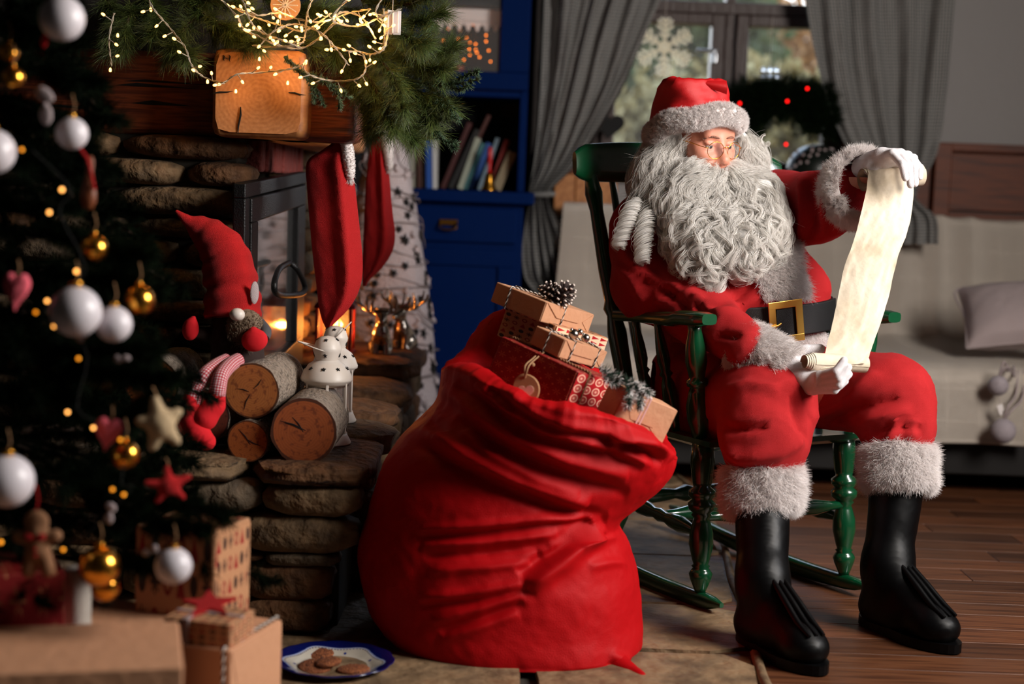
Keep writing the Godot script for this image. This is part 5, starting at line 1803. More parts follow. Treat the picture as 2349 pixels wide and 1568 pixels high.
	part("stretcher", turned(Vector3(-0.22, 0.195, -0.19), Vector3(0.22, 0.195, -0.19), st2), g, t)
	part("stretcher", turned(Vector3(-0.215, 0.2, -0.385), Vector3(0.215, 0.2, -0.385), st2), g, t)
	for k in 5:
		var u := -0.16 + 0.08 * k
		part("spindle", turned(Vector3(u * 0.9, 0.42, -0.37), Vector3(u * 1.25, 1.05, -0.515), [[0.0, 0.009], [0.2, 0.014], [0.45, 0.017], [0.5, 0.011], [0.7, 0.012], [1.0, 0.008]], 10), g, t)
	# seat
	var sm := MB.new()
	var pts := PackedVector3Array()
	for r in 2:
		for j in 17:
			for k in 17:
				var x := -1.0 + k / 8.0
				var z := -1.0 + j / 8.0
				var sq := sqrt(maxf(0.0, 1.0 - 0.08 * x * x * z * z))
				var y := 0.418 - 0.018 * (1.0 - x * x) * (1.0 - z * z)
				if r: y = 0.385 + 0.02 * pow(maxf(absf(x), absf(z)), 8.0)
				pts.append(Vector3(x * (0.262 - 0.03 * (0.5 - 0.5 * z)) * sq, y, -0.185 + z * 0.225 * sq))
	sm.grid(17, 17, pts.slice(0, 289))
	sm.grid(17, 17, pts.slice(289))
	for e in 4:
		var rim := PackedVector3Array()
		for r in 2:
			for k in 17:
				var j: int = [k, 272 + k, k * 17, k * 17 + 16][e]
				rim.append(pts[r * 289 + j])
		sm.grid(2, 17, rim)
	part("seat", sm.mesh(), g, t)
	# crest rail, bowed, with rounded ends
	pts = PackedVector3Array()
	for k in 31:
		var x := -1.0 + k / 15.0
		var h := 0.112 * (1.0 - 0.16 * x * x) * (1.0 if absf(x) < 0.9 else lerpf(1.0, 0.62, (absf(x) - 0.9) / 0.1))
		var th := 0.034 * (1.0 if absf(x) < 0.94 else 0.6)
		var cen := Vector3(x * 0.345, 1.088 - 0.012 * x * x, -0.535 + 0.062 * x * x)
		for c in 17:
			var a := TAU * (c % 16) / 16.0
			var e := Vector2(cos(a), sin(a))
			var m := pow(pow(absf(e.x), 3.0) + pow(absf(e.y), 3.0), -1.0 / 3.0)
			pts.append(cen + Vector3(0, e.y * m * h / 2, e.x * m * th / 2 - 0.12 * e.y * m * h / 2))
	sm = MB.new()
	sm.grid(31, 17, pts, true)
	sm.fan(pts.slice(0, 16), Vector3.LEFT)
	sm.fan(pts.slice(30 * 17, 30 * 17 + 16), Vector3.RIGHT)
	part("crest_rail", sm.mesh(), g, t)


# ================================================================ the person
var head_basis := Basis(Vector3.UP, deg_to_rad(33.0)) * Basis(Vector3.RIGHT, deg_to_rad(9.0)) * Basis(Vector3.BACK, deg_to_rad(2.0))
var head_at := Vector3.ZERO


func hd(x: float, y: float, z: float) -> Vector3:
	return head_at + head_basis * Vector3(x, y, z)


func value(vox: Vox, p: Vector3) -> float:
	var q := (p - vox.o) / vox.h
	if q.x < 0 or q.y < 0 or q.z < 0 or q.x >= vox.nx - 1 or q.y >= vox.ny - 1 or q.z >= vox.nz - 1: return 1.0
	var x := int(q.x)
	var y := int(q.y)
	var z := int(q.z)
	var s := vox.nx
	var b := (z * vox.ny + y) * s + x
	var sz := vox.nx * vox.ny
	var fx := q.x - x
	var fy := q.y - y
	var a := lerpf(lerpf(vox.f[b], vox.f[b + 1], fx), lerpf(vox.f[b + s], vox.f[b + s + 1], fx), fy)
	var c := lerpf(lerpf(vox.f[b + sz], vox.f[b + sz + 1], fx), lerpf(vox.f[b + sz + s], vox.f[b + sz + s + 1], fx), fy)
	return lerpf(a, c, q.z - z)


func gradient(vox: Vox, p: Vector3) -> Vector3:
	var e := vox.h
	return Vector3(value(vox, p + Vector3(e, 0, 0)) - value(vox, p - Vector3(e, 0, 0)), value(vox, p + Vector3(0, e, 0)) - value(vox, p - Vector3(0, e, 0)), value(vox, p + Vector3(0, 0, e)) - value(vox, p - Vector3(0, 0, e))).normalized()


# cloth folds: ridges (or furrows) along lines given as points of the photograph's frame; they lie on the side facing +z
func folds(list: Array) -> Callable:
	var boxes := []
	for l in list:
		var r := Rect2(l[2], Vector2.ZERO)
		for k in range(3, l.size()): r = r.expand(l[k])
		boxes.append(r.grow(l[1] * 3.0))
	return func(p: Vector3, n: Vector3) -> float:
		var front := smoothstep(0.1, 0.62, n.z)
		if front <= 0.0: return 0.0
		var q := seen(p)
		var d := 0.0
		for j in list.size():
			if not (boxes[j] as Rect2).has_point(q): continue
			var l: Array = list[j]
			var w: float = l[1]
			var best := 1e9
			var edge := 0.0
			for k in range(2, l.size() - 1):
				var a: Vector2 = l[k]
				var b: Vector2 = l[k + 1]
				var ab := b - a
				var t := clampf((q - a).dot(ab) / ab.length_squared(), 0.0, 1.0)
				var r := (q - a - ab * t).length_squared()
				if r < best:
					best = r
					edge = (k - 2 + t) / (l.size() - 3.0)
			if best < w * w * 9.0:
				d += l[0] * exp(-best / (w * w)) * sqrt(maxf(0.0, 1.0 - pow(2.0 * edge - 1.0, 4.0)))
		return d * front


func build_person() -> void:
	head_at = at(1602, 322, 4.02)
	var t := thing("person", "seated person with long curly white beard, red suit, hat and black boots, reading a scroll", "person", at(1660, 880, 4.0) * Vector3(1, 0, 1))
	var o := Transform3D(Basis(), -t.position)
	build_body(t, o)
	build_clothes(t, o)
	build_gloves(t, o)
	build_boots(t, o)
	build_hat(t, o)
	build_hair(t, o)


func build_body(t: Node3D, o: Transform3D) -> void:
	var mb := MB.new()
	var vox := field(head_at - Vector3(0.13, 0.20, 0.14), head_at + Vector3(0.14, 0.13, 0.14), 0.0032)
	vox.ell(hd(0, 0.03, -0.012), head_basis, Vector3(0.076, 0.094, 0.094), 0.02)
	vox.ell(hd(0, -0.038, 0.03), head_basis, Vector3(0.064, 0.085, 0.066), 0.03)
	vox.cap(hd(-0.034, 0.021, 0.077), hd(0.034, 0.021, 0.077), 0.0125, 0.0125, 0.018)
	vox.cap(hd(-0.028, 0.055, 0.068), hd(0.028, 0.055, 0.068), 0.022, 0.022, 0.03)
	for s in [-1.0, 1.0]:
		vox.cap(hd(s * 0.047, -0.02, 0.064), hd(s * 0.03, -0.036, 0.078), 0.018, 0.018, 0.022)
		vox.cap(hd(s * 0.02, -0.05, 0.086), hd(s * 0.036, -0.072, 0.066), 0.014, 0.016, 0.02)
		vox.ell(hd(s * 0.031, -0.001, 0.099), head_basis, Vector3(0.019, 0.0135, 0.016), 0.012, true)
		vox.ell(hd(s * 0.077, -0.005, -0.008), head_basis, Vector3(0.009, 0.031, 0.019), 0.008)
	vox.cap(hd(0, 0.014, 0.087), hd(0, -0.03, 0.1085), 0.0085, 0.012, 0.014)
	vox.ell(hd(0, -0.034, 0.110), head_basis, Vector3(0.0145, 0.0125, 0.0135), 0.008)
	for s in [-1.0, 1.0]:
		vox.ell(hd(s * 0.0145, -0.038, 0.099), head_basis, Vector3(0.0085, 0.0085, 0.011), 0.006)
		vox.ell(hd(s * 0.007, -0.0455, 0.107), head_basis, Vector3(0.0036, 0.003, 0.005), 0.004, true)
		# lids over the eyeballs
		vox.ell(hd(s * 0.031, 0.0058, 0.0838), head_basis * Basis(Vector3.RIGHT, 0.5), Vector3(0.0158, 0.0056, 0.0092), 0.005)
		vox.ell(hd(s * 0.031, -0.0098, 0.082), head_basis, Vector3(0.0150, 0.0035, 0.0075), 0.006)
	vox.cap(hd(-0.021, -0.066, 0.087), hd(0.021, -0.066, 0.087), 0.006, 0.006, 0.006)
	vox.cap(hd(-0.018, -0.075, 0.086), hd(0.018, -0.075, 0.086), 0.007, 0.007, 0.006)
	vox.ell(hd(0, -0.10, 0.068), head_basis, Vector3(0.026, 0.02, 0.02), 0.02)
	vox.cap(hd(0, -0.08, -0.015), hd(0, -0.19, -0.055), 0.056, 0.06, 0.03)
	vox.into(mb)
	# trunk and limbs under the clothes, joined to the neck
	var lo := Vector3(0.2, 0.05, -4.35)
	vox = field(lo, Vector3(1.12, 1.06, -3.2), 0.016)
	var j := func(px: float, py: float, d: float) -> Vector3: return at(px, py, d)
	var neck := hd(0, -0.15, -0.04)
	var chest: Vector3 = j.call(1640, 560, 4.14)
	var pelvis: Vector3 = j.call(1670, 860, 4.07)
	vox.cap(neck, chest, 0.06, 0.13, 0.05)
	vox.cap(chest, pelvis, 0.14, 0.14, 0.05)
	vox.cap(j.call(1500, 530, 4.08), j.call(1495, 655, 4.01), 0.055, 0.045, 0.04)
	vox.cap(chest, j.call(1500, 530, 4.08), 0.1, 0.06, 0.04)
	vox.cap(j.call(1495, 655, 4.01), j.call(1790, 835, 3.64), 0.042, 0.03, 0.03)
	vox.cap(chest, j.call(1790, 470, 4.14), 0.1, 0.06, 0.04)
	vox.cap(j.call(1790, 470, 4.14), j.call(1890, 470, 3.98), 0.055, 0.042, 0.03)
	vox.cap(j.call(1890, 470, 3.98), j.call(1990, 400, 3.84), 0.04, 0.03, 0.03)
	vox.cap(pelvis, j.call(1765, 930, 3.63), 0.11, 0.06, 0.04)
	vox.cap(j.call(1765, 930, 3.63), j.call(1752, 1110, 3.55), 0.055, 0.045, 0.03)
	vox.cap(j.call(1752, 1110, 3.55), Vector3(0.580, 0.10, -3.408), 0.045, 0.034, 0.03)
	vox.cap(pelvis, j.call(2045, 905, 3.72), 0.11, 0.058, 0.04)
	vox.cap(j.call(2045, 905, 3.72), j.call(2060, 1075, 3.67), 0.053, 0.045, 0.03)
	vox.cap(j.call(2060, 1075, 3.67), Vector3(0.9045, 0.10, -3.597), 0.045, 0.034, 0.03)
	vox.into(mb)
	mb.smooth_normals()
	var body := part("body", mb.mesh(), mats.skin, t, o)
	for s in [-1.0, 1.0]:
		var e := MB.new()
		e.ellipsoid(Transform3D(head_basis, hd(s * 0.031, -0.001, 0.0785)), Vector3(0.0122, 0.0122, 0.0122), 14, 20)
		var eye := part("eye", e.mesh(), mats.eye_white, body)
		e = MB.new()
		var look := (head_basis * Vector3(0.12, -0.28, 1.0)).normalized()
		var c := hd(s * 0.031, -0.001, 0.0785)
		e.ellipsoid(Transform3D(along(c, c + look), c + look * 0.0098), Vector3(0.0058, 0.0031, 0.0058), 8, 16)
		part("iris", e.mesh(), mats.iris, eye)
		# eyebrow
		var b := line([hd(s * 0.012, 0.0195, 0.0955), hd(s * 0.032, 0.0225, 0.0915), hd(s * 0.051, 0.0135, 0.078)], 8)
		e = MB.new()
		e.tube(b, radii([0.0018, 0.0030, 0.0012], b.size()), 6)
		var brow_m := mat("brow", Color(0.55, 0.38, 0.31), 0.8)
		var brow := part("eyebrow", e.mesh(), brow_m, t, o)
		copies("hairs", tuft(0.006, 0.0012, 6, 0.0002, 0.3), brow_m, fur_places(e, 70, head_basis * Vector3(s * 0.9, 0.35, 0.1)), brow)
	# spectacles
	var gl := MB.new()
	var gold: Material = mats.gold
	var tilt := head_basis * Basis(Vector3.RIGHT, 0.06)
	for s in [-1.0, 1.0]:
		var ring := PackedVector3Array()
		for k in 41:
			var a := TAU * k / 40.0
			ring.append(hd(s * 0.0295, -0.009, 0.108) + tilt * Vector3(cos(a) * 0.0228, sin(a) * 0.0215, -0.004 * cos(a) * s))
		gl.tube(ring, PackedFloat32Array([0.0009]), 8, false)
		gl.tube(line([hd(s * 0.0525, -0.004, 0.104), hd(s * 0.062, -0.002, 0.094), hd(s * 0.076, 0.004, 0.02), hd(s * 0.08, -0.008, -0.03)], 6), PackedFloat32Array([0.0011]), 7)
	gl.tube(line([hd(-0.007, -0.004, 0.108), hd(-0.004, 0.0, 0.114), hd(0.004, 0.0, 0.114), hd(0.007, -0.004, 0.108)], 5), PackedFloat32Array([0.0011]), 7)
	var spec := part("eyeglasses", gl.mesh(), gold, t, o)
	for s in [-1.0, 1.0]:
		gl = MB.new()
		var rim := PackedVector3Array()
		for k in 24:
			var a := TAU * k / 24.0
			rim.append(hd(s * 0.0295, -0.009, 0.108) + tilt * Vector3(cos(a) * 0.0222, sin(a) * 0.021, -0.004 * cos(a) * s))
		gl.fan(rim, head_basis.z)
		part("lens", gl.mesh(), mats.pane, spec)


func fur_band(called: String, a: Vector3, b: Vector3, ra: float, rb: float, count: int, t: Node3D, o: Transform3D, comb: Vector3, length := 0.026) -> void:
	# a soft ring of fur round the line a - b
	var mb := MB.new()
	var l := (b - a).length()
	var pts := PackedVector2Array()
	for k in 15:
		var f := k / 14.0
		var sw := pow(maxf(0.0, 1.0 - pow(2.0 * f - 1.0, 4.0)), 0.4)
		pts.append(Vector2(lerpf(ra, rb, f) * (0.84 + 0.16 * sw), l * f))
	mb.lathe(pts, 40, Transform3D(along(a, b), a))
	for k in mb.v.size(): mb.v[k] += mb.n[k] * 0.008 * noise.get_noise_3dv(mb.v[k] * 16.0)
	mb.outward(func(p: Vector3) -> Vector3: return a + (b - a) * clampf((p - a).dot(b - a) / (l * l), 0, 1))
	var base := part(called, mb.mesh(), mats.fur_base, t, o)
	copies("fur", tuft(length, 0.006, 20, 0.00045, 0.45), mats.white_fur, fur_places(mb, count, comb), base)


func build_clothes(t: Node3D, o: Transform3D) -> void:
	var red: Material = mats.suit_red
	# ---- jacket
	var vox := field(Vector3(0.2, 0.57, -4.33), Vector3(1.0, 1.12, -3.42), 0.0105)
	var yaw := Basis(Vector3.UP, deg_to_rad(38.0))
	vox.cap(at(1690, 815, 4.06), at(1640, 560, 4.14), 0.185, 0.165, 0.06)
	vox.ell(at(1742, 690, 4.0), yaw, Vector3(0.2, 0.165, 0.165), 0.06)
	vox.ell(at(1625, 510, 4.13), yaw, Vector3(0.2, 0.12, 0.13), 0.06)
	# where the belt lies round the trunk
	var c0 := at(1690, 716, 4.08)
	var e1 := Vector3(cos(deg_to_rad(38.0)), 0.075, -sin(deg_to_rad(38.0))).normalized()
	var e2 := Vector3(sin(deg_to_rad(38.0)), 0.03, cos(deg_to_rad(38.0))).normalized()
	var up := e2.cross(e1).normalized()
	var rr := PackedFloat32Array()
	for k in 73:
		var a := TAU * k / 72.0
		var dir := e1 * cos(a) + e2 * sin(a)
		var r := 0.42
		while r > 0.08 and minf(value(vox, c0 + dir * r), minf(value(vox, c0 + dir * r + up * 0.03), value(vox, c0 + dir * r - up * 0.03))) > 0.0: r -= 0.003
		rr.append(r)
	var sm := PackedFloat32Array()
	for k in 73:
		var s := 0.0
		for q in range(-3, 4): s += rr[posmod(k + q, 72)]
		sm.append(s / 7.0 + 0.008)
	vox.cap(at(1484, 525, 4.06), at(1490, 645, 3.97), 0.100, 0.098, 0.04)
	vox.cap(at(1494, 658, 3.94), at(1608, 718, 3.835), 0.090, 0.078, 0.035)
	vox.cap(at(1608, 718, 3.835), at(1712, 794, 3.66), 0.078, 0.058, 0.03)
	vox.cap(at(1540, 662, 3.87), at(1592, 674, 3.83), 0.05, 0.044, 0.03)
	vox.cap(at(1780, 470, 4.14), at(1870, 476, 4.01), 0.098, 0.085, 0.04)
	vox.cap(at(1870, 476, 4.01), at(1945, 450, 3.92), 0.085, 0.078, 0.03)
	var v2 := func(a: Array) -> Array:
		var out := [a[0], a[1]]
		for k in range(2, a.size(), 2): out.append(Vector2(a[k], a[k + 1]))
		return out
	var list := []
	for l in [[0.020, 12, 1420, 560, 1465, 620, 1510, 655, 1565, 662], [-0.022, 9, 1475, 640, 1530, 665, 1560, 690, 1575, 720], [0.020, 11, 1500, 690, 1545, 690, 1585, 672, 1612, 690], [-0.020, 10, 1590, 690, 1615, 720, 1640, 735],
			[0.019, 10, 1835, 400, 1842, 470, 1835, 550], [-0.017, 10, 1862, 395, 1868, 470, 1858, 550], [0.017, 10, 1890, 392, 1896, 450, 1885, 540], [-0.017, 9, 1915, 395, 1918, 470, 1905, 540],
			[0.015, 12, 1400, 600, 1450, 640, 1480, 690], [-0.015, 9, 1620, 700, 1680, 690, 1740, 640], [0.015, 12, 1625, 720, 1690, 705, 1745, 680], [0.014, 14, 1880, 560, 1895, 620, 1900, 680], [-0.014, 9, 1640, 770, 1700, 770]]:
		list.append(v2.call(l))
	var mb := meshed(vox, 0.008, 7.0, folds(list))
	var jacket := part("jacket", mb.mesh(), red, t, o)
	# fur down the front and along the hem
	var front := func(p: Vector3) -> bool:
		if p.z < -4.08: return false
		var q := seen(p)
		if q.y > 520 and q.y < 680:
			var k := (q.y - 560) / 130.0
			return q.x > lerpf(1712, 1758, k) and q.x < lerpf(1826, 1858, k)
		return q.y > 765 and q.y < 850 and q.x > 1752 and q.x < 1905
	copies("fur_trim", tuft(0.026, 0.006, 20, 0.00045, 0.45), mats.white_fur, fur_places(mb, 2200, Vector3(0.1, -0.9, 0.1), front), jacket)
	# cuffs
	fur_band("sleeve_cuff", at(1950, 447, 3.92), at(1990, 425, 3.83), 0.082, 0.092, 2000, t, o, Vector3(0.6, 0.1, 0.3), 0.022)
	fur_band("sleeve_cuff", at(1694, 792, 3.70), at(1812, 850, 3.61), 0.064, 0.055, 1700, t, o, Vector3(1.2, -0.7, 0.2), 0.018)
	# ---- belt
	var strap := func(k0: int, k1: int, lift: float) -> MB:
		var m := MB.new()
		var pts := PackedVector3Array()
		for k in range(k0, k1 + 1):
			var a := TAU * k / 72.0
			var dir := e1 * cos(a) + e2 * sin(a)
			var r := sm[posmod(k, 72)] + lift
			for q in [[-0.038, -0.003], [-0.038, 0.001], [-0.034, 0.002], [0.034, 0.002], [0.038, 0.001], [0.038, -0.003], [-0.038, -0.003]]:
				pts.append(c0 + dir * (r + q[1]) + up * q[0])
		m.grid(k1 - k0 + 1, 7, pts, true)
		return m
	var belt := part("belt", (strap.call(-8, 50, 0.0) as MB).mesh(), mats.belt_black, t, o)
	# the buckle sits where the belt passes (1795, 722) of the photo
	var kb := 0
	var bd := 1e9
	for k in range(-5, 48):
		var a := TAU * k / 72.0
		var q := seen(c0 + (e1 * cos(a) + e2 * sin(a)) * sm[posmod(k, 72)])
		if absf(q.x - 1795) < bd and (e1 * cos(a) + e2 * sin(a)).z > 0.35:
			bd = absf(q.x - 1795)
			kb = k
	part("belt_tail", (strap.call(kb - 10, kb + 1, 0.006) as MB).mesh(), mats.belt_black, belt)
	var ab := TAU * kb / 72.0
	var out_ := (e1 * cos(ab) + e2 * sin(ab)).normalized()
	var bx := up.cross(out_).normalized()
	var bp := c0 + out_ * (sm[posmod(kb, 72)] + 0.011)
	var bb := Transform3D(Basis(bx, up, out_) * Basis(Vector3.BACK, 0.06), bp)
	mb = MB.new()
	var bw := 0.094
	var bh := 0.104
	for q in [[Vector3(0, bh / 2 - 0.009, 0), Vector3(bw, 0.018, 0.004)], [Vector3(0, -bh / 2 + 0.009, 0), Vector3(bw, 0.018, 0.004)], [Vector3(bw / 2 - 0.010, 0, 0), Vector3(0.020, bh, 0.0036)], [Vector3(-bw / 2 + 0.010, 0, 0), Vector3(0.020, bh, 0.0036)]]:
		mb.rbox(bb * Transform3D(Basis(), q[0]), q[1], 0.0015)
	part("buckle", mb.mesh(), mats.buckle_gold, belt)
	mb = MB.new()
	mb.tube(PackedVector3Array([bb * Vector3(-bw / 2 + 0.002, -0.008, 0.004), bb * Vector3(-bw / 2 + 0.02, -0.006, 0.006), bb * Vector3(-bw / 2 + 0.03, -0.002, 0.003)]), PackedFloat32Array([0.003]), 7)
	part("buckle_prong", mb.mesh(), mats.buckle_gold, belt)
	# ---- trousers
	vox = field(Vector3(0.36, 0.30, -4.3), Vector3(1.12, 0.72, -3.3), 0.0105)
	vox.ell(at(1665, 865, 4.06), yaw, Vector3(0.21, 0.12, 0.17), 0.05)
	vox.cap(at(1600, 893, 4.0), at(1760, 930, 3.64), 0.124, 0.110, 0.05)
	vox.cap(at(1758, 932, 3.63), at(1753, 1004, 3.57), 0.110, 0.108, 0.04)
	vox.cap(at(1745, 872, 4.08), at(2040, 908, 3.74), 0.112, 0.098, 0.05)
	vox.cap(at(2045, 915, 3.73), at(2060, 980, 3.70), 0.097, 0.092, 0.04)
	list = []
	for l in [[0.020, 14, 1640, 1010, 1700, 1050, 1780, 1040, 1850, 1000], [-0.020, 10, 1620, 960, 1680, 985, 1760, 975], [0.017, 13, 1860, 960, 1930, 930, 2010, 850], [-0.017, 10, 1890, 985, 1960, 940, 2060, 910], [0.017, 12, 1930, 1010, 2000, 960, 2090, 940], [-0.017, 9, 1990, 1000, 2060, 975, 2120, 985], [0.017, 11, 2040, 1010, 2060, 960], [0.017, 11, 2090, 1010, 2095, 960], [0.015, 13, 1640, 900, 1720, 880, 1790, 890], [-0.017, 10, 1820, 900, 1835, 960, 1850, 1020]]:
		list.append(v2.call(l))
	mb = meshed(vox, 0.009, 6.5, folds(list))
	part("trousers", mb.mesh(), red, t, o)
	fur_band("trouser_cuff", at(1742, 1066, 3.56), at(1752, 1164, 3.54), 0.083, 0.080, 2600, t, o, Vector3(0.1, -1.0, 0.1), 0.03)
	fur_band("trouser_cuff", at(2058, 1022, 3.68), at(2064, 1114, 3.65), 0.076, 0.075, 2400, t, o, Vector3(0.1, -1.0, 0.1), 0.03)


func build_gloves(t: Node3D, o: Transform3D) -> void:
	# wrist, then fingers as lists of joints (pixel x, pixel y, depth), index first; thumb last
	var hands := [
		[[[1982, 384, 3.86, 0.034], [2024, 362, 3.795, 0.034]], [[2030, 362, 3.785], [2050, 358, 3.775], [2064, 362, 3.785], [2076, 368, 3.80]],
			[[[2048, 353, 3.745], [2070, 377, 3.705], [2077, 408, 3.70]], [[2066, 352, 3.765], [2084, 380, 3.72], [2089, 424, 3.715]], [[2082, 357, 3.79], [2097, 382, 3.745], [2099, 421, 3.74]], [[2094, 364, 3.815], [2109, 384, 3.78], [2110, 406, 3.775]], [[1998, 385, 3.80], [2012, 418, 3.83], [2045, 432, 3.84]]]],
		[[[1800, 838, 3.625, 0.040], [1846, 866, 3.575, 0.038]], [[1868, 868, 3.565], [1872, 878, 3.560], [1868, 884, 3.560], [1858, 886, 3.565]],
			[[[1880, 862, 3.52], [1918, 852, 3.482], [1936, 826, 3.485]], [[1880, 874, 3.52], [1924, 867, 3.478], [1946, 842, 3.482]], [[1876, 886, 3.525], [1924, 881, 3.482], [1947, 858, 3.487]], [[1866, 894, 3.535], [1914, 894, 3.495], [1939, 874, 3.498]], [[1815, 818, 3.630], [1848, 803, 3.630], [1882, 800, 3.625]]]]]
	for h in hands:
		var w0 := at(h[0][0][0], h[0][0][1], h[0][0][2])
		var w1 := at(h[0][1][0], h[0][1][1], h[0][1][2])
		var lo := w1
		var hi := w1
		for f in h[2]:
			for q in f:
				lo = lo.min(at(q[0], q[1], q[2]))
				hi = hi.max(at(q[0], q[1], q[2]))
		lo = lo.min(w0)
		hi = hi.max(w0)
		var vox := field(lo - Vector3.ONE * 0.05, hi + Vector3.ONE * 0.05, 0.0032)
		vox.cap(w0, w1, h[0][0][3] * 0.9, h[0][1][3] * 0.78, 0.02)
		for k in 4:
			var pa := at(h[1][k][0], h[1][k][1], h[1][k][2])
			var kn := at(h[2][k][0][0], h[2][k][0][1], h[2][k][0][2])
			vox.cap(w1.lerp(w0, 0.3), pa, 0.018, 0.016, 0.012)
			vox.cap(pa, kn, 0.0165, 0.0128, 0.010)
		for k in 5:
			var f = h[2][k]
			var r := 0.0102 if k < 3 else 0.0094
			if k == 4:
				r = 0.0135
				vox.cap(w1.lerp(w0, 0.5), at(f[0][0], f[0][1], f[0][2]), 0.022, 0.017, 0.014)
			var p0 := at(f[0][0], f[0][1], f[0][2])
			var p1 := at(f[1][0], f[1][1], f[1][2])
			var p2 := at(f[2][0], f[2][1], f[2][2])
			vox.cap(p0, p1, r * 1.06, r, 0.003)
			vox.cap(p1, p2, r, r * 0.86, 0.003)
		part("glove", meshed(vox, 0.0006, 90.0).mesh(), mats.glove_knit, t, o)


func build_boots(t: Node3D, o: Transform3D) -> void:
	for q in [[0.684, 3.215, 0.112, 0.208, 1750, 1120, 3.55], [1.026, 3.415, 0.14, 0.21, 2060, 1080, 3.67]]:
		var dir := Vector3(q[2], 0, q[3]).normalized()
		var toe := Vector3(q[0], 0.003, -q[1])
		var heel := toe - dir * 0.285
		var side := Vector3.UP.cross(dir)
		var b := Transform3D(Basis(side, Vector3.UP, dir), heel)
		var top: Vector3 = at(q[4], q[5], q[6])
		var vox := field(Vector3(minf(heel.x, toe.x) - 0.09, 0.0, minf(minf(heel.z, toe.z), top.z) - 0.09), Vector3(maxf(heel.x, toe.x) + 0.09, top.y + 0.03, maxf(heel.z, toe.z) + 0.09), 0.0062)
		vox.cap(b * Vector3(0, 0.048, 0.048), b * Vector3(0, 0.05, 0.12), 0.043, 0.043, 0.02)
		vox.cap(b * Vector3(0, 0.046, 0.11), b * Vector3(0, 0.044, 0.215), 0.043, 0.042, 0.03)
		vox.ell(b * Vector3(0, 0.046, 0.225), b.basis, Vector3(0.05, 0.041, 0.056), 0.02)
		vox.cap(b * Vector3(0, 0.125, 0.085), b * Vector3(0, 0.062, 0.205), 0.048, 0.034, 0.03)
		vox.cap(b * Vector3(0, 0.06, 0.058), b * Vector3(0, 0.16, 0.066), 0.047, 0.054, 0.03)
		vox.cap(b * Vector3(0, 0.15, 0.066), top, 0.054, 0.066, 0.03)
		vox.slice(b * Vector3(0, 0.016, 0), Vector3.DOWN)
		var boot := part("boot", meshed(vox, 0.0035, 6.0).mesh(), mats.boot_rubber, t, o)
		# sole with a raised heel
		var poly := PackedVector2Array()
		for k in 32:
			var a := TAU * k / 32.0
			var z := 0.1425 + 0.150 * sin(a)
			var w := 0.045 + 0.010 * smoothstep(0.08, 0.2, z) - 0.006 * exp(-pow((z - 0.1) / 0.04, 2.0))
			poly.append(Vector2(w * cos(a) * (1.0 + 0.12 * absf(sin(2.0 * a))), z))
		var mb := MB.new()
		mb.prism(poly, 0.021, b * Transform3D(Basis(Vector3.RIGHT, Vector3.BACK, Vector3.DOWN), Vector3(0, 0.011, 0)), 0.003)
		part("sole", mb.mesh(), mats.boot_rubber, boot)
		for s in [-1.0, 0.0, 1.0]:
			var l := line([b * Vector3(s * 0.014, 0.174, 0.112), b * Vector3(s * 0.015, 0.157, 0.136), b * Vector3(s * 0.017, 0.1295, 0.176), b * Vector3(s * 0.019, 0.098, 0.222), b * Vector3(s * 0.019, 0.079, 0.262)], 6)
			mb = MB.new()
			mb.tube(l, radii([0.003, 0.0066, 0.0075, 0.0072, 0.004], l.size()), 10, true)
			part("rib", mb.mesh(), mats.boot_rubber, boot)


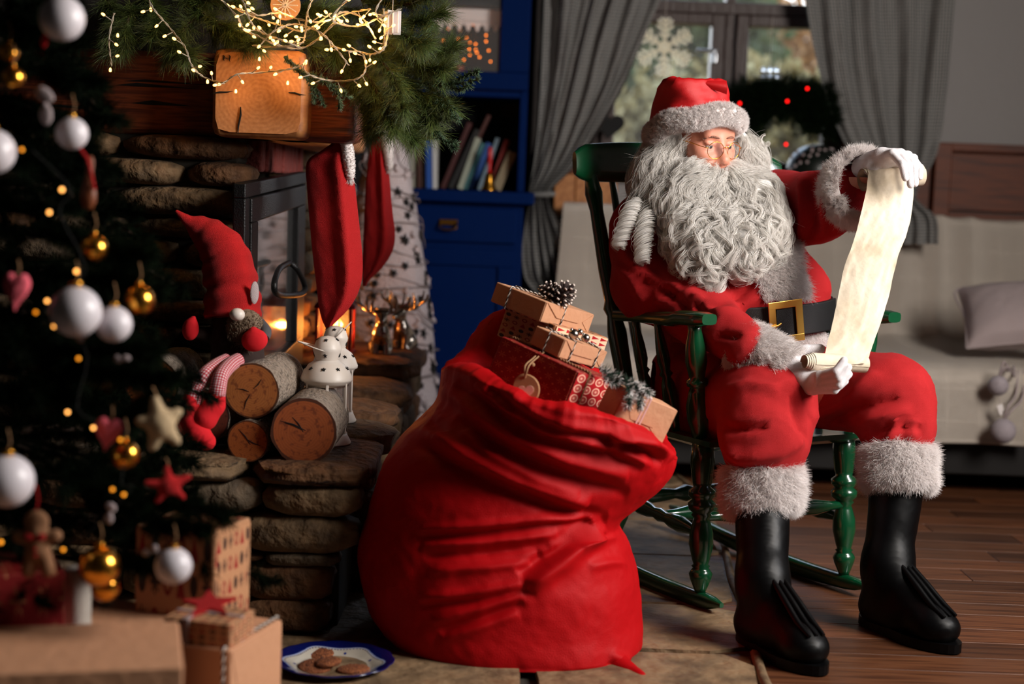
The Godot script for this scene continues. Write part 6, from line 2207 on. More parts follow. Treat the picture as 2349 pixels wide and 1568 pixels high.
func build_hat(t: Node3D, o: Transform3D) -> void:
	var tilt := head_basis * Basis(Vector3.RIGHT, deg_to_rad(-25.0))
	var c := hd(-0.016, 0.031, 0.0)
	var pts := PackedVector3Array()
	var rows := 15
	for r in rows:
		var f := r / (rows - 1.0)
		var b := head_basis * Basis(Vector3.RIGHT, deg_to_rad(lerpf(-25.0, -6.0, minf(f * 1.6, 1.0))))
		var cen := c + (head_basis * Vector3(-0.028 * f, 0.0, -0.012 * sin(f * PI) + 0.026 * f)) + Vector3.UP * 0.125 * f
		var rx := lerpf(0.107, 0.083, pow(f, 1.3)) + 0.004 * sin(f * 9.0)
		var rz := lerpf(0.107, 0.045, pow(f, 1.7))
		var pw := lerpf(2.0, 3.2, f)
		for k in 49:
			var a := TAU * (k % 48) / 48.0
			var e := Vector2(cos(a), sin(a))
			var m := pow(pow(absf(e.x), pw) + pow(absf(e.y), pw), -1.0 / pw)
			var p := cen + b * Vector3(e.x * m * rx, 0, e.y * m * rz)
			p += (b * Vector3(e.x, 0, e.y)) * (0.006 * noise.get_noise_3d(e.x * 2.0, f * 3.0, e.y * 2.0 + 5.0) - 0.004 * exp(-pow((a - 1.15) / 0.05, 2.0)))
			if f > 0.85: p += Vector3.UP * 0.006 * noise.get_noise_2d(a * 2.0, 3.0)
			pts.append(p)
	# close the top: sink a little towards a folded seam
	for ring in [[0.86, 0.004], [0.55, -0.001], [0.2, -0.006], [0.01, -0.006]]:
		var last := pts.slice((rows - 1) * 49, rows * 49)
		var cen := Vector3.ZERO
		for k in 48: cen += last[k] / 48.0
		for k in 49: pts.append(cen.lerp(last[k], ring[0]) + Vector3.UP * ring[1])
	var mb := MB.new()
	mb.grid(rows + 4, 49, pts, true)
	var hat := part("hat", mb.mesh(), mats.hat_velvet, t, o)
	# the folded-over corner of the hat on the right
	var fold := MB.new()
	var fp := PackedVector3Array()
	for r in 9:
		for k in 9:
			var u := r / 8.0
			var v := k / 8.0
			var q := at(lerpf(1612, 1668, u), lerpf(184, lerpf(196, 216, u), v), 3.925)
			fp.append(q + Vector3(0, 0, 0.014 * sin(PI * v) * (0.3 + 0.7 * u) - 0.010 * u * u - 0.01 * (1.0 - u)))
	fold.grid(9, 9, fp)
	part("fold", fold.mesh(), mats.hat_velvet, hat)
	# fur brim
	pts = PackedVector3Array()
	for r in 65:
		var a := TAU * (r % 64) / 64.0
		var u := Vector3(cos(a), 0, sin(a))
		for k in 15:
			var g := TAU * (k % 14) / 14.0
			pts.append(c + tilt * (u * (0.112 + 0.018 * cos(g)) + Vector3.UP * (0.025 * sin(g) + 0.004 * sin(a * 5.0))))
	mb = MB.new()
	mb.grid(65, 15, pts, true)
	mb.outward(func(p: Vector3) -> Vector3:
		var u := tilt.inverse() * (p - c)
		return c + tilt * (Vector3(u.x, 0, u.z).normalized() * 0.112))
	var brim := part("fur_brim", mb.mesh(), mats.fur_base, hat)
	copies("fur", tuft(0.0095, 0.004, 20, 0.00042, 0.7), mats.white_fur, fur_places(mb, 4200, Vector3(0, -0.5, 0)), brim)


# ---------------------------------------------------------------- hair and beard
func strand(mb: MB, p: PackedVector3Array, r0: float) -> void:
	var b := mb.v.size()
	var n := p.size()
	var x := Vector3(0.3, 0.2, 0.9)
	for k in n:
		var t := (p[mini(k + 1, n - 1)] - p[maxi(k - 1, 0)]).normalized()
		x = (x - t * x.dot(t)).normalized()
		var y := t.cross(x)
		var r := r0 * (1.0 - 0.75 * pow(float(k) / (n - 1), 3.0))
		for s in 3:
			var a := TAU * s / 3.0
			var nn := x * cos(a) + y * sin(a)
			mb.v.append(p[k] + nn * r); mb.n.append(nn); mb.uv.append(Vector2.ZERO); mb.c.append(Color.WHITE)
	for k in n - 1:
		for s in 3:
			var a := b + k * 3 + s
			var e := b + k * 3 + (s + 1) % 3
			mb.i.append_array(PackedInt32Array([a, a + 3, e, e, a + 3, e + 3]))


func lock(mb: MB, path: PackedVector3Array, wide: float, strands: int, thick: float) -> void:
	var n := path.size()
	for s in strands:
		var a := rng.randf() * TAU
		var q := sqrt(rng.randf())
		var ph := rng.randf() * TAU
		var loose := 1.0 if s > 2 else 1.7
		var p := PackedVector3Array()
		var x := Vector3(0.2, 0.3, 0.93)
		for k in n:
			var f := float(k) / (n - 1)
			var t := (path[mini(k + 1, n - 1)] - path[maxi(k - 1, 0)]).normalized()
			x = (x - t * x.dot(t)).normalized()
			var y := t.cross(x)
			var w := wide * (0.35 + 0.65 * sin(PI * clampf(f * 0.8 + 0.18, 0.0, 1.0))) * q * loose
			p.append(path[k] + (x * cos(a + f * 1.2) + y * sin(a + f * 1.2)) * w + x * 0.0012 * sin(f * 11.0 + ph))
		strand(mb, p, thick)


func flow_lock(vox: Vox, p0: Vector3, dir: Vector3, len: float, wave: float, curl: float, turns: float, n := 20) -> PackedVector3Array:
	var axis := PackedVector3Array()
	var p := p0
	var d := dir
	for k in n:
		axis.append(p)
		var g := gradient(vox, p)
		d = (d + Vector3(rng.randf_range(-1, 1), rng.randf_range(-1, 1), rng.randf_range(-1, 1)) * 0.12).normalized()
		var tang := (d - g * d.dot(g)).normalized()
		p += tang * len / (n - 1)
		p -= g * clampf(value(vox, p) - 0.004, -0.02, 0.02) * 0.7
	var ph := rng.randf() * TAU
	var sg := 1.0 if rng.randf() < 0.5 else -1.0
	var out := PackedVector3Array()
	for k in n:
		var f := float(k) / (n - 1)
		var t := (axis[mini(k + 1, n - 1)] - axis[maxi(k - 1, 0)]).normalized()
		var g := gradient(vox, axis[k])
		var side := t.cross(g).normalized()
		var c := curl * smoothstep(0.15, 0.8, f)
		out.append(axis[k] + side * (wave * sin(f * 7.0 + ph) + c * sin(sg * TAU * turns * f + ph)) + g * (c * (1.0 + cos(sg * TAU * turns * f + ph)) * 0.75 + 0.003))
	return out


func build_hair(t: Node3D, o: Transform3D) -> void:
	# soft mass of wig and beard
	var vox := field(Vector3(0.25, 0.76, -4.3), Vector3(0.78, 1.24, -3.72), 0.0065)
	vox.ell(hd(0, 0.02, -0.035), head_basis, Vector3(0.095, 0.09, 0.085), 0.03)
	vox.cap(at(1552, 318, 4.02), at(1512, 400, 4.0), 0.046, 0.052, 0.03)
	vox.cap(at(1512, 400, 4.0), at(1480, 475, 3.97), 0.052, 0.036, 0.03)
	vox.cap(at(1530, 330, 4.08), at(1490, 420, 4.08), 0.05, 0.05, 0.03)
	vox.cap(at(1692, 316, 4.10), at(1716, 360, 4.09), 0.026, 0.036, 0.02)
	vox.cap(at(1716, 360, 4.09), at(1728, 425, 4.06), 0.036, 0.034, 0.03)
	# moustache and beard
	vox.cap(hd(-0.004, -0.062, 0.102), hd(-0.06, -0.072, 0.075), 0.018, 0.028, 0.02)
	vox.cap(hd(0.004, -0.062, 0.102), hd(0.06, -0.072, 0.07), 0.018, 0.026, 0.02)
	vox.cap(at(1575, 440, 3.96), at(1735, 445, 3.98), 0.062, 0.058, 0.04)
	vox.cap(at(1550, 480, 3.93), at(1745, 500, 3.93), 0.058, 0.058, 0.04)
	vox.cap(at(1590, 540, 3.87), at(1740, 545, 3.88), 0.062, 0.058, 0.04)
	vox.cap(at(1620, 575, 3.84), at(1700, 575, 3.83), 0.05, 0.05, 0.04)
	vox.cap(at(1612, 600, 3.82), at(1630, 640, 3.81), 0.04, 0.018, 0.03)
	# leave the face free
	vox.ell(hd(0.0, 0.004, 0.095), head_basis, Vector3(0.053, 0.062, 0.06), 0.015, true)
	var mb := meshed(vox, 0.003, 22.0, func(_p: Vector3, _n: Vector3) -> float: return -0.0035)
	var base := part("beard", mb.mesh(), mats.hair_base, t, o)
	var hair: Material = mats.hair
	var roots := fur_places(mb, 2100, Vector3.ZERO)
	for k in 90: roots.append(Transform3D(Basis(), hd(rng.randf_range(-0.045, 0.045), rng.randf_range(-0.086, -0.046), 0.128)))
	var beard := MB.new()
	var wig := MB.new()
	var made := 0
	for r in roots:
		var p: Vector3 = r.origin
		var g := gradient(vox, p)
		if g.z < -0.1: continue
		var q := seen(p)
		var lp := head_basis.inverse() * (p - head_at)
		if absf(lp.x) < 0.05 and lp.y > -0.045 and lp.z > 0.04: continue
		if q.y < 285: continue
		var chin := at(1645, 400, 3.9)
		if q.y > 385 and q.x > 1515 and q.x < 1790 or (q.y > 372 and q.x > 1560 and q.x < 1735):
			var away := p - chin
			var dir := Vector3(away.x * 3.0, -0.75, 0.2).normalized()
			var low := smoothstep(400, 560, q.y)
			if q.y < 412 and lp.z > 0.05:
				dir = (head_basis * Vector3(signf(lp.x) * (1.0 if absf(lp.x) > 0.022 else 0.45), -0.45 if absf(lp.x) > 0.022 else -1.0, 0.0)).normalized()
				lock(beard, flow_lock(vox, p, dir, 0.075, 0.003, 0.002, 1.0, 10), 0.0055, 15, 0.00045)
			else:
				if rng.randf() < 0.3: continue
				lock(beard, flow_lock(vox, p, dir, lerpf(0.10, 0.085, low), 0.009, lerpf(0.006, 0.017, low), rng.randf_range(0.8, 1.6), 18), rng.randf_range(0.005, 0.009), 20, 0.00048)
			made += 1
		else:
			var dir := Vector3(-0.3 if q.x < 1640 else 0.35, -1.0, 0.12).normalized()
			lock(wig, flow_lock(vox, p, dir, 0.12, 0.009, 0.004, 1.3, 13), 0.007, 14, 0.0005)
	part("beard_curls", beard.mesh(), hair, base)
	# ringlets on the left shoulder and loose curls at the ends
	for q in [[[1462, 462, 3.93], [1440, 505, 3.895], [1418, 568, 3.87], 0.0145], [[1492, 470, 3.92], [1478, 535, 3.87], [1474, 602, 3.84], 0.0155]]:
		var ax := line([at(q[0][0], q[0][1], q[0][2]), at(q[1][0], q[1][1], q[1][2]), at(q[2][0], q[2][1], q[2][2])], 40)
		for s in 3:
			var p := PackedVector3Array()
			for k in ax.size():
				var f := float(k) / (ax.size() - 1)
				var tt := (ax[mini(k + 1, ax.size() - 1)] - ax[maxi(k - 1, 0)]).normalized()
				var x := tt.cross(Vector3.BACK).normalized()
				var y := tt.cross(x)
				var a := TAU * (f * 3.3 + s / 3.0)
				p.append(ax[k] + (x * cos(a) + y * sin(a)) * q[3] * (0.55 + 0.45 * minf(1.0, f * 3.0)))
			lock(wig, p, 0.0115, 48, 0.0006)
	for q in [[1806, 500, 3.93, 0.011], [1812, 545, 3.9, 0.009], [1606, 628, 3.8, 0.011], [1660, 612, 3.79, 0.012], [1690, 620, 3.79, 0.009], [1560, 600, 3.81, 0.011], [1545, 570, 3.83, 0.012], [1760, 336, 4.06, 0.008], [1632, 655, 3.795, 0.009], [1590, 655, 3.8, 0.008], [1530, 525, 3.87, 0.013], [1745, 585, 3.83, 0.011]]:
		var c := at(q[0], q[1], q[2])
		var p := PackedVector3Array()
		for k in 22:
			var f := k / 21.0
			var a := 1.2 + TAU * 1.25 * f
			p.append(c + Vector3(cos(a), sin(a), 0.25 * sin(a)) * q[3] * (1.25 - 0.6 * f) + Vector3(-0.01, 0.02, 0) * (1.0 - f))
		lock(wig, p, 0.0035, 14, 0.0006)
	# stray hairs
	for k in 420:
		var r: Transform3D = roots[(k * 37) % roots.size()]
		var q := seen(r.origin)
		if q.y < 300: continue
		var g := gradient(vox, r.origin)
		if g.z < -0.4: continue
		var lp := head_basis.inverse() * (r.origin - head_at)
		if absf(lp.x) < 0.055 and lp.y > -0.05 and lp.z > 0.03: continue
		var p := PackedVector3Array()
		var d := (g + Vector3(rng.randf_range(-1, 1), rng.randf_range(-1, 0.4), rng.randf_range(-0.3, 0.6))).normalized()
		var bend := Vector3(rng.randf_range(-1, 1), rng.randf_range(-1, 0.3), rng.randf_range(-1, 1)) * 0.03
		for j in 9:
			var f := j / 8.0
			p.append(r.origin + d * 0.035 * f + bend * f * f)
		strand(wig, p, 0.0003)
	part("hair", wig.mesh(), hair, base)


# ================================================================ the scroll
func build_scroll() -> void:
	var left := [[1990, 388, 3.786], [1991, 410, 3.769], [1980, 470, 3.753], [1960, 545, 3.725], [1935, 620, 3.696], [1919, 700, 3.657], [1901, 775, 3.606], [1889, 822, 3.567], [1884, 845, 3.545]]
	var right := [[2094, 380, 3.800], [2096, 405, 3.786], [2094, 470, 3.769], [2082, 530, 3.745], [2058, 595, 3.712], [2036, 690, 3.671], [2008, 775, 3.627], [1994, 815, 3.592], [1986, 832, 3.574]]
	var a := []
	var b := []
	for q in left: a.append(at(q[0], q[1], q[2]))
	for q in right: b.append(at(q[0], q[1], q[2]))
	var la := line(a, 8)
	var lb := line(b, 8)
	var pts := PackedVector3Array()
	var cols := 25
	for r in la.size():
		for k in cols:
			var f := k / (cols - 1.0)
			var p := la[r].lerp(lb[r], f)
			var bend := 0.008 * sin(PI * f) * sin(PI * r / (la.size() - 1.0))
			pts.append(p + Vector3(0.4, 0.1, 0.9) * (bend + 0.003 * noise.get_noise_2d(f * 5.0, r * 0.16) + 0.0008 * noise.get_noise_2d(f * 13.0, r * 0.5)))
	var mb := MB.new()
	mb.grid(la.size(), cols, pts)
	var t := thing("scroll", "long blank parchment scroll held between both white gloved hands", "scroll", Vector3.ZERO)
	part("sheet", mb.mesh(), mats.parchment, t)
	# rolled ends: spirals round an axis
	for q in [[[1979, 412, 3.80], [2112, 400, 3.845], 0.0285, 0.0020, 2.6, 0.5], [[1862, 829, 3.555], [1984, 835, 3.605], 0.0215, 0.00155, 4.6, -0.2]]:
		var e0 := at(q[0][0], q[0][1], q[0][2])
		var e1 := at(q[1][0], q[1][1], q[1][2])
		var ax := (e1 - e0).normalized()
		var y := (Vector3.UP - ax * ax.y).normalized()
		var z := ax.cross(y)
		pts = PackedVector3Array()
		var n := int(q[4] * 28)
		for k in n + 1:
			var turn := float(k) / 28.0
			var r: float = q[2] - q[3] * turn
			var g: float = q[5] - TAU * turn * (1.0 if q[2] > 0.025 else -1.0)
			var u := y * sin(g) + z * cos(g)
			var out_: float = 0.0 if q[2] > 0.025 else 0.0048 * turn
			for j in 9:
				pts.append(e0.lerp(e1, j / 8.0) - ax * out_ * (1.0 - j / 8.0) + u * r * (1.0 + 0.02 * noise.get_noise_2d(j * 0.5, k * 0.2)))
		mb = MB.new()
		mb.grid(n + 1, 9, pts)
		part("roll", mb.mesh(), mats.parchment, t)


# ================================================================ the sack of gifts
func table(rows: Array, x: float, col: int) -> float:
	for k in rows.size() - 1:
		if x <= rows[k + 1][0]:
			var f := clampf((x - rows[k][0]) / (rows[k + 1][0] - rows[k][0]), 0.0, 1.0)
			return cubic_interpolate(rows[k][col], rows[k + 1][col], rows[maxi(k - 1, 0)][col], rows[mini(k + 2, rows.size() - 1)][col], f)
	return rows[rows.size() - 1][col]


func build_sack() -> void:
	# outline of the body by height: pixel row, left, right, half depth
	var outline := []
	for q in [[1480, 925, 1468, 0.285], [1462, 905, 1472, 0.295], [1430, 872, 1474, 0.30], [1390, 846, 1470, 0.295], [1300, 824, 1462, 0.29], [1230, 830, 1440, 0.28], [1180, 846, 1418, 0.27], [1130, 858, 1450, 0.27], [1060, 882, 1510, 0.255], [1000, 905, 1530, 0.24], [955, 940, 1530, 0.22], [915, 985, 1520, 0.21], [850, 1000, 1500, 0.20], [700, 1020, 1480, 0.20]]:
		var l := at(q[1], q[0], 3.45)
		var r := at(q[2], q[0], 3.45)
		outline.append([(l.y + r.y) / 2, l.x, r.x, q[3]])
	outline[0][0] = 0.006
	# lip by angle: degrees, pixel x, pixel y, depth
	var lip := []
	for q in [[-20, 1512, 960, 3.60], [0, 1554, 1046, 3.42], [25, 1535, 1030, 3.28], [48, 1480, 992, 3.20], [70, 1400, 958, 3.15], [92, 1300, 944, 3.13], [115, 1195, 914, 3.16], [140, 1105, 872, 3.24], [165, 1040, 846, 3.36], [185, 1012, 846, 3.46], [205, 1062, 796, 3.56], [225, 1100, 738, 3.62], [250, 1165, 708, 3.66], [275, 1270, 770, 3.70], [310, 1400, 860, 3.70], [340, 1512, 960, 3.60], [360, 1554, 1046, 3.42], [380, 1535, 1030, 3.28]]:
		var p := at(q[1], q[2], q[3])
		lip.append([float(q[0]), p.x, p.y, p.z])
	var cols := 361
	var rows := 150
	var pts := PackedVector3Array()
	for r in rows:
		for k in cols:
			var deg := 360.0 * (k % (cols - 1)) / (cols - 1)
			var a := deg_to_rad(deg)
			var lp := Vector3(table(lip, deg, 1), table(lip, deg, 2), table(lip, deg, 3))
			var f := minf(r / 126.0, 1.0)
			var y := f * lp.y
			var l := table(outline, y, 1)
			var rt := table(outline, y, 2)
			var dp := table(outline, y, 3)
			var e := Vector2(cos(a), sin(a))
			var m := pow(pow(absf(e.x), 2.3) + pow(absf(e.y), 2.3), -1.0 / 2.3)
			var body := Vector3((l + rt) / 2 + (rt - l) / 2 * e.x * m, y, -3.45 + dp * e.y * m)
			var top := smoothstep(0.62, 1.0, f)
			var p := body.lerp(Vector3(lp.x, y, lp.z), top)
			if r > 126:
				# over the lip and down inside
				var g := (r - 126) / 23.0
				var cen := Vector3(0.12, lp.y, -3.45)
				var inn := (cen - lp) * Vector3(1, 0, 1)
				inn = inn.normalized()
				p = lp + inn * (0.022 * sin(PI * minf(g * 1.6, 1.0) / 2) + 0.09 * g) + Vector3.UP * (0.012 * sin(PI * minf(g * 2.0, 1.0)) - 0.05 * g * g)
			p.y = maxf(p.y, 0.004)
			pts.append(p)
	# base
	var mb := MB.new()
	mb.grid(rows, cols, pts, true)
	var v2 := func(q: Array) -> Array:
		var out := [q[0], q[1] * 1.3]
		for k in range(2, q.size(), 2): out.append(Vector2(q[k], q[k + 1]))
		return out
	var list := []
	for q in [
		[0.026, 15, 955, 970, 1020, 1015, 1100, 1062, 1190, 1106, 1290, 1142, 1350, 1160], [-0.022, 13, 930, 1000, 1040, 1060, 1150, 1112, 1290, 1168, 1390, 1190],
		[0.016, 11, 1065, 985, 1130, 1040, 1230, 1090, 1330, 1130], [-0.014, 11, 1050, 960, 1130, 1015, 1240, 1070, 1350, 1110, 1440, 1130],
		[0.018, 12, 1020, 890, 1090, 940, 1180, 1000, 1300, 1050, 1440, 1090], [-0.016, 11, 1050, 880, 1130, 940, 1230, 1000, 1360, 1040, 1470, 1070],
		[0.016, 10, 1090, 880, 1160, 935, 1250, 985, 1380, 1020, 1500, 1060], [-0.013, 9, 1120, 890, 1200, 950, 1300, 990, 1420, 1015, 1520, 1050], [0.013, 9, 1150, 890, 1250, 960, 1380, 990, 1500, 1020],
		[0.014, 10, 985, 870, 992, 920, 1010, 965], [-0.02, 12, 985, 972, 1005, 985, 1015, 1000], [0.02, 13, 1400, 1010, 1440, 1000, 1500, 1010, 1545, 1050], [-0.016, 10, 1390, 1040, 1450, 1025, 1520, 1060],
		[0.034, 17, 1210, 1345, 1290, 1285, 1330, 1250, 1375, 1222], [-0.02, 13, 1190, 1318, 1280, 1258, 1320, 1222, 1360, 1200], [0.016, 10, 1240, 1270, 1320, 1228, 1385, 1208],
		[0.010, 8, 960, 1215, 1100, 1205, 1250, 1190, 1380, 1190], [-0.009, 8, 950, 1230, 1100, 1226, 1260, 1208, 1380, 1200], [0.010, 8, 965, 1252, 1120, 1242, 1280, 1222], [-0.009, 8, 970, 1275, 1120, 1268, 1260, 1248], [0.009, 8, 980, 1310, 1120, 1300, 1220, 1290],
		[0.010, 9, 960, 1372, 1080, 1360, 1200, 1338], [-0.009, 8, 960, 1390, 1090, 1378, 1210, 1352], [0.010, 9, 990, 1425, 1100, 1395, 1200, 1360], [0.009, 9, 1010, 1465, 1100, 1435, 1190, 1405], [-0.009, 9, 1010, 1448, 1110, 1416, 1200, 1380],
		[0.009, 8, 1320, 1260, 1380, 1240, 1440, 1225], [0.008, 8, 1350, 1300, 1400, 1290, 1450, 1290], [0.012, 9, 1400, 1500, 1440, 1520, 1470, 1550], [-0.012, 9, 1390, 1530, 1430, 1545, 1465, 1565]]:
		list.append(v2.call(q))
	var fold := folds(list)
	# normals must point outwards for the folds
	for k in mb.v.size():
		var c := Vector3(0.02, mb.v[k].y, -3.45)
		if k < 127 * cols and mb.n[k].dot(mb.v[k] - c) < 0: mb.n[k] = -mb.n[k]
	for k in mb.v.size():
		var r := k / cols
		var fade := 1.0 if r < 123 else maxf(0.0, 1.0 - (r - 123) / 10.0)
		var p := mb.v[k]
		var d: float = fold.call(p, mb.n[k]) * fade
		d += 0.012 * noise.get_noise_3dv(p * 3.5) + 0.002 * noise.get_noise_3dv(p * 9.0)
		if r > 106: d += 0.010 * noise.get_noise_2d((k % cols) * 0.05, 4.0) * (1.0 - absf(r - 126) / 24.0)
		var moved := p + mb.n[k] * d * (1.0 if r > 1 else 0.0)
		moved.y = maxf(moved.y, 0.003)
		pts[k] = moved
	mb = MB.new()
	mb.grid(rows, cols, pts, true)
	var t := thing("gift_sack", "large bulging red velvet sack full of wrapped gifts on the stone floor", "sack", Vector3(0, 0, 0))
	part("cloth", mb.mesh(), mats.sack_velvet, t)
	mb = MB.new()
	mb.fan(pts.slice(0, cols - 1), Vector3.DOWN)
	part("bottom", mb.mesh(), mats.sack_velvet, t)
	part("corner_knot", tube_mesh([at(1420, 1530, 3.24), at(1452, 1545, 3.2), at(1470, 1553, 3.17), at(1476, 1560, 3.16)], [0.03, 0.018, 0.013, 0.011], 14, 6), mats.sack_velvet, t)


# ================================================================ wrapped gifts
func gift(label: String, px: float, py: float, d: float, size: Vector3, yaw: float, roll: float, m: Material, group := "", pitch := 0.0) -> Node3D:
	var b := Basis(Vector3.BACK, deg_to_rad(-roll)) * Basis(Vector3.RIGHT, deg_to_rad(pitch)) * Basis(Vector3.UP, deg_to_rad(yaw))
	var t := thing("gift_box", label, "gift", at(px, py, d), group, b)
	part("wrapped_box", box_mesh(size, 0.003), m, t)
	# folded paper triangles on the two ends
	for s in [-1.0, 1.0]:
		var w := size.z
		var h := size.y
		var k := minf(w * 0.5, h * 0.75)
		for v in [-1.0, 1.0]:
			var mb := MB.new()
			mb.prism(PackedVector2Array([Vector2(v * w / 2 * 0.98, -h / 2 * 0.96), Vector2(v * w / 2 * 0.98, h / 2 * 0.96), Vector2(v * (w / 2 - k), -h * 0.02)]), 0.0012, Transform3D(Basis(Vector3.BACK, Vector3.UP, Vector3.LEFT) if s < 0 else Basis(Vector3.FORWARD, Vector3.UP, Vector3.RIGHT), Vector3(s * (size.x / 2 + 0.0006), 0, 0)))
			part("paper_fold", mb.mesh(), m, t)
		var mb2 := MB.new()
		mb2.prism(PackedVector2Array([Vector2(-w / 2 * 0.96, h / 2 * 0.97), Vector2(w / 2 * 0.96, h / 2 * 0.97), Vector2(w * 0.22, -h * 0.12), Vector2(-w * 0.22, -h * 0.12)]), 0.0012, Transform3D(Basis(Vector3.BACK, Vector3.UP, Vector3.LEFT) if s < 0 else Basis(Vector3.FORWARD, Vector3.UP, Vector3.RIGHT), Vector3(s * (size.x / 2 + 0.0016), 0, 0)))
		part("paper_fold", mb2.mesh(), m, t)
	return t


func tie(t: Node3D, size: Vector3, across: bool, where: float, m: Material, m2: Material = null, r := 0.0016) -> void:
	# twisted string round the box; across: in the plane of x, else of z
	var h := size / 2 + Vector3.ONE * r * 1.4
	var path := [Vector3(where, h.y, -h.z), Vector3(where, h.y, h.z), Vector3(where, -h.y, h.z), Vector3(where, -h.y, -h.z), Vector3(where, h.y, -h.z)] if across else [Vector3(-h.x, h.y, where), Vector3(h.x, h.y, where), Vector3(h.x, -h.y, where), Vector3(-h.x, -h.y, where), Vector3(-h.x, h.y, where)]
	for s in 2:
		var l := PackedVector3Array()
		for k in 4:
			var a: Vector3 = path[k]
			var b: Vector3 = path[k + 1]
			var n := maxi(3, int((b - a).length() / 0.0028))
			var y := (b - a).normalized()
			var u := Vector3.RIGHT if across else Vector3.BACK
			var w := y.cross(u)
			for j in n:
				var g := TAU * (j * 0.17 + s * 0.5)
				l.append(a.lerp(b, float(j) / n) + (u * cos(g) + w * sin(g)) * r * 0.7)
		l.append(l[0])
		var mb := MB.new()
		mb.tube(l, PackedFloat32Array([r * 0.75]), 5, false)
		part("twine", mb.mesh(), m2 if s and m2 else m, t)


func cone_(label: String, p: Vector3, r: float, b: Basis) -> void:
	var t := thing("pine_cone", label, "pine cone", p, "pine cones on the top gift", b)
	var brown := mat("cone_brown", Color(0.16, 0.09, 0.07), 0.8)
	var tip := mat("cone_tip", Color(0.86, 0.80, 0.76), 0.8)
	var mb := MB.new()
	mb.ellipsoid(Transform3D(), Vector3(r * 0.5, r * 0.85, r * 0.5), 8, 12)
	part("core", mb.mesh(), brown, t)
	mb = MB.new()
	var mt := MB.new()
	for k in 46:
		var y := -0.85 + 1.7 * k / 45.0
		var rad := sqrt(1.0 - y * y)
		var a := k * 2.39996
		var u := Vector3(cos(a) * rad, y * 0.9 + 0.25, sin(a) * rad).normalized()
		var q := Vector3(cos(a) * rad * 0.55, y * 0.85, sin(a) * rad * 0.55) * r
		var sb := along(Vector3.ZERO, u, Vector3.UP)
		mb.ellipsoid(Transform3D(sb, q + u * r * 0.30), Vector3(r * 0.19, r * 0.33, r * 0.06), 6, 8)
		mt.ellipsoid(Transform3D(sb, q + u * r * 0.54), Vector3(r * 0.15, r * 0.10, r * 0.075), 5, 8)
	var s := part("scales", mb.mesh(), brown, t)
	s.set_meta("kind", "stuff")
	part("snowy_tips", mt.mesh(), tip, t).set_meta("kind", "stuff")


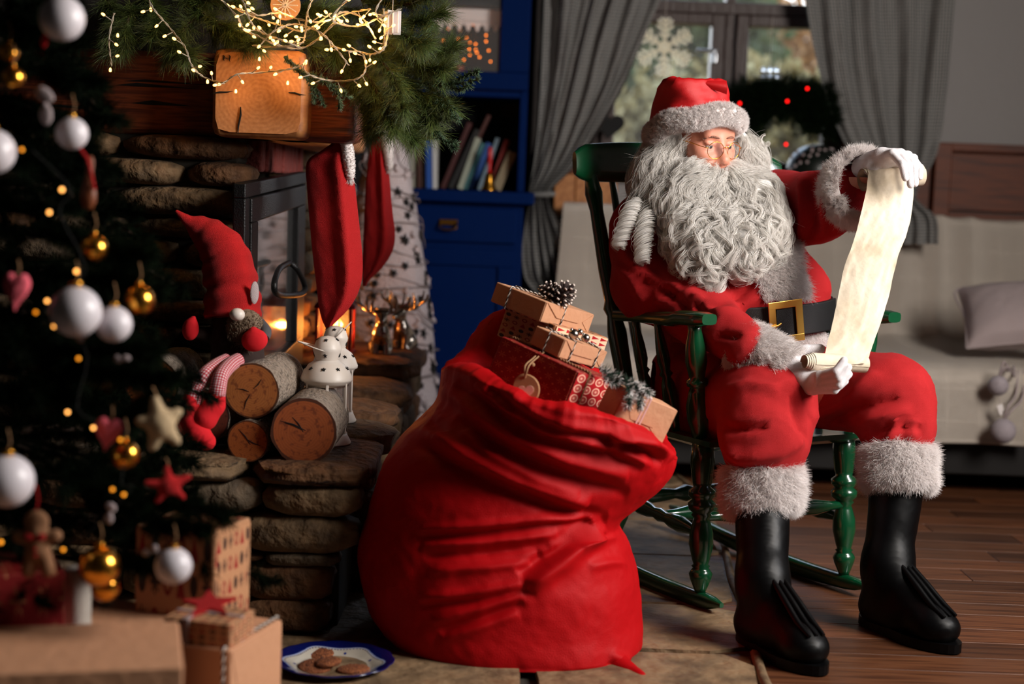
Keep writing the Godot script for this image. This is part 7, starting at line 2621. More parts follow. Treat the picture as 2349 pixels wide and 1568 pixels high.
func build_gifts() -> void:
	var snow := painted(256, func(u: float, v: float) -> Color:
		var c := Color(0.50, 0.025, 0.05)
		var q := Vector2(fposmod(u * 4.0, 1.0) - 0.5, fposmod(v * 4.0, 1.0) - 0.5)
		var a := q.angle()
		var d := q.length()
		if d < 0.34 and absf(sin(a * 3.0)) < 0.10 / maxf(d, 0.05) * 0.35: c = Color(0.74, 0.52, 0.34)
		if absf(d - 0.2) < 0.025 and absf(sin(a * 3.0)) < 0.5: c = Color(0.74, 0.52, 0.34)
		var w := Vector2(fposmod(u * 4.0 + 0.5, 1.0) - 0.5, fposmod(v * 4.0 + 0.5, 1.0) - 0.5)
		if w.length() < 0.08: c = Color(0.7, 0.45, 0.3)
		return c)
	var rings := painted(256, func(u: float, v: float) -> Color:
		var c := Color(0.66, 0.04, 0.09)
		var q := Vector2(fposmod(u * 4.0, 1.0) - 0.5, fposmod(v * 4.0, 1.0) - 0.5)
		var d := q.length()
		if absf(d - 0.36) < 0.06 or d < 0.09 or (d < 0.25 and absf(sin(q.angle() * 4.0)) < 0.35): c = Color(0.92, 0.72, 0.62)
		return c)
	var mix := painted(256, func(u: float, v: float) -> Color:
		var c := Color(0.72, 0.52, 0.37)
		var cell := Vector2i(int(u * 6.0), int(v * 6.0))
		var q := Vector2(fposmod(u * 6.0, 1.0) - 0.5, fposmod(v * 6.0, 1.0) - 0.5)
		var k := posmod(cell.x * 7 + cell.y * 13, 4)
		if k == 0 and q.length() < 0.3: c = Color(0.16, 0.08, 0.07)
		elif k == 1 and absf(q.x) < (0.35 - q.y) * 0.5 and q.y > -0.35 and q.y < 0.35: c = Color(0.55, 0.03, 0.06)
		elif k == 2 and absf(q.length() - 0.25) < 0.07: c = Color(0.5, 0.04, 0.06)
		elif k == 3 and (absf(q.x) < 0.05 or absf(q.y) < 0.05 or absf(absf(q.x) - absf(q.y)) < 0.05) and q.length() < 0.36: c = Color(0.2, 0.1, 0.08)
		return c)
	var trees := painted(256, func(u: float, v: float) -> Color:
		var q := Vector2(fposmod(u * 6.0, 1.0), fposmod(v * 6.0, 1.0))
		return Color(0.68, 0.05, 0.10) if absf(q.x - 0.5) < q.y * 0.42 and q.y < 0.85 else Color(0.92, 0.78, 0.64))
	var m_snow := mat("wrap_red_snow", Color(1, 1, 1), 0.55, {"albedo_texture": snow})
	m_snow.uv1_scale = Vector3(1.6, 1, 1)
	var m_ring := mat("wrap_red_ring", Color(1, 1, 1), 0.55, {"albedo_texture": rings})
	var m_mix := mat("wrap_mixed", Color(1, 1, 1), 0.6, {"albedo_texture": mix})
	var m_tree := mat("wrap_trees", Color(1, 1, 1), 0.6, {"albedo_texture": trees})
	var kraft: Material = mats.kraft
	var grp := "wrapped gifts in the sack"
	# red box at the mouth of the sack
	var sz := Vector3(0.215, 0.094, 0.15)
	var t := gift("red patterned gift box with a wooden heart tag at the mouth of the sack", 1262, 866, 3.38, sz, -37, 19, m_snow, grp)
	part("end_paper", box_mesh(Vector3(0.0016, sz.y - 0.004, sz.z - 0.004), 0.0005), m_ring, t, Transform3D(Basis(), Vector3(sz.x / 2 + 0.0028, 0, 0)))
	tie(t, sz, false, 0.03, mats.jute, null, 0.0024)
	# tag
	var tag_at := at(1207, 893, 3.225)
	var tg := thing("gift_tag", "round wooden slice tag with a pale heart hanging in front of the red gift", "tag", tag_at, "", Basis(Vector3.UP, -0.25) * Basis(Vector3.BACK, 0.1))
	var mb := MB.new()
	var disc := PackedVector2Array()
	for k in 30:
		var a := TAU * k / 30.0
		disc.append(Vector2(cos(a) * 0.0285, sin(a) * 0.0335) * (1.0 + 0.03 * sin(a * 3.0 + 1.0)))
	mb.prism(disc, 0.007, Transform3D(), 0.0012)
	part("slice", mb.mesh(), mat("slice_wood", Color(0.66, 0.48, 0.32), 0.8), tg)
	mb = MB.new()
	mb.prism(heart_poly(0.037), 0.0016, Transform3D(Basis(), Vector3(0, -0.004, 0.0042)))
	part("heart", mb.mesh(), mat("tag_heart", Color(0.86, 0.70, 0.62), 0.8), tg)
	for s in [-1.0, 1.0]:
		part("string", tube_mesh([Vector3(0, 0.025, 0.004), Vector3(0.006 + s * 0.004, 0.05, 0.004), tg.basis.inverse() * (at(1226 + s * 4, 822, 3.30) - tag_at), tg.basis.inverse() * (at(1245 + s * 5, 806, 3.36) - tag_at)], [0.0017], 6, 6), mats.jute, tg)
	mb = MB.new()
	mb.ellipsoid(Transform3D(Basis(), tg.basis.inverse() * (at(1222, 836, 3.275) - tag_at)), Vector3(0.005, 0.005, 0.005), 6, 8)
	part("knot", mb.mesh(), mats.jute, tg)
	# patterned box below the top one
	sz = Vector3(0.15, 0.075, 0.205)
	t = gift("brown gift box printed with dark and red motifs, under the topmost kraft gift", 1268, 772, 3.56, sz, -40, 17, m_mix, grp)
	part("end_paper", box_mesh(Vector3(0.0016, sz.y - 0.004, sz.z - 0.004), 0.0005), m_tree, t, Transform3D(Basis(), Vector3(sz.x / 2 + 0.0028, 0, 0)))
	# top kraft box with pine cones
	sz = Vector3(0.152, 0.047, 0.186)
	t = gift("topmost flat kraft paper gift with striped twine and pine cones", 1245, 706, 3.54, sz, -40, 17, kraft, grp)
	tie(t, sz, false, 0.02, mats.twine, mats.twine_dark)
	tie(t, sz, true, -0.03, mats.twine, mats.twine_dark)
	cone_("pale frosted pine cone on the topmost gift", at(1260, 671, 3.48), 0.021, Basis(Vector3.BACK, 0.5))
	cone_("darker frosted pine cone on the right of the topmost gift", at(1289, 675, 3.47), 0.026, Basis(Vector3.BACK, -0.7) * Basis(Vector3.RIGHT, 0.4))
	# small kraft box with silver balls
	sz = Vector3(0.085, 0.043, 0.165)
	t = gift("small kraft gift with silver baubles lying on the red gift", 1305, 797, 3.42, sz, -40, 20, kraft, grp)
	tie(t, sz, false, 0.045, mats.twine, mats.twine_dark)
	tie(t, sz, false, -0.05, mats.twine, mats.twine_dark)
	tie(t, sz, true, 0.0, mats.twine, mats.twine_dark)
	for q in [[1316, 766, 10.5, "larger silver bauble on the small kraft gift"], [1343, 775, 9, "silver bauble at the right on the small kraft gift"], [1331, 761, 6, "smallest silver bauble at the back of the small kraft gift"]]:
		var r: float = q[2] * 3.39 / F * 1.15
		var bt := thing("bauble", q[3], "bauble", at(q[0], q[1], 3.39), "silver baubles on the gift")
		mb = MB.new()
		mb.ellipsoid(Transform3D(), Vector3(r, r, r), 14, 20)
		part("ball", mb.mesh(), mats.silver, bt)
		mb = MB.new()
		mb.lathe(PackedVector2Array([Vector2(r * 0.3, r * 0.93), Vector2(r * 0.3, r * 1.2), Vector2(0.0001, r * 1.22)]), 10, Transform3D(Basis(Vector3.BACK, 0.5), Vector3.ZERO))
		part("cap", mb.mesh(), mats.chrome, bt)
	# kraft box at the right lip with a snowy sprig
	sz = Vector3(0.068, 0.088, 0.145)
	t = gift("kraft gift with a snowy fir sprig at the right lip of the sack", 1458, 948, 3.29, sz, -62, 23, kraft, grp)
	var rib := mat("ribbon_pink", Color(0.80, 0.62, 0.60), 0.5)
	for s in [0.0, 0.009]:
		part("ribbon", box_mesh(Vector3(sz.x + 0.006, sz.y + 0.006, 0.005), 0.001), rib, t, Transform3D(Basis(), Vector3(0, 0, 0.005 + s)))
	var sp := thing("snowy_sprig", "frosted fir sprig lying on the kraft gift at the lip of the sack", "sprig", at(1440, 890, 3.24))
	var places := []
	var green := []
	for br in [[[1375, 845, 3.3], [1410, 862, 3.26], [1446, 880, 3.24]], [[1446, 880, 3.24], [1470, 890, 3.23], [1486, 902, 3.22]], [[1440, 878, 3.24], [1446, 905, 3.22], [1440, 930, 3.21]], [[1446, 880, 3.24], [1466, 908, 3.22], [1468, 928, 3.21]], [[1400, 858, 3.27], [1395, 872, 3.25], [1420, 880, 3.25]]]:
		var l := line([at(br[0][0], br[0][1], br[0][2]) - sp.position, at(br[1][0], br[1][1], br[1][2]) - sp.position, at(br[2][0], br[2][1], br[2][2]) - sp.position], 10)
		mb = MB.new()
		mb.tube(l, PackedFloat32Array([0.0016]), 5)
		part("stem", mb.mesh(), mats.twig, sp)
		for k in l.size() - 1:
			var dir := (l[k + 1] - l[k]).normalized()
			for j in 4:
				var y := (dir * 0.8 + Vector3(rng.randf_range(-1, 1), rng.randf_range(-1, 1), rng.randf_range(-0.5, 1))).normalized()
				var x := y.cross(Vector3(0.3, 0.5, 0.8)).normalized()
				(green if rng.randf() < 0.35 else places).append(Transform3D(Basis(x, y, x.cross(y)), l[k]))
	copies("snowy_needles", tuft(0.018, 0.002, 5, 0.0011, 0.4), mats.white_fur, places, sp)
	copies("needles", tuft(0.02, 0.002, 5, 0.0009, 0.4), mat("sprig_green", Color(0.1, 0.22, 0.16), 0.6), green, sp)


# ================================================================ stockings, pine branches and lights on the mantel
func stocking(label: String, rows: Array, d: float, thick: float, cuff: Array, hook: Array) -> void:
	var t := thing("stocking", label, "stocking", at(rows[2][1], rows[2][0], d), "red stockings under the mantel")
	var o := t.position
	var pts := PackedVector3Array()
	var fine_rows := []
	for r in rows.size() - 1:
		for j in 5:
			var q := []
			for e in 3: q.append(cubic_interpolate(rows[r][e], rows[r + 1][e], rows[maxi(r - 1, 0)][e], rows[mini(r + 2, rows.size() - 1)][e], j / 5.0))
			fine_rows.append(q)
	fine_rows.append(rows[rows.size() - 1])
	var n := fine_rows.size()
	for r in n:
		var q = fine_rows[r]
		var a := at(q[1], q[0], d)
		var b := at(q[2], q[0], d)
		var th := thick * (0.25 + 0.75 * sin(PI * clampf(r / (n - 1.0) * 0.9 + 0.05, 0, 1)))
		for k in 33:
			var g := TAU * (k % 32) / 32.0
			var e := Vector2(cos(g), sin(g))
			# the widest ridge lies right of the middle, so the cloth turns a corner there
			var x := 0.5 + 0.5 * e.x
			var bulge := e.y * th * (1.0 + 0.8 * exp(-pow((x - 0.74) / 0.15, 2.0)))
			var crease := 0.005 * noise.get_noise_3d(x * 4.0, r * 0.18, signf(e.y) * 3.0)
			pts.append(a.lerp(b, x) + Vector3(0, 0, bulge + crease) - o)
	var mb := MB.new()
	mb.grid(n, 33, pts, true)
	part("sock", mb.mesh(), mats.stocking_felt, t)
	# white fur cuff, folded over the right edge
	mb = MB.new()
	var cp := []
	for q in cuff: cp.append(at(q[0], q[1], d - 0.02) - o)
	var cl := line(cp, 6)
	mb.tube(cl, radii(cuff.map(func(q): return q[2] * d / F), cl.size()), 14, true, 1.6, Vector3.RIGHT)
	var c := part("cuff", mb.mesh(), mats.fur_base, t)
	copies("fur", tuft(0.014, 0.004, 9, 0.0007, 0.6), mats.white_fur, fur_places(mb, 500, Vector3(0, -0.7, 0)), c)
	part("hanging_loop", tube_mesh([at(hook[0], hook[1] + 14, d) - o, at(hook[0] + 4, hook[1], d) - o, at(hook[0] + 1, hook[1] - 16, d) - o], [0.0025], 6, 5), mats.stocking_felt, t)


func needle_run(l: PackedVector3Array, per: int, spread: float, fwd: float, places: Array, cols: PackedColorArray, lo := 0.35, hi := 1.1) -> void:
	for k in l.size() - 1:
		var dir := (l[k + 1] - l[k]).normalized()
		for j in per:
			var r := Vector3(rng.randf_range(-1, 1), rng.randf_range(-1, 1), rng.randf_range(-1, 1)).normalized()
			var y := (dir * fwd + r * spread + Vector3.DOWN * 0.12).normalized()
			var x := y.cross(Vector3(rng.randf(), rng.randf(), rng.randf()) + Vector3(0.01, 0, 0)).normalized()
			var s := rng.randf_range(0.75, 1.15)
			places.append(Transform3D(Basis(x * s, y * s, x.cross(y) * s), l[k].lerp(l[k + 1], rng.randf())))
			var g := rng.randf_range(lo, hi)
			cols.append(Color(g * rng.randf_range(0.8, 1.15), g, g * rng.randf_range(0.7, 1.0)))


func build_mantel_things() -> void:
	stocking("larger red felt stocking hanging from the right end of the dark front beam", [[318, 776, 796], [345, 738, 802], [372, 704, 806], [440, 705, 816], [530, 712, 826], [600, 719, 832], [655, 726, 827], [700, 731, 806], [735, 739, 774], [752, 748, 758]], 4.0, 0.034, [[794, 322, 13], [799, 360, 14], [803, 395, 11], [804, 412, 5]], [790, 318])
	stocking("smaller red felt stocking hanging behind the larger one, beside the starry cone", [[294, 872, 884], [330, 852, 884], [400, 841, 893], [480, 836, 900], [530, 834, 906], [572, 832, 902], [612, 831, 878], [640, 831, 850], [656, 832, 840]], 4.6, 0.03, [[884, 300, 12], [890, 340, 12], [893, 375, 9], [893, 390, 5]], [880, 296])

	# long-needled pine heaped on the mantel
	var o := at(800, 100, 3.85)
	var t := thing("pine_garland", "heap of long needled green pine branches on the mantel, drooping over its right end", "pine branches", o)
	var runs := [
		[[740, 70, 3.9], [850, 150, 3.8], [950, 205, 3.75], [1030, 245, 3.72]], [[770, 100, 3.85], [860, 210, 3.75], [915, 275, 3.7], [945, 318, 3.7]], [[790, 60, 3.9], [900, 110, 3.85], [990, 130, 3.8], [1040, 105, 3.8]],
		[[790, 20, 3.9], [890, 50, 3.85], [960, 50, 3.8], [1010, 30, 3.8]], [[800, 150, 3.8], [830, 220, 3.75], [862, 282, 3.72]], [[820, 120, 3.85], [900, 230, 3.8], [985, 300, 3.78]], [[850, 60, 3.9], [940, 160, 3.85], [1015, 185, 3.8]],
		[[850, 110, 3.75], [905, 180, 3.68], [925, 250, 3.65]], [[880, 90, 3.8], [960, 150, 3.75], [1020, 160, 3.72]], [[830, 0, 3.9], [930, 10, 3.85], [1000, -20, 3.8]], [[840, 170, 3.72], [880, 240, 3.68], [900, 300, 3.66]], [[900, 150, 3.78], [960, 230, 3.74], [990, 275, 3.72]], [[820, 180, 3.78], [845, 250, 3.74], [850, 300, 3.72]], [[870, 30, 3.75], [940, 90, 3.7], [970, 100, 3.7]],
		[[300, 10, 3.75], [290, 60, 3.7], [280, 105, 3.7]], [[330, 30, 3.75], [390, 95, 3.7], [430, 130, 3.68]], [[470, 20, 3.8], [420, 70, 3.72], [390, 125, 3.7]], [[240, -10, 3.75], [262, 50, 3.7], [258, 110, 3.7]], [[560, 30, 3.85], [640, 70, 3.8], [720, 110, 3.76]], [[420, -10, 3.8], [480, 40, 3.75], [550, 80, 3.72]], [[640, 10, 3.85], [720, 50, 3.82], [800, 90, 3.8]], [[380, -20, 3.8], [470, 0, 3.78], [560, 10, 3.75]],
		[[480, 70, 3.78], [540, 95, 3.74], [600, 100, 3.7]], [[700, 20, 3.85], [760, 90, 3.8], [770, 130, 3.76]], [[330, -10, 3.8], [360, 30, 3.74], [350, 80, 3.7]], [[600, -10, 3.86], [680, 20, 3.84], [760, 20, 3.82]]]
	var places := []
	var cols := PackedColorArray()
	for r in runs:
		var pts := []
		for q in r: pts.append(at(q[0], q[1], q[2]) - o)
		var l := line(pts, 7)
		var mb := MB.new()
		mb.tube(l, radii([0.005, 0.004, 0.002], l.size()), 6)
		part("branch", mb.mesh(), mats.twig, t)
		needle_run(l, 9, 0.75, 0.75, places, cols)
	copies("needles", tuft(0.062, 0.004, 9, 0.00055, 0.35), mats.needle_pine, places, t, cols)
	# fir sprigs with short needles
	var k := 0
	for r in [["fir sprig hanging over the end grain of the pale beam", [[[652, 130, 3.69], [690, 165, 3.67], [728, 205, 3.66], [742, 240, 3.66]], [[672, 150, 3.67], [715, 190, 3.66], [722, 230, 3.66]], [[690, 165, 3.67], [750, 185, 3.66], [800, 222, 3.66]], [[730, 180, 3.66], [775, 215, 3.65], [780, 245, 3.65]]]],
			["fir sprig sticking out furthest right from the pine branches", [[[960, 190, 3.74], [1030, 195, 3.72], [1098, 182, 3.7]], [[1030, 195, 3.72], [1070, 172, 3.71], [1098, 165, 3.7]], [[1010, 190, 3.72], [1050, 205, 3.71], [1078, 195, 3.7]]]],
			["fir sprig hanging below the right side of the pine branches", [[[985, 200, 3.74], [1030, 235, 3.72], [1052, 275, 3.7]], [[1000, 230, 3.72], [1035, 250, 3.71], [1040, 268, 3.7]], [[960, 270, 3.73], [1010, 318, 3.71], [1048, 328, 3.7]], [[1000, 300, 3.72], [1030, 330, 3.71], [1045, 340, 3.7]]]]]:
		var so := at(r[1][0][0][0], r[1][0][0][1], r[1][0][0][2])
		var st := thing("fir_sprig", r[0], "fir sprig", so)
		places = []
		cols = PackedColorArray()
		for b in r[1]:
			var pts := []
			for q in b: pts.append(at(q[0], q[1], q[2]) - so)
			var l := line(pts, 9)
			var mb := MB.new()
			mb.tube(l, PackedFloat32Array([0.0016]), 5)
			part("stem", mb.mesh(), mats.twig, st)
			needle_run(l, 6, 1.0, 0.5, places, cols, 0.5, 0.9)
		copies("needles", tuft(0.016, 0.002, 4, 0.0008, 0.25), mat("fir_green", Color(0.3, 0.4, 0.3), 0.5, {"vertex_color_use_as_albedo": true}), places, st, cols)
		k += 1

	# warm string lights
	o = at(700, 80, 3.66)
	t = thing("string_lights", "tangled white wire string lights glowing on the pine branches over the mantel", "string lights", o)
	var strands := [
		[3.64, [338, -10, 352, 20, 388, 62, 424, 108, 440, 150, 470, 178, 514, 191]], [3.66, [514, 191, 545, 170, 600, 166, 660, 159, 690, 150]], [3.62, [690, 150, 712, 172, 760, 185, 815, 182, 838, 160, 830, 122, 800, 118, 760, 106]],
		[3.62, [500, -10, 545, 40, 560, 70, 590, 82, 640, 105, 700, 108, 760, 60, 780, 28, 830, 40, 862, 90]], [3.65, [520, 10, 560, 30, 600, 45, 650, 60, 700, 70, 760, 30]], [3.60, [690, 110, 640, 90, 600, 75, 575, 50, 560, 10, 548, -10]], [3.62, [720, -10, 705, 30, 700, 80, 690, 100, 640, 108, 580, 105]],
		[3.62, [880, -10, 862, 30, 888, 60, 882, 110, 852, 125, 830, 120]], [3.6, [800, -5, 762, 45, 820, 60, 870, 40, 920, 20]], [3.64, [262, 30, 250, 90, 256, 150]], [3.63, [545, 20, 590, 35, 640, 30, 690, 45, 740, 50, 800, 30, 850, 20]], [3.61, [600, 100, 630, 70, 680, 55, 735, 75, 770, 110, 800, 150]], [3.64, [880, 20, 884, 70, 880, 115]]]
	var glow := MB.new()
	glow.lathe(PackedVector2Array([Vector2(0.0001, -0.004), Vector2(0.0028, -0.003), Vector2(0.0032, 0.001), Vector2(0.002, 0.005), Vector2(0.0001, 0.006)]), 8)
	var gm := glow.mesh()
	var n := 0
	for s in strands:
		var pts := []
		for j in range(0, s[1].size(), 2): pts.append(at(s[1][j], s[1][j + 1], s[0] + 0.02 * sin(j * 2.0)) - o)
		var l := line(pts, 8)
		for w in 2:
			var tw := PackedVector3Array()
			for j in l.size(): tw.append(l[j] + Vector3(cos(j * 1.1 + w * PI), sin(j * 1.1 + w * PI), 0.3) * 0.0014)
			var mb := MB.new()
			mb.tube(tw, PackedFloat32Array([0.0013]), 5)
			part("wire", mb.mesh(), mats.wire, t)
		var step := 5
		for j in range(3, l.size(), step):
			var dir := Vector3(rng.randf_range(-1, 1), rng.randf_range(-1, 0.6), rng.randf_range(0.0, 0.8)).normalized()
			var e := l[j] + dir * 0.02
			var mb := MB.new()
			mb.tube(PackedVector3Array([l[j], e]), PackedFloat32Array([0.0012]), 5)
			part("bulb_stem", mb.mesh(), mats.wire, t)
			part("bulb", gm, mats.bulb_glow, t, Transform3D(along(Vector3.ZERO, dir), e + dir * 0.004))
			n += 1
	for q in [[253, 161, 3.64], [270, 82, 3.63], [476, 188, 3.63], [541, 210, 3.685], [595, 136, 3.685], [660, 191, 3.685]]:
		part("bulb", gm, mats.bulb_glow, t, Transform3D(Basis(), at(q[0], q[1], q[2]) - o))
	for q in [[560, 20, 3.64, 0.010], [660, 30, 3.64, 0.012], [760, 40, 3.62, 0.014], [850, 60, 3.6, 0.014], [596, 137, 3.678, 0.0012], [541, 211, 3.678, 0.001], [660, 192, 3.678, 0.0012]]:
		bulb_lamp("string_light_glow", at(q[0], q[1], q[2]) - o, Color(1.0, 0.72, 0.38), q[3], 0.012 if q[3] > 0.01 else 0.003, t)
	# small paper and wood ornaments among the branches
	var pb := thing("paper_bell", "small white pleated paper ornament among the pine branches", "ornament", at(900, 52, 3.66))
	var mb := MB.new()
	for j in 9:
		var a := TAU * j / 9.0
		mb.rbox(Transform3D(Basis(Vector3.UP, a), Vector3(cos(a), 0, -sin(a)) * 0.011), Vector3(0.018, 0.055 - 0.003 * (j % 3), 0.003), 0.001)
	part("pleats", mb.mesh(), mats.white_fur, pb)
	part("thread", tube_mesh([Vector3(0, 0.025, 0), Vector3(0, 0.06, 0)], [0.0008], 4, 2), mats.twine, pb)
	var ws := thing("straw_ornament", "round wooden ornament with a star pattern at the top edge between the lights", "ornament", at(655, 12, 3.74))
	mb = MB.new()
	var disc := PackedVector2Array()
	for j in 24: disc.append(Vector2(cos(TAU * j / 24.0), sin(TAU * j / 24.0)) * 0.036)
	mb.prism(disc, 0.006, Transform3D(), 0.001)
	part("disc", mb.mesh(), mats.jute, ws)
	for j in 6:
		part("ray", box_mesh(Vector3(0.003, 0.06, 0.003), 0.0008), mats.throw, ws, Transform3D(Basis(Vector3.BACK, PI * j / 6.0), Vector3(0, 0, 0.004)))




# ================================================================ the tree in the foreground
func build_tree() -> void:
	var foot := at(-60, 1000, 2.78)
	var t := thing("fir_tree", "dark green decorated fir tree filling the left edge of the picture", "tree", Vector3(foot.x, 0, foot.z))
	var o := t.position
	part("trunk", tube_mesh([Vector3(0, 0.0, 0), Vector3(0, 0.9, 0), Vector3(0, 1.75, 0)], [0.035, 0.026, 0.01], 10, 4), mats.twig, t)
	var places := []
	var cols := PackedColorArray()
	var y := 0.32
	var n := 0
	while y < 1.62:
		var reach := 0.54 * pow((1.78 - y) / 1.4, 0.9)
		for k in 10:
			var a := n * 0.9 + TAU * k / 10.0
			n += 1
			if sin(a) < -0.45 and cos(a) < 0.2: continue
			var r := reach * rng.randf_range(0.72, 1.0)
			var dir := Vector3(cos(a), 0, sin(a))
			var l := line([Vector3(0, y + 0.05, 0), dir * r * 0.5 + Vector3(0, y + 0.04, 0), dir * r + Vector3(0, y - 0.05, 0)], 8)
			var mb := MB.new()
			mb.tube(l, radii([0.008, 0.005, 0.002], l.size()), 5)
			part("branch", mb.mesh(), mats.twig, t)
			needle_run(l, 6, 0.95, 0.6, places, cols, 0.10, 0.30)
			for s: float in [-1.0, 1.0]:
				var side := dir.cross(Vector3.UP) * s
				var m: Vector3 = l[9]
				needle_run(line([m, m + (dir * 0.6 + side * 0.7).normalized() * r * 0.4 + Vector3.DOWN * 0.02], 6), 6, 0.95, 0.6, places, cols, 0.10, 0.30)
		y += 0.075
	# two branches that reach out over the hearth and the gifts
	for q in [[[150, 850, 2.55], [290, 855, 2.5], [395, 870, 2.46]], [[120, 800, 2.6], [260, 800, 2.5], [360, 812, 2.45]], [[200, 1150, 2.6], [380, 1150, 2.5], [520, 1185, 2.42]], [[180, 1100, 2.6], [360, 1190, 2.45], [470, 1215, 2.4]], [[100, 520, 2.6], [220, 560, 2.5], [335, 590, 2.45]], [[120, 620, 2.6], [230, 640, 2.5], [310, 650, 2.45]], [[250, 1280, 2.5], [330, 1290, 2.4], [400, 1300, 2.33]], [[200, 1000, 2.6], [300, 960, 2.5], [345, 920, 2.45]]]:
		var l := line([at(q[0][0], q[0][1], q[0][2]) - o, at(q[1][0], q[1][1], q[1][2]) - o, at(q[2][0], q[2][1], q[2][2]) - o], 9)
		var mb := MB.new()
		mb.tube(l, radii([0.006, 0.004, 0.002], l.size()), 5)
		part("branch", mb.mesh(), mats.twig, t)
		needle_run(l, 9, 0.95, 0.6, places, cols, 0.15, 0.42)
	copies("needles", tuft(0.032, 0.006, 11, 0.0009, 0.5), mats.needle_green, places, t, cols)

	# balls: [x, y, radius px, depth, white?, label]
	var cap := MB.new()
	cap.lathe(PackedVector2Array([Vector2(0.0001, -0.1), Vector2(0.24, -0.1), Vector2(0.24, 0.14), Vector2(0.16, 0.18), Vector2(0.0001, 0.19)]), 16)
	for q in [[142, 42, 51, 2.36, 1, "white matte ball at the top of the tree, right of a red ribbon"], [-16, 347, 51, 2.34, 1, "white matte ball cut off by the left edge, beside a yellow light"], [165, 306, 37, 2.42, 1, "smaller white ball above the brown pear shaped ornament"], [174, 714, 59, 2.3, 1, "largest white matte ball in the middle of the tree"], [261, 743, 42, 2.36, 1, "white ball overlapped on its left by the largest one"], [17, 1102, 62, 2.26, 1, "large white ball low at the left edge of the tree"], [398, 1297, 43, 2.3, 1, "white ball on the lowest branch in front of the tall patterned gift"],
			[20, 122, 22, 2.36, 0, "upper gold ball of the pair at the top left"], [30, 178, 25, 2.35, 0, "lower gold ball of the pair at the top left"], [215, 569, 32, 2.42, 0, "gold ball above the middle of the tree, over the round white light"], [318, 688, 36, 2.42, 0, "gold ball furthest right on the tree, beside the dark fireplace"], [286, 1042, 34, 2.4, 0, "gold ball just below the right pink heart"], [228, 1298, 48, 2.32, 0, "largest gold ball at the bottom of the tree"], [242, 1346, 34, 2.36, 0, "gold ball hanging under the largest gold one"]]:
		var r: float = q[2] * q[3] / F
		var b := thing("tree_ball", q[5], "ornament", at(q[0], q[1], q[3]), "white tree balls" if q[4] else "gold tree balls")
		var mb := MB.new()
		mb.ellipsoid(Transform3D(), Vector3(r, r, r), 20, 30)
		part("ball", mb.mesh(), mats.ball_white if q[4] else mats.gold, b)
		part("cap", cap.mesh(), mats.brass, b, Transform3D(Basis.from_scale(Vector3.ONE * r), Vector3(0, r * 1.02, 0)))
		part("loop", tube_mesh([Vector3(0, r * 1.15, 0), Vector3(0.004, r * 1.2 + 0.012, 0), Vector3(0, r * 1.2 + 0.03, 0)], [0.0009], 5, 4), mats.jute, b)
	# hearts with ribbed knit
	var pink := mat("heart_knit", Color(0.90, 0.38, 0.44), 0.9)
	for q in [[38, 662, 33, 52, 2.32, -0.05, "pink knitted heart at the left edge of the tree"], [248, 990, 33, 47, 2.36, -0.15, "pink knitted heart above the gold ball, right of a small light"]]:
		var hb := thing("heart_ornament", q[6], "ornament", at(q[0], q[1], q[4]), "knitted hearts", Basis(Vector3.BACK, q[5]))
		var w: float = q[2] * q[4] / F
		var h: float = q[3] * q[4] / F
		var poly := heart_poly(2.0, 40)
		var pts := PackedVector3Array()
		for s in 9:
			var e := -1.0 + s / 4.0
			var k := pow(maxf(0.0, 1.0 - pow(absf(e), 2.2)), 0.5) * 0.98 + 0.02
			for j in 41:
				var v := poly[j % 40]
				pts.append(Vector3(v.x * w * k, v.y * h * k, e * w * 0.55 + 0.0012 * sin(v.x * 26.0) * k))
		var mb := MB.new()
		mb.grid(9, 41, pts, true)
		part("body", mb.mesh(), pink, hb)
		part("loop", tube_mesh([Vector3(0, h * 0.6, 0), Vector3(0.003, h * 0.9, 0), Vector3(0, h * 1.3, 0)], [0.001], 5, 4), mats.jute, hb)
	# cream star wound with yarn, red felt star
	for q in [[368, 972, 46, 58, 2.36, 0.22, 0.014, mat("yarn_cream", Color(0.72, 0.62, 0.48), 0.9), "cream yarn star hanging in front of the log pile"], [387, 1112, 52, 42, 2.4, 0.12, 0.008, mats.gnome_felt, "red felt star on the low branch below the logs"]]:
		var st := thing("star_ornament", q[8], "ornament", at(q[0], q[1], q[4]), "", Basis(Vector3.UP, 0.35) * Basis(Vector3.BACK, q[5]))
		var w: float = q[2] * q[4] / F * 1.1
		var h: float = q[3] * q[4] / F * 1.1
		var vox := field(Vector3(-w - 0.02, -h - 0.02, -0.03), Vector3(w + 0.02, h + 0.02, 0.03), 0.0032)
		for k in 5:
			var a := PI / 2 + TAU * k / 5.0
			vox.cap(Vector3.ZERO, Vector3(cos(a) * w * 0.9, sin(a) * h * 0.9, 0), q[6] * 1.25, q[6] * 0.55, 0.008)
		var mb := meshed(vox, 0.0, 8.0, func(p: Vector3, _n: Vector3) -> float: return 0.0009 * sin(p.length() * 1500.0) if q[6] > 0.01 else 0.0)
		part("body", mb.mesh(), q[7], st)
		part("loop", tube_mesh([Vector3(0, h * 0.9, 0), Vector3(0.003, h * 1.1, 0), Vector3(0, h * 1.4, 0)], [0.0012], 5, 4), mats.jute, st)
	# gingerbread figure
	var g := thing("gingerbread_ornament", "felt gingerbread figure with a red bow above the dark red gift", "ornament", at(86, 1245, 2.3), "", Basis(Vector3.BACK, 0.05))
	var vox := field(Vector3(-0.05, -0.06, -0.03), Vector3(0.05, 0.06, 0.03), 0.0032)
	vox.ell(Vector3(0, 0.032, 0), Basis(), Vector3(0.019, 0.019, 0.009), 0.006)
	vox.cap(Vector3(0, 0.016, 0), Vector3(0, -0.01, 0), 0.013, 0.015, 0.008)
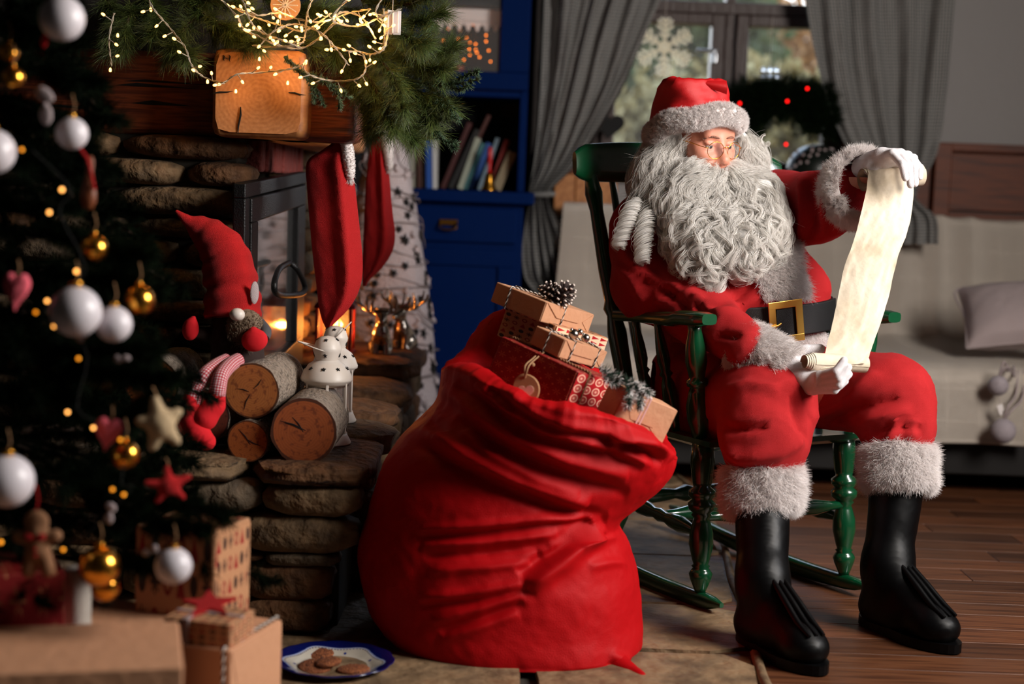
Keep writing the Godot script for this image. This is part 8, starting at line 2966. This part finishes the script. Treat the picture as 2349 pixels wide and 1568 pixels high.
	for s in [-1.0, 1.0]:
		vox.cap(Vector3(s * 0.008, 0.006, 0), Vector3(s * 0.028, 0.011, 0), 0.010, 0.010, 0.006)
		vox.cap(Vector3(s * 0.008, -0.012, 0), Vector3(s * 0.015, -0.042, 0), 0.011, 0.011, 0.006)
	part("body", meshed(vox).mesh(), mat("ginger_felt", Color(0.52, 0.36, 0.24), 0.9), g)
	var mb := MB.new()
	for s in [-1.0, 1.0]: mb.ellipsoid(Transform3D(Basis(Vector3.BACK, s * 0.4), Vector3(s * 0.008, 0.011, 0.012)), Vector3(0.009, 0.006, 0.003), 6, 10)
	mb.ellipsoid(Transform3D(Basis(), Vector3(0, -0.006, 0.014)), Vector3(0.0035, 0.0035, 0.002), 5, 8)
	mb.ellipsoid(Transform3D(Basis(), Vector3(0, -0.016, 0.014)), Vector3(0.0035, 0.0035, 0.002), 5, 8)
	part("bow", mb.mesh(), mats.gnome_felt, g)
	part("loop", tube_mesh([Vector3(0, 0.05, 0), Vector3(0.004, 0.07, 0), Vector3(0, 0.09, 0)], [0.0012], 5, 4), mats.gnome_felt, g)
	# turned wooden pear shape
	var w := thing("wooden_ornament", "brown pear shaped wooden ornament with a red edge right of the small lights", "ornament", at(204, 425, 2.44), "", Basis(Vector3.BACK, -0.03))
	mb = MB.new()
	mb.lathe(PackedVector2Array([Vector2(0.0001, -0.038), Vector2(0.008, -0.036), Vector2(0.0125, -0.024), Vector2(0.0125, -0.012), Vector2(0.008, 0.006), Vector2(0.0055, 0.022), Vector2(0.007, 0.036), Vector2(0.0045, 0.045), Vector2(0.0001, 0.046)]), 18, Transform3D(Basis.from_scale(Vector3(1, 1, 0.7)), Vector3.ZERO))
	part("body", mb.mesh(), mat("pear_wood", Color(0.48, 0.25, 0.13), 0.5), w)
	part("ribbon", tube_mesh([Vector3(-0.016, 0.056, 0.003), Vector3(-0.006, 0.046, 0.008), Vector3(0.0, 0.036, 0.009), Vector3(0.011, -0.006, 0.009)], [0.0028], 7, 5), mats.gnome_felt, w)
	# small fabric bows and bells, half lost in the dark
	for q in [[104, 240, 26, 0.5, mats.pillow_cloth, "frosted white fabric ornament above the smaller white ball", 1.8], [103, 78, 14, 0.3, mats.mitten_felt, "red ribbon hanging beside the top white ball", 2.2], [252, 1176, 20, 0.4, mats.pillow_cloth, "small pale fabric bow under the red star branch", 1.3], [345, 1263, 17, -0.5, mats.pillow_cloth, "small pale fabric bow left of the lowest white ball", 1.2], [280, 822, 18, -0.6, mats.pillow_cloth, "small pale fabric tag under the overlapped white ball", 0.8], [190, 772, 18, 0.1, mats.pillow_cloth, "small pale fabric bow under the largest white ball", 0.7]]:
		var s: float = q[2] * 2.38 / F
		var bt := thing("fabric_bow", q[5], "ornament", at(q[0], q[1], 2.36), "", Basis(Vector3.BACK, q[3]))
		mb = MB.new()
		for k in [-1.0, 1.0]:
			mb.ellipsoid(Transform3D(Basis(Vector3.BACK, k * 0.5), Vector3(k * s * 0.35, k * s * 0.45 * q[6], 0)), Vector3(s * 0.55, s * 0.5 * q[6], s * 0.25), 8, 12)
		mb.ellipsoid(Transform3D(), Vector3(s * 0.25, s * 0.25, s * 0.3), 6, 10)
		for k in mb.v.size(): mb.v[k] += mb.n[k] * s * 0.12 * noise.get_noise_3dv(mb.v[k] * 60.0)
		part("bow", mb.mesh(), q[4], bt)
	# lights in the tree
	var sl := thing("string_lights", "string of small warm lights in the fir tree", "string lights", at(120, 700, 2.5))
	var wire := []
	k_lights(sl, [[50, 343, 13, 0], [142, 435, 15, 1], [113, 487, 14, 1], [176, 622, 16, 1], [108, 690, 6, 1], [82, 716, 6, 0], [124, 748, 6, 1], [180, 822, 11, 0], [155, 945, 6, 1], [214, 981, 10, 1], [276, 1008, 6, 0], [258, 1122, 8, 0], [284, 1134, 7, 0], [145, 1260, 13, 0], [2, 1243, 15, 0]], wire)
	part("wire", tube_mesh(wire, [0.0011], 4, 3), mats.shadow_hole, sl)


func k_lights(sl: Node3D, list: Array, wire: Array) -> void:
	for q in list:
		var p := at(q[0], q[1], 2.33) - sl.position
		wire.append(p + Vector3(0, 0, -0.05))
		var r: float = maxf(0.0028, (q[2] - 4.0) * 0.45 * 2.33 / F)
		var mb := MB.new()
		mb.ellipsoid(Transform3D(Basis(), p), Vector3(r, r, r), 8, 12)
		part("bulb", mb.mesh(), mats.bulb_tree if q[3] else mats.bulb_yellow, sl)


# ================================================================ gifts and plate in the foreground
func build_foreground() -> void:
	var kraft: Material = mats.kraft
	var grp := "gifts on the floor under the tree"
	var m_mix: Material = mats.wrap_mixed
	var m_red: Material = mats.wrap_red_snow
	var place := func(label: String, corner: Array, size: Vector3, yaw: float, m: Material) -> Node3D:
		# corner: the pixel and depth of the top corner nearest the camera
		var c := at(corner[0], corner[1], corner[2])
		var b := Basis(Vector3.UP, deg_to_rad(yaw))
		var t := gift(label, 0, 0, 2.0, size, yaw, 0, m, grp)
		t.position = c - b * Vector3(size.x / 2, size.y / 2, size.z / 2)
		return t
	# big kraft boxes
	var s := Vector3(0.36, 0.0, 0.20)
	s.y = at(527, 1492, 2.45).y - 0.003
	var t: Node3D = place.call("large kraft paper gift under the small patterned one, in front of the hearth", [527, 1492, 2.45], s, -16.0, kraft)
	tie(t, s, true, 0.17, mats.twine, mats.twine_dark, 0.0022)
	s = Vector3(0.36, 0.0, 0.24)
	s.y = at(432, 1512, 2.2).y - 0.003
	t = place.call("large kraft paper gift cut off by the bottom left edge", [420, 1530, 2.16], s, 14.0, kraft)
	# small patterned gift with a red star
	s = Vector3(0.115, 0.062, 0.10)
	t = place.call("small brown patterned gift with a red felt star and silver ribbon", [526, 1432, 2.46], s, -14.0, m_mix)
	var rib := mat("ribbon_silver", Color(0.62, 0.55, 0.54), 0.45)
	part("ribbon", box_mesh(Vector3(0.012, s.y + 0.004, s.z + 0.004), 0.001), rib, t, Transform3D(Basis(), Vector3(-0.02, 0, 0)))
	part("ribbon", box_mesh(Vector3(s.x + 0.004, s.y + 0.004, 0.010), 0.001), rib, t)
	var mb := MB.new()
	mb.prism(star_poly(0.046, 0.019), 0.006, Transform3D(Basis(Vector3.RIGHT, -1.35) * Basis(Vector3.BACK, 0.2), Vector3.ZERO), 0.002)
	var st := thing("felt_star", "red felt star lying on the small patterned gift", "star", at(480, 1384, 2.44), "")
	part("star", mb.mesh(), mats.gnome_felt, st)
	# tall patterned gift
	s = Vector3(0.15, 0.0, 0.14)
	s.y = at(492, 1222, 2.62).y - 0.003
	t = place.call("tall brown patterned gift standing behind the lowest white ball", [492, 1222, 2.62], s, -16.0, m_mix)
	# dark red gift at the left
	s = Vector3(0.24, 0.0, 0.2)
	s.y = at(150, 1318, 2.42).y - 0.003
	t = place.call("dark red patterned gift at the left edge under the gingerbread figure", [150, 1308, 2.42], s, 25.0, m_red)
	# white candle behind
	var c := at(178, 1395, 2.5)
	var cd := thing("candle", "white pillar candle between the dark red gift and the lowest gold balls", "candle", Vector3(c.x, 0, c.z))
	mb = MB.new()
	var h := at(178, 1305, 2.5).y
	mb.lathe(PackedVector2Array([Vector2(0.0001, 0), Vector2(0.022, 0), Vector2(0.022, h), Vector2(0.018, h + 0.003), Vector2(0.0001, h)]), 20)
	part("wax", mb.mesh(), mats.throw, cd)
	part("wick", tube_mesh([Vector3(0, h - 0.002, 0), Vector3(0.001, h + 0.012, 0)], [0.001], 5, 2), mats.shadow_hole, cd)

	# plate with cookies
	var pc := at(765, 1540, 3.12)
	var p := thing("plate", "scalloped white plate with a blue rim and blue flowers on the floor before the sack", "plate", Vector3(pc.x, 0.002, pc.z))
	var tex := painted(512, func(u: float, v: float) -> Color:
		var q := Vector2(u - 0.5, v - 0.5) * 2.0
		var d := q.length()
		var a := q.angle()
		var wave := 0.80 + 0.045 * cos(a * 6.0)
		var col := Color(0.74, 0.71, 0.66)
		if d > wave: col = Color(0.03, 0.07, 0.32)
		if absf(d - wave + 0.045) < 0.010 and sin(a * 90.0) > -0.2: col = Color(0.10, 0.14, 0.38)
		if absf(d - wave + 0.012) < 0.012: col = Color(0.55, 0.6, 0.75)
		for k in 7:
			var f := Vector2(0.20 + 0.10 * sin(k * 2.4), -0.02 + 0.09 * cos(k * 2.4)) * (1.0 + 0.06 * k)
			if (q - f).length() < 0.045 + 0.02 * sin((q - f).angle() * 5.0): col = Color(0.10, 0.20, 0.58)
			var f2 := Vector2(cos(k * 0.9 + 0.4), sin(k * 0.9 + 0.4)) * 0.64
			if (q - f2).length() < 0.026: col = Color(0.15, 0.2, 0.5)
		return col)
	var pm := mat("plate_china", Color(1, 1, 1), 0.18, {"albedo_texture": tex, "clearcoat_enabled": true, "clearcoat": 0.6, "clearcoat_roughness": 0.05})
	var pts := PackedVector3Array()
	var uvs := PackedVector2Array()
	var prof := [[0.0, 0.008], [0.3, 0.008], [0.56, 0.009], [0.64, 0.013], [0.72, 0.018], [0.86, 0.023], [0.97, 0.027], [1.0, 0.027], [0.99, 0.024], [0.86, 0.019], [0.72, 0.013], [0.62, 0.006], [0.56, 0.0], [0.3, 0.002], [0.0, 0.002]]
	for q in prof:
		for k in 97:
			var a := TAU * (k % 96) / 96.0
			var r: float = 0.122 * q[0] * (1.0 + 0.03 * q[0] * absf(cos(a * 6.0)))
			pts.append(Vector3(cos(a) * r, q[1], sin(a) * r))
			uvs.append(Vector2(0.5 + 0.5 * cos(a) * q[0] * 0.99, 0.5 + 0.5 * sin(a) * q[0] * 0.99))
	mb = MB.new()
	mb.grid(prof.size(), 97, pts, true)
	mb.uv = uvs
	part("dish", mb.mesh(), pm, p)
	var ck := mat("cookie", Color(1, 1, 1), 0.85, {"albedo_texture": noise_texture(0.03, 91, [Color(0.30, 0.13, 0.06), Color(0.55, 0.30, 0.15), Color(0.68, 0.42, 0.24)], [0.0, 0.5, 1.0])})
	bumpy(triplanar(ck, Vector3(9, 9, 9), false), noise_texture(0.05, 92, [], []), 0.5)
	for q in [[728, 1530, 0.037, 0.012, "cookie at the back left of the plate"], [722, 1560, 0.038, 0.016, "cookie at the front left of the plate"], [808, 1562, 0.036, 0.013, "cookie at the right of the plate"], [752, 1545, 0.030, 0.026, "cookie lying on top of the others on the plate"]]:
		var d := 3.2 if q[1] < 1535 else 3.1
		var cp := at(q[0], q[1], d)
		var cb := thing("cookie", q[4], "cookie", Vector3(cp.x, q[3], cp.z), "cookies on the plate", Basis(Vector3.UP, q[0]) * Basis(Vector3.RIGHT, 0.12))
		mb = MB.new()
		mb.ellipsoid(Transform3D(), Vector3(q[2], 0.009, q[2] * 0.92), 12, 22)
		for k in mb.v.size(): mb.v[k] += mb.n[k] * 0.002 * noise.get_noise_3dv(mb.v[k] * 60.0 + cp)
		part("biscuit", mb.mesh(), ck, cb)
		mb = MB.new()
		for k in 7:
			var u := Vector3(cos(k * 2.4) * 0.018, 0.0065, sin(k * 2.4) * 0.018) * (0.4 + 0.1 * k)
			mb.ellipsoid(Transform3D(Basis(), Vector3(u.x, 0.0068, u.z)), Vector3(0.003, 0.002, 0.003), 4, 6)
		part("chip", mb.mesh(), mats.cone_brown, cb)
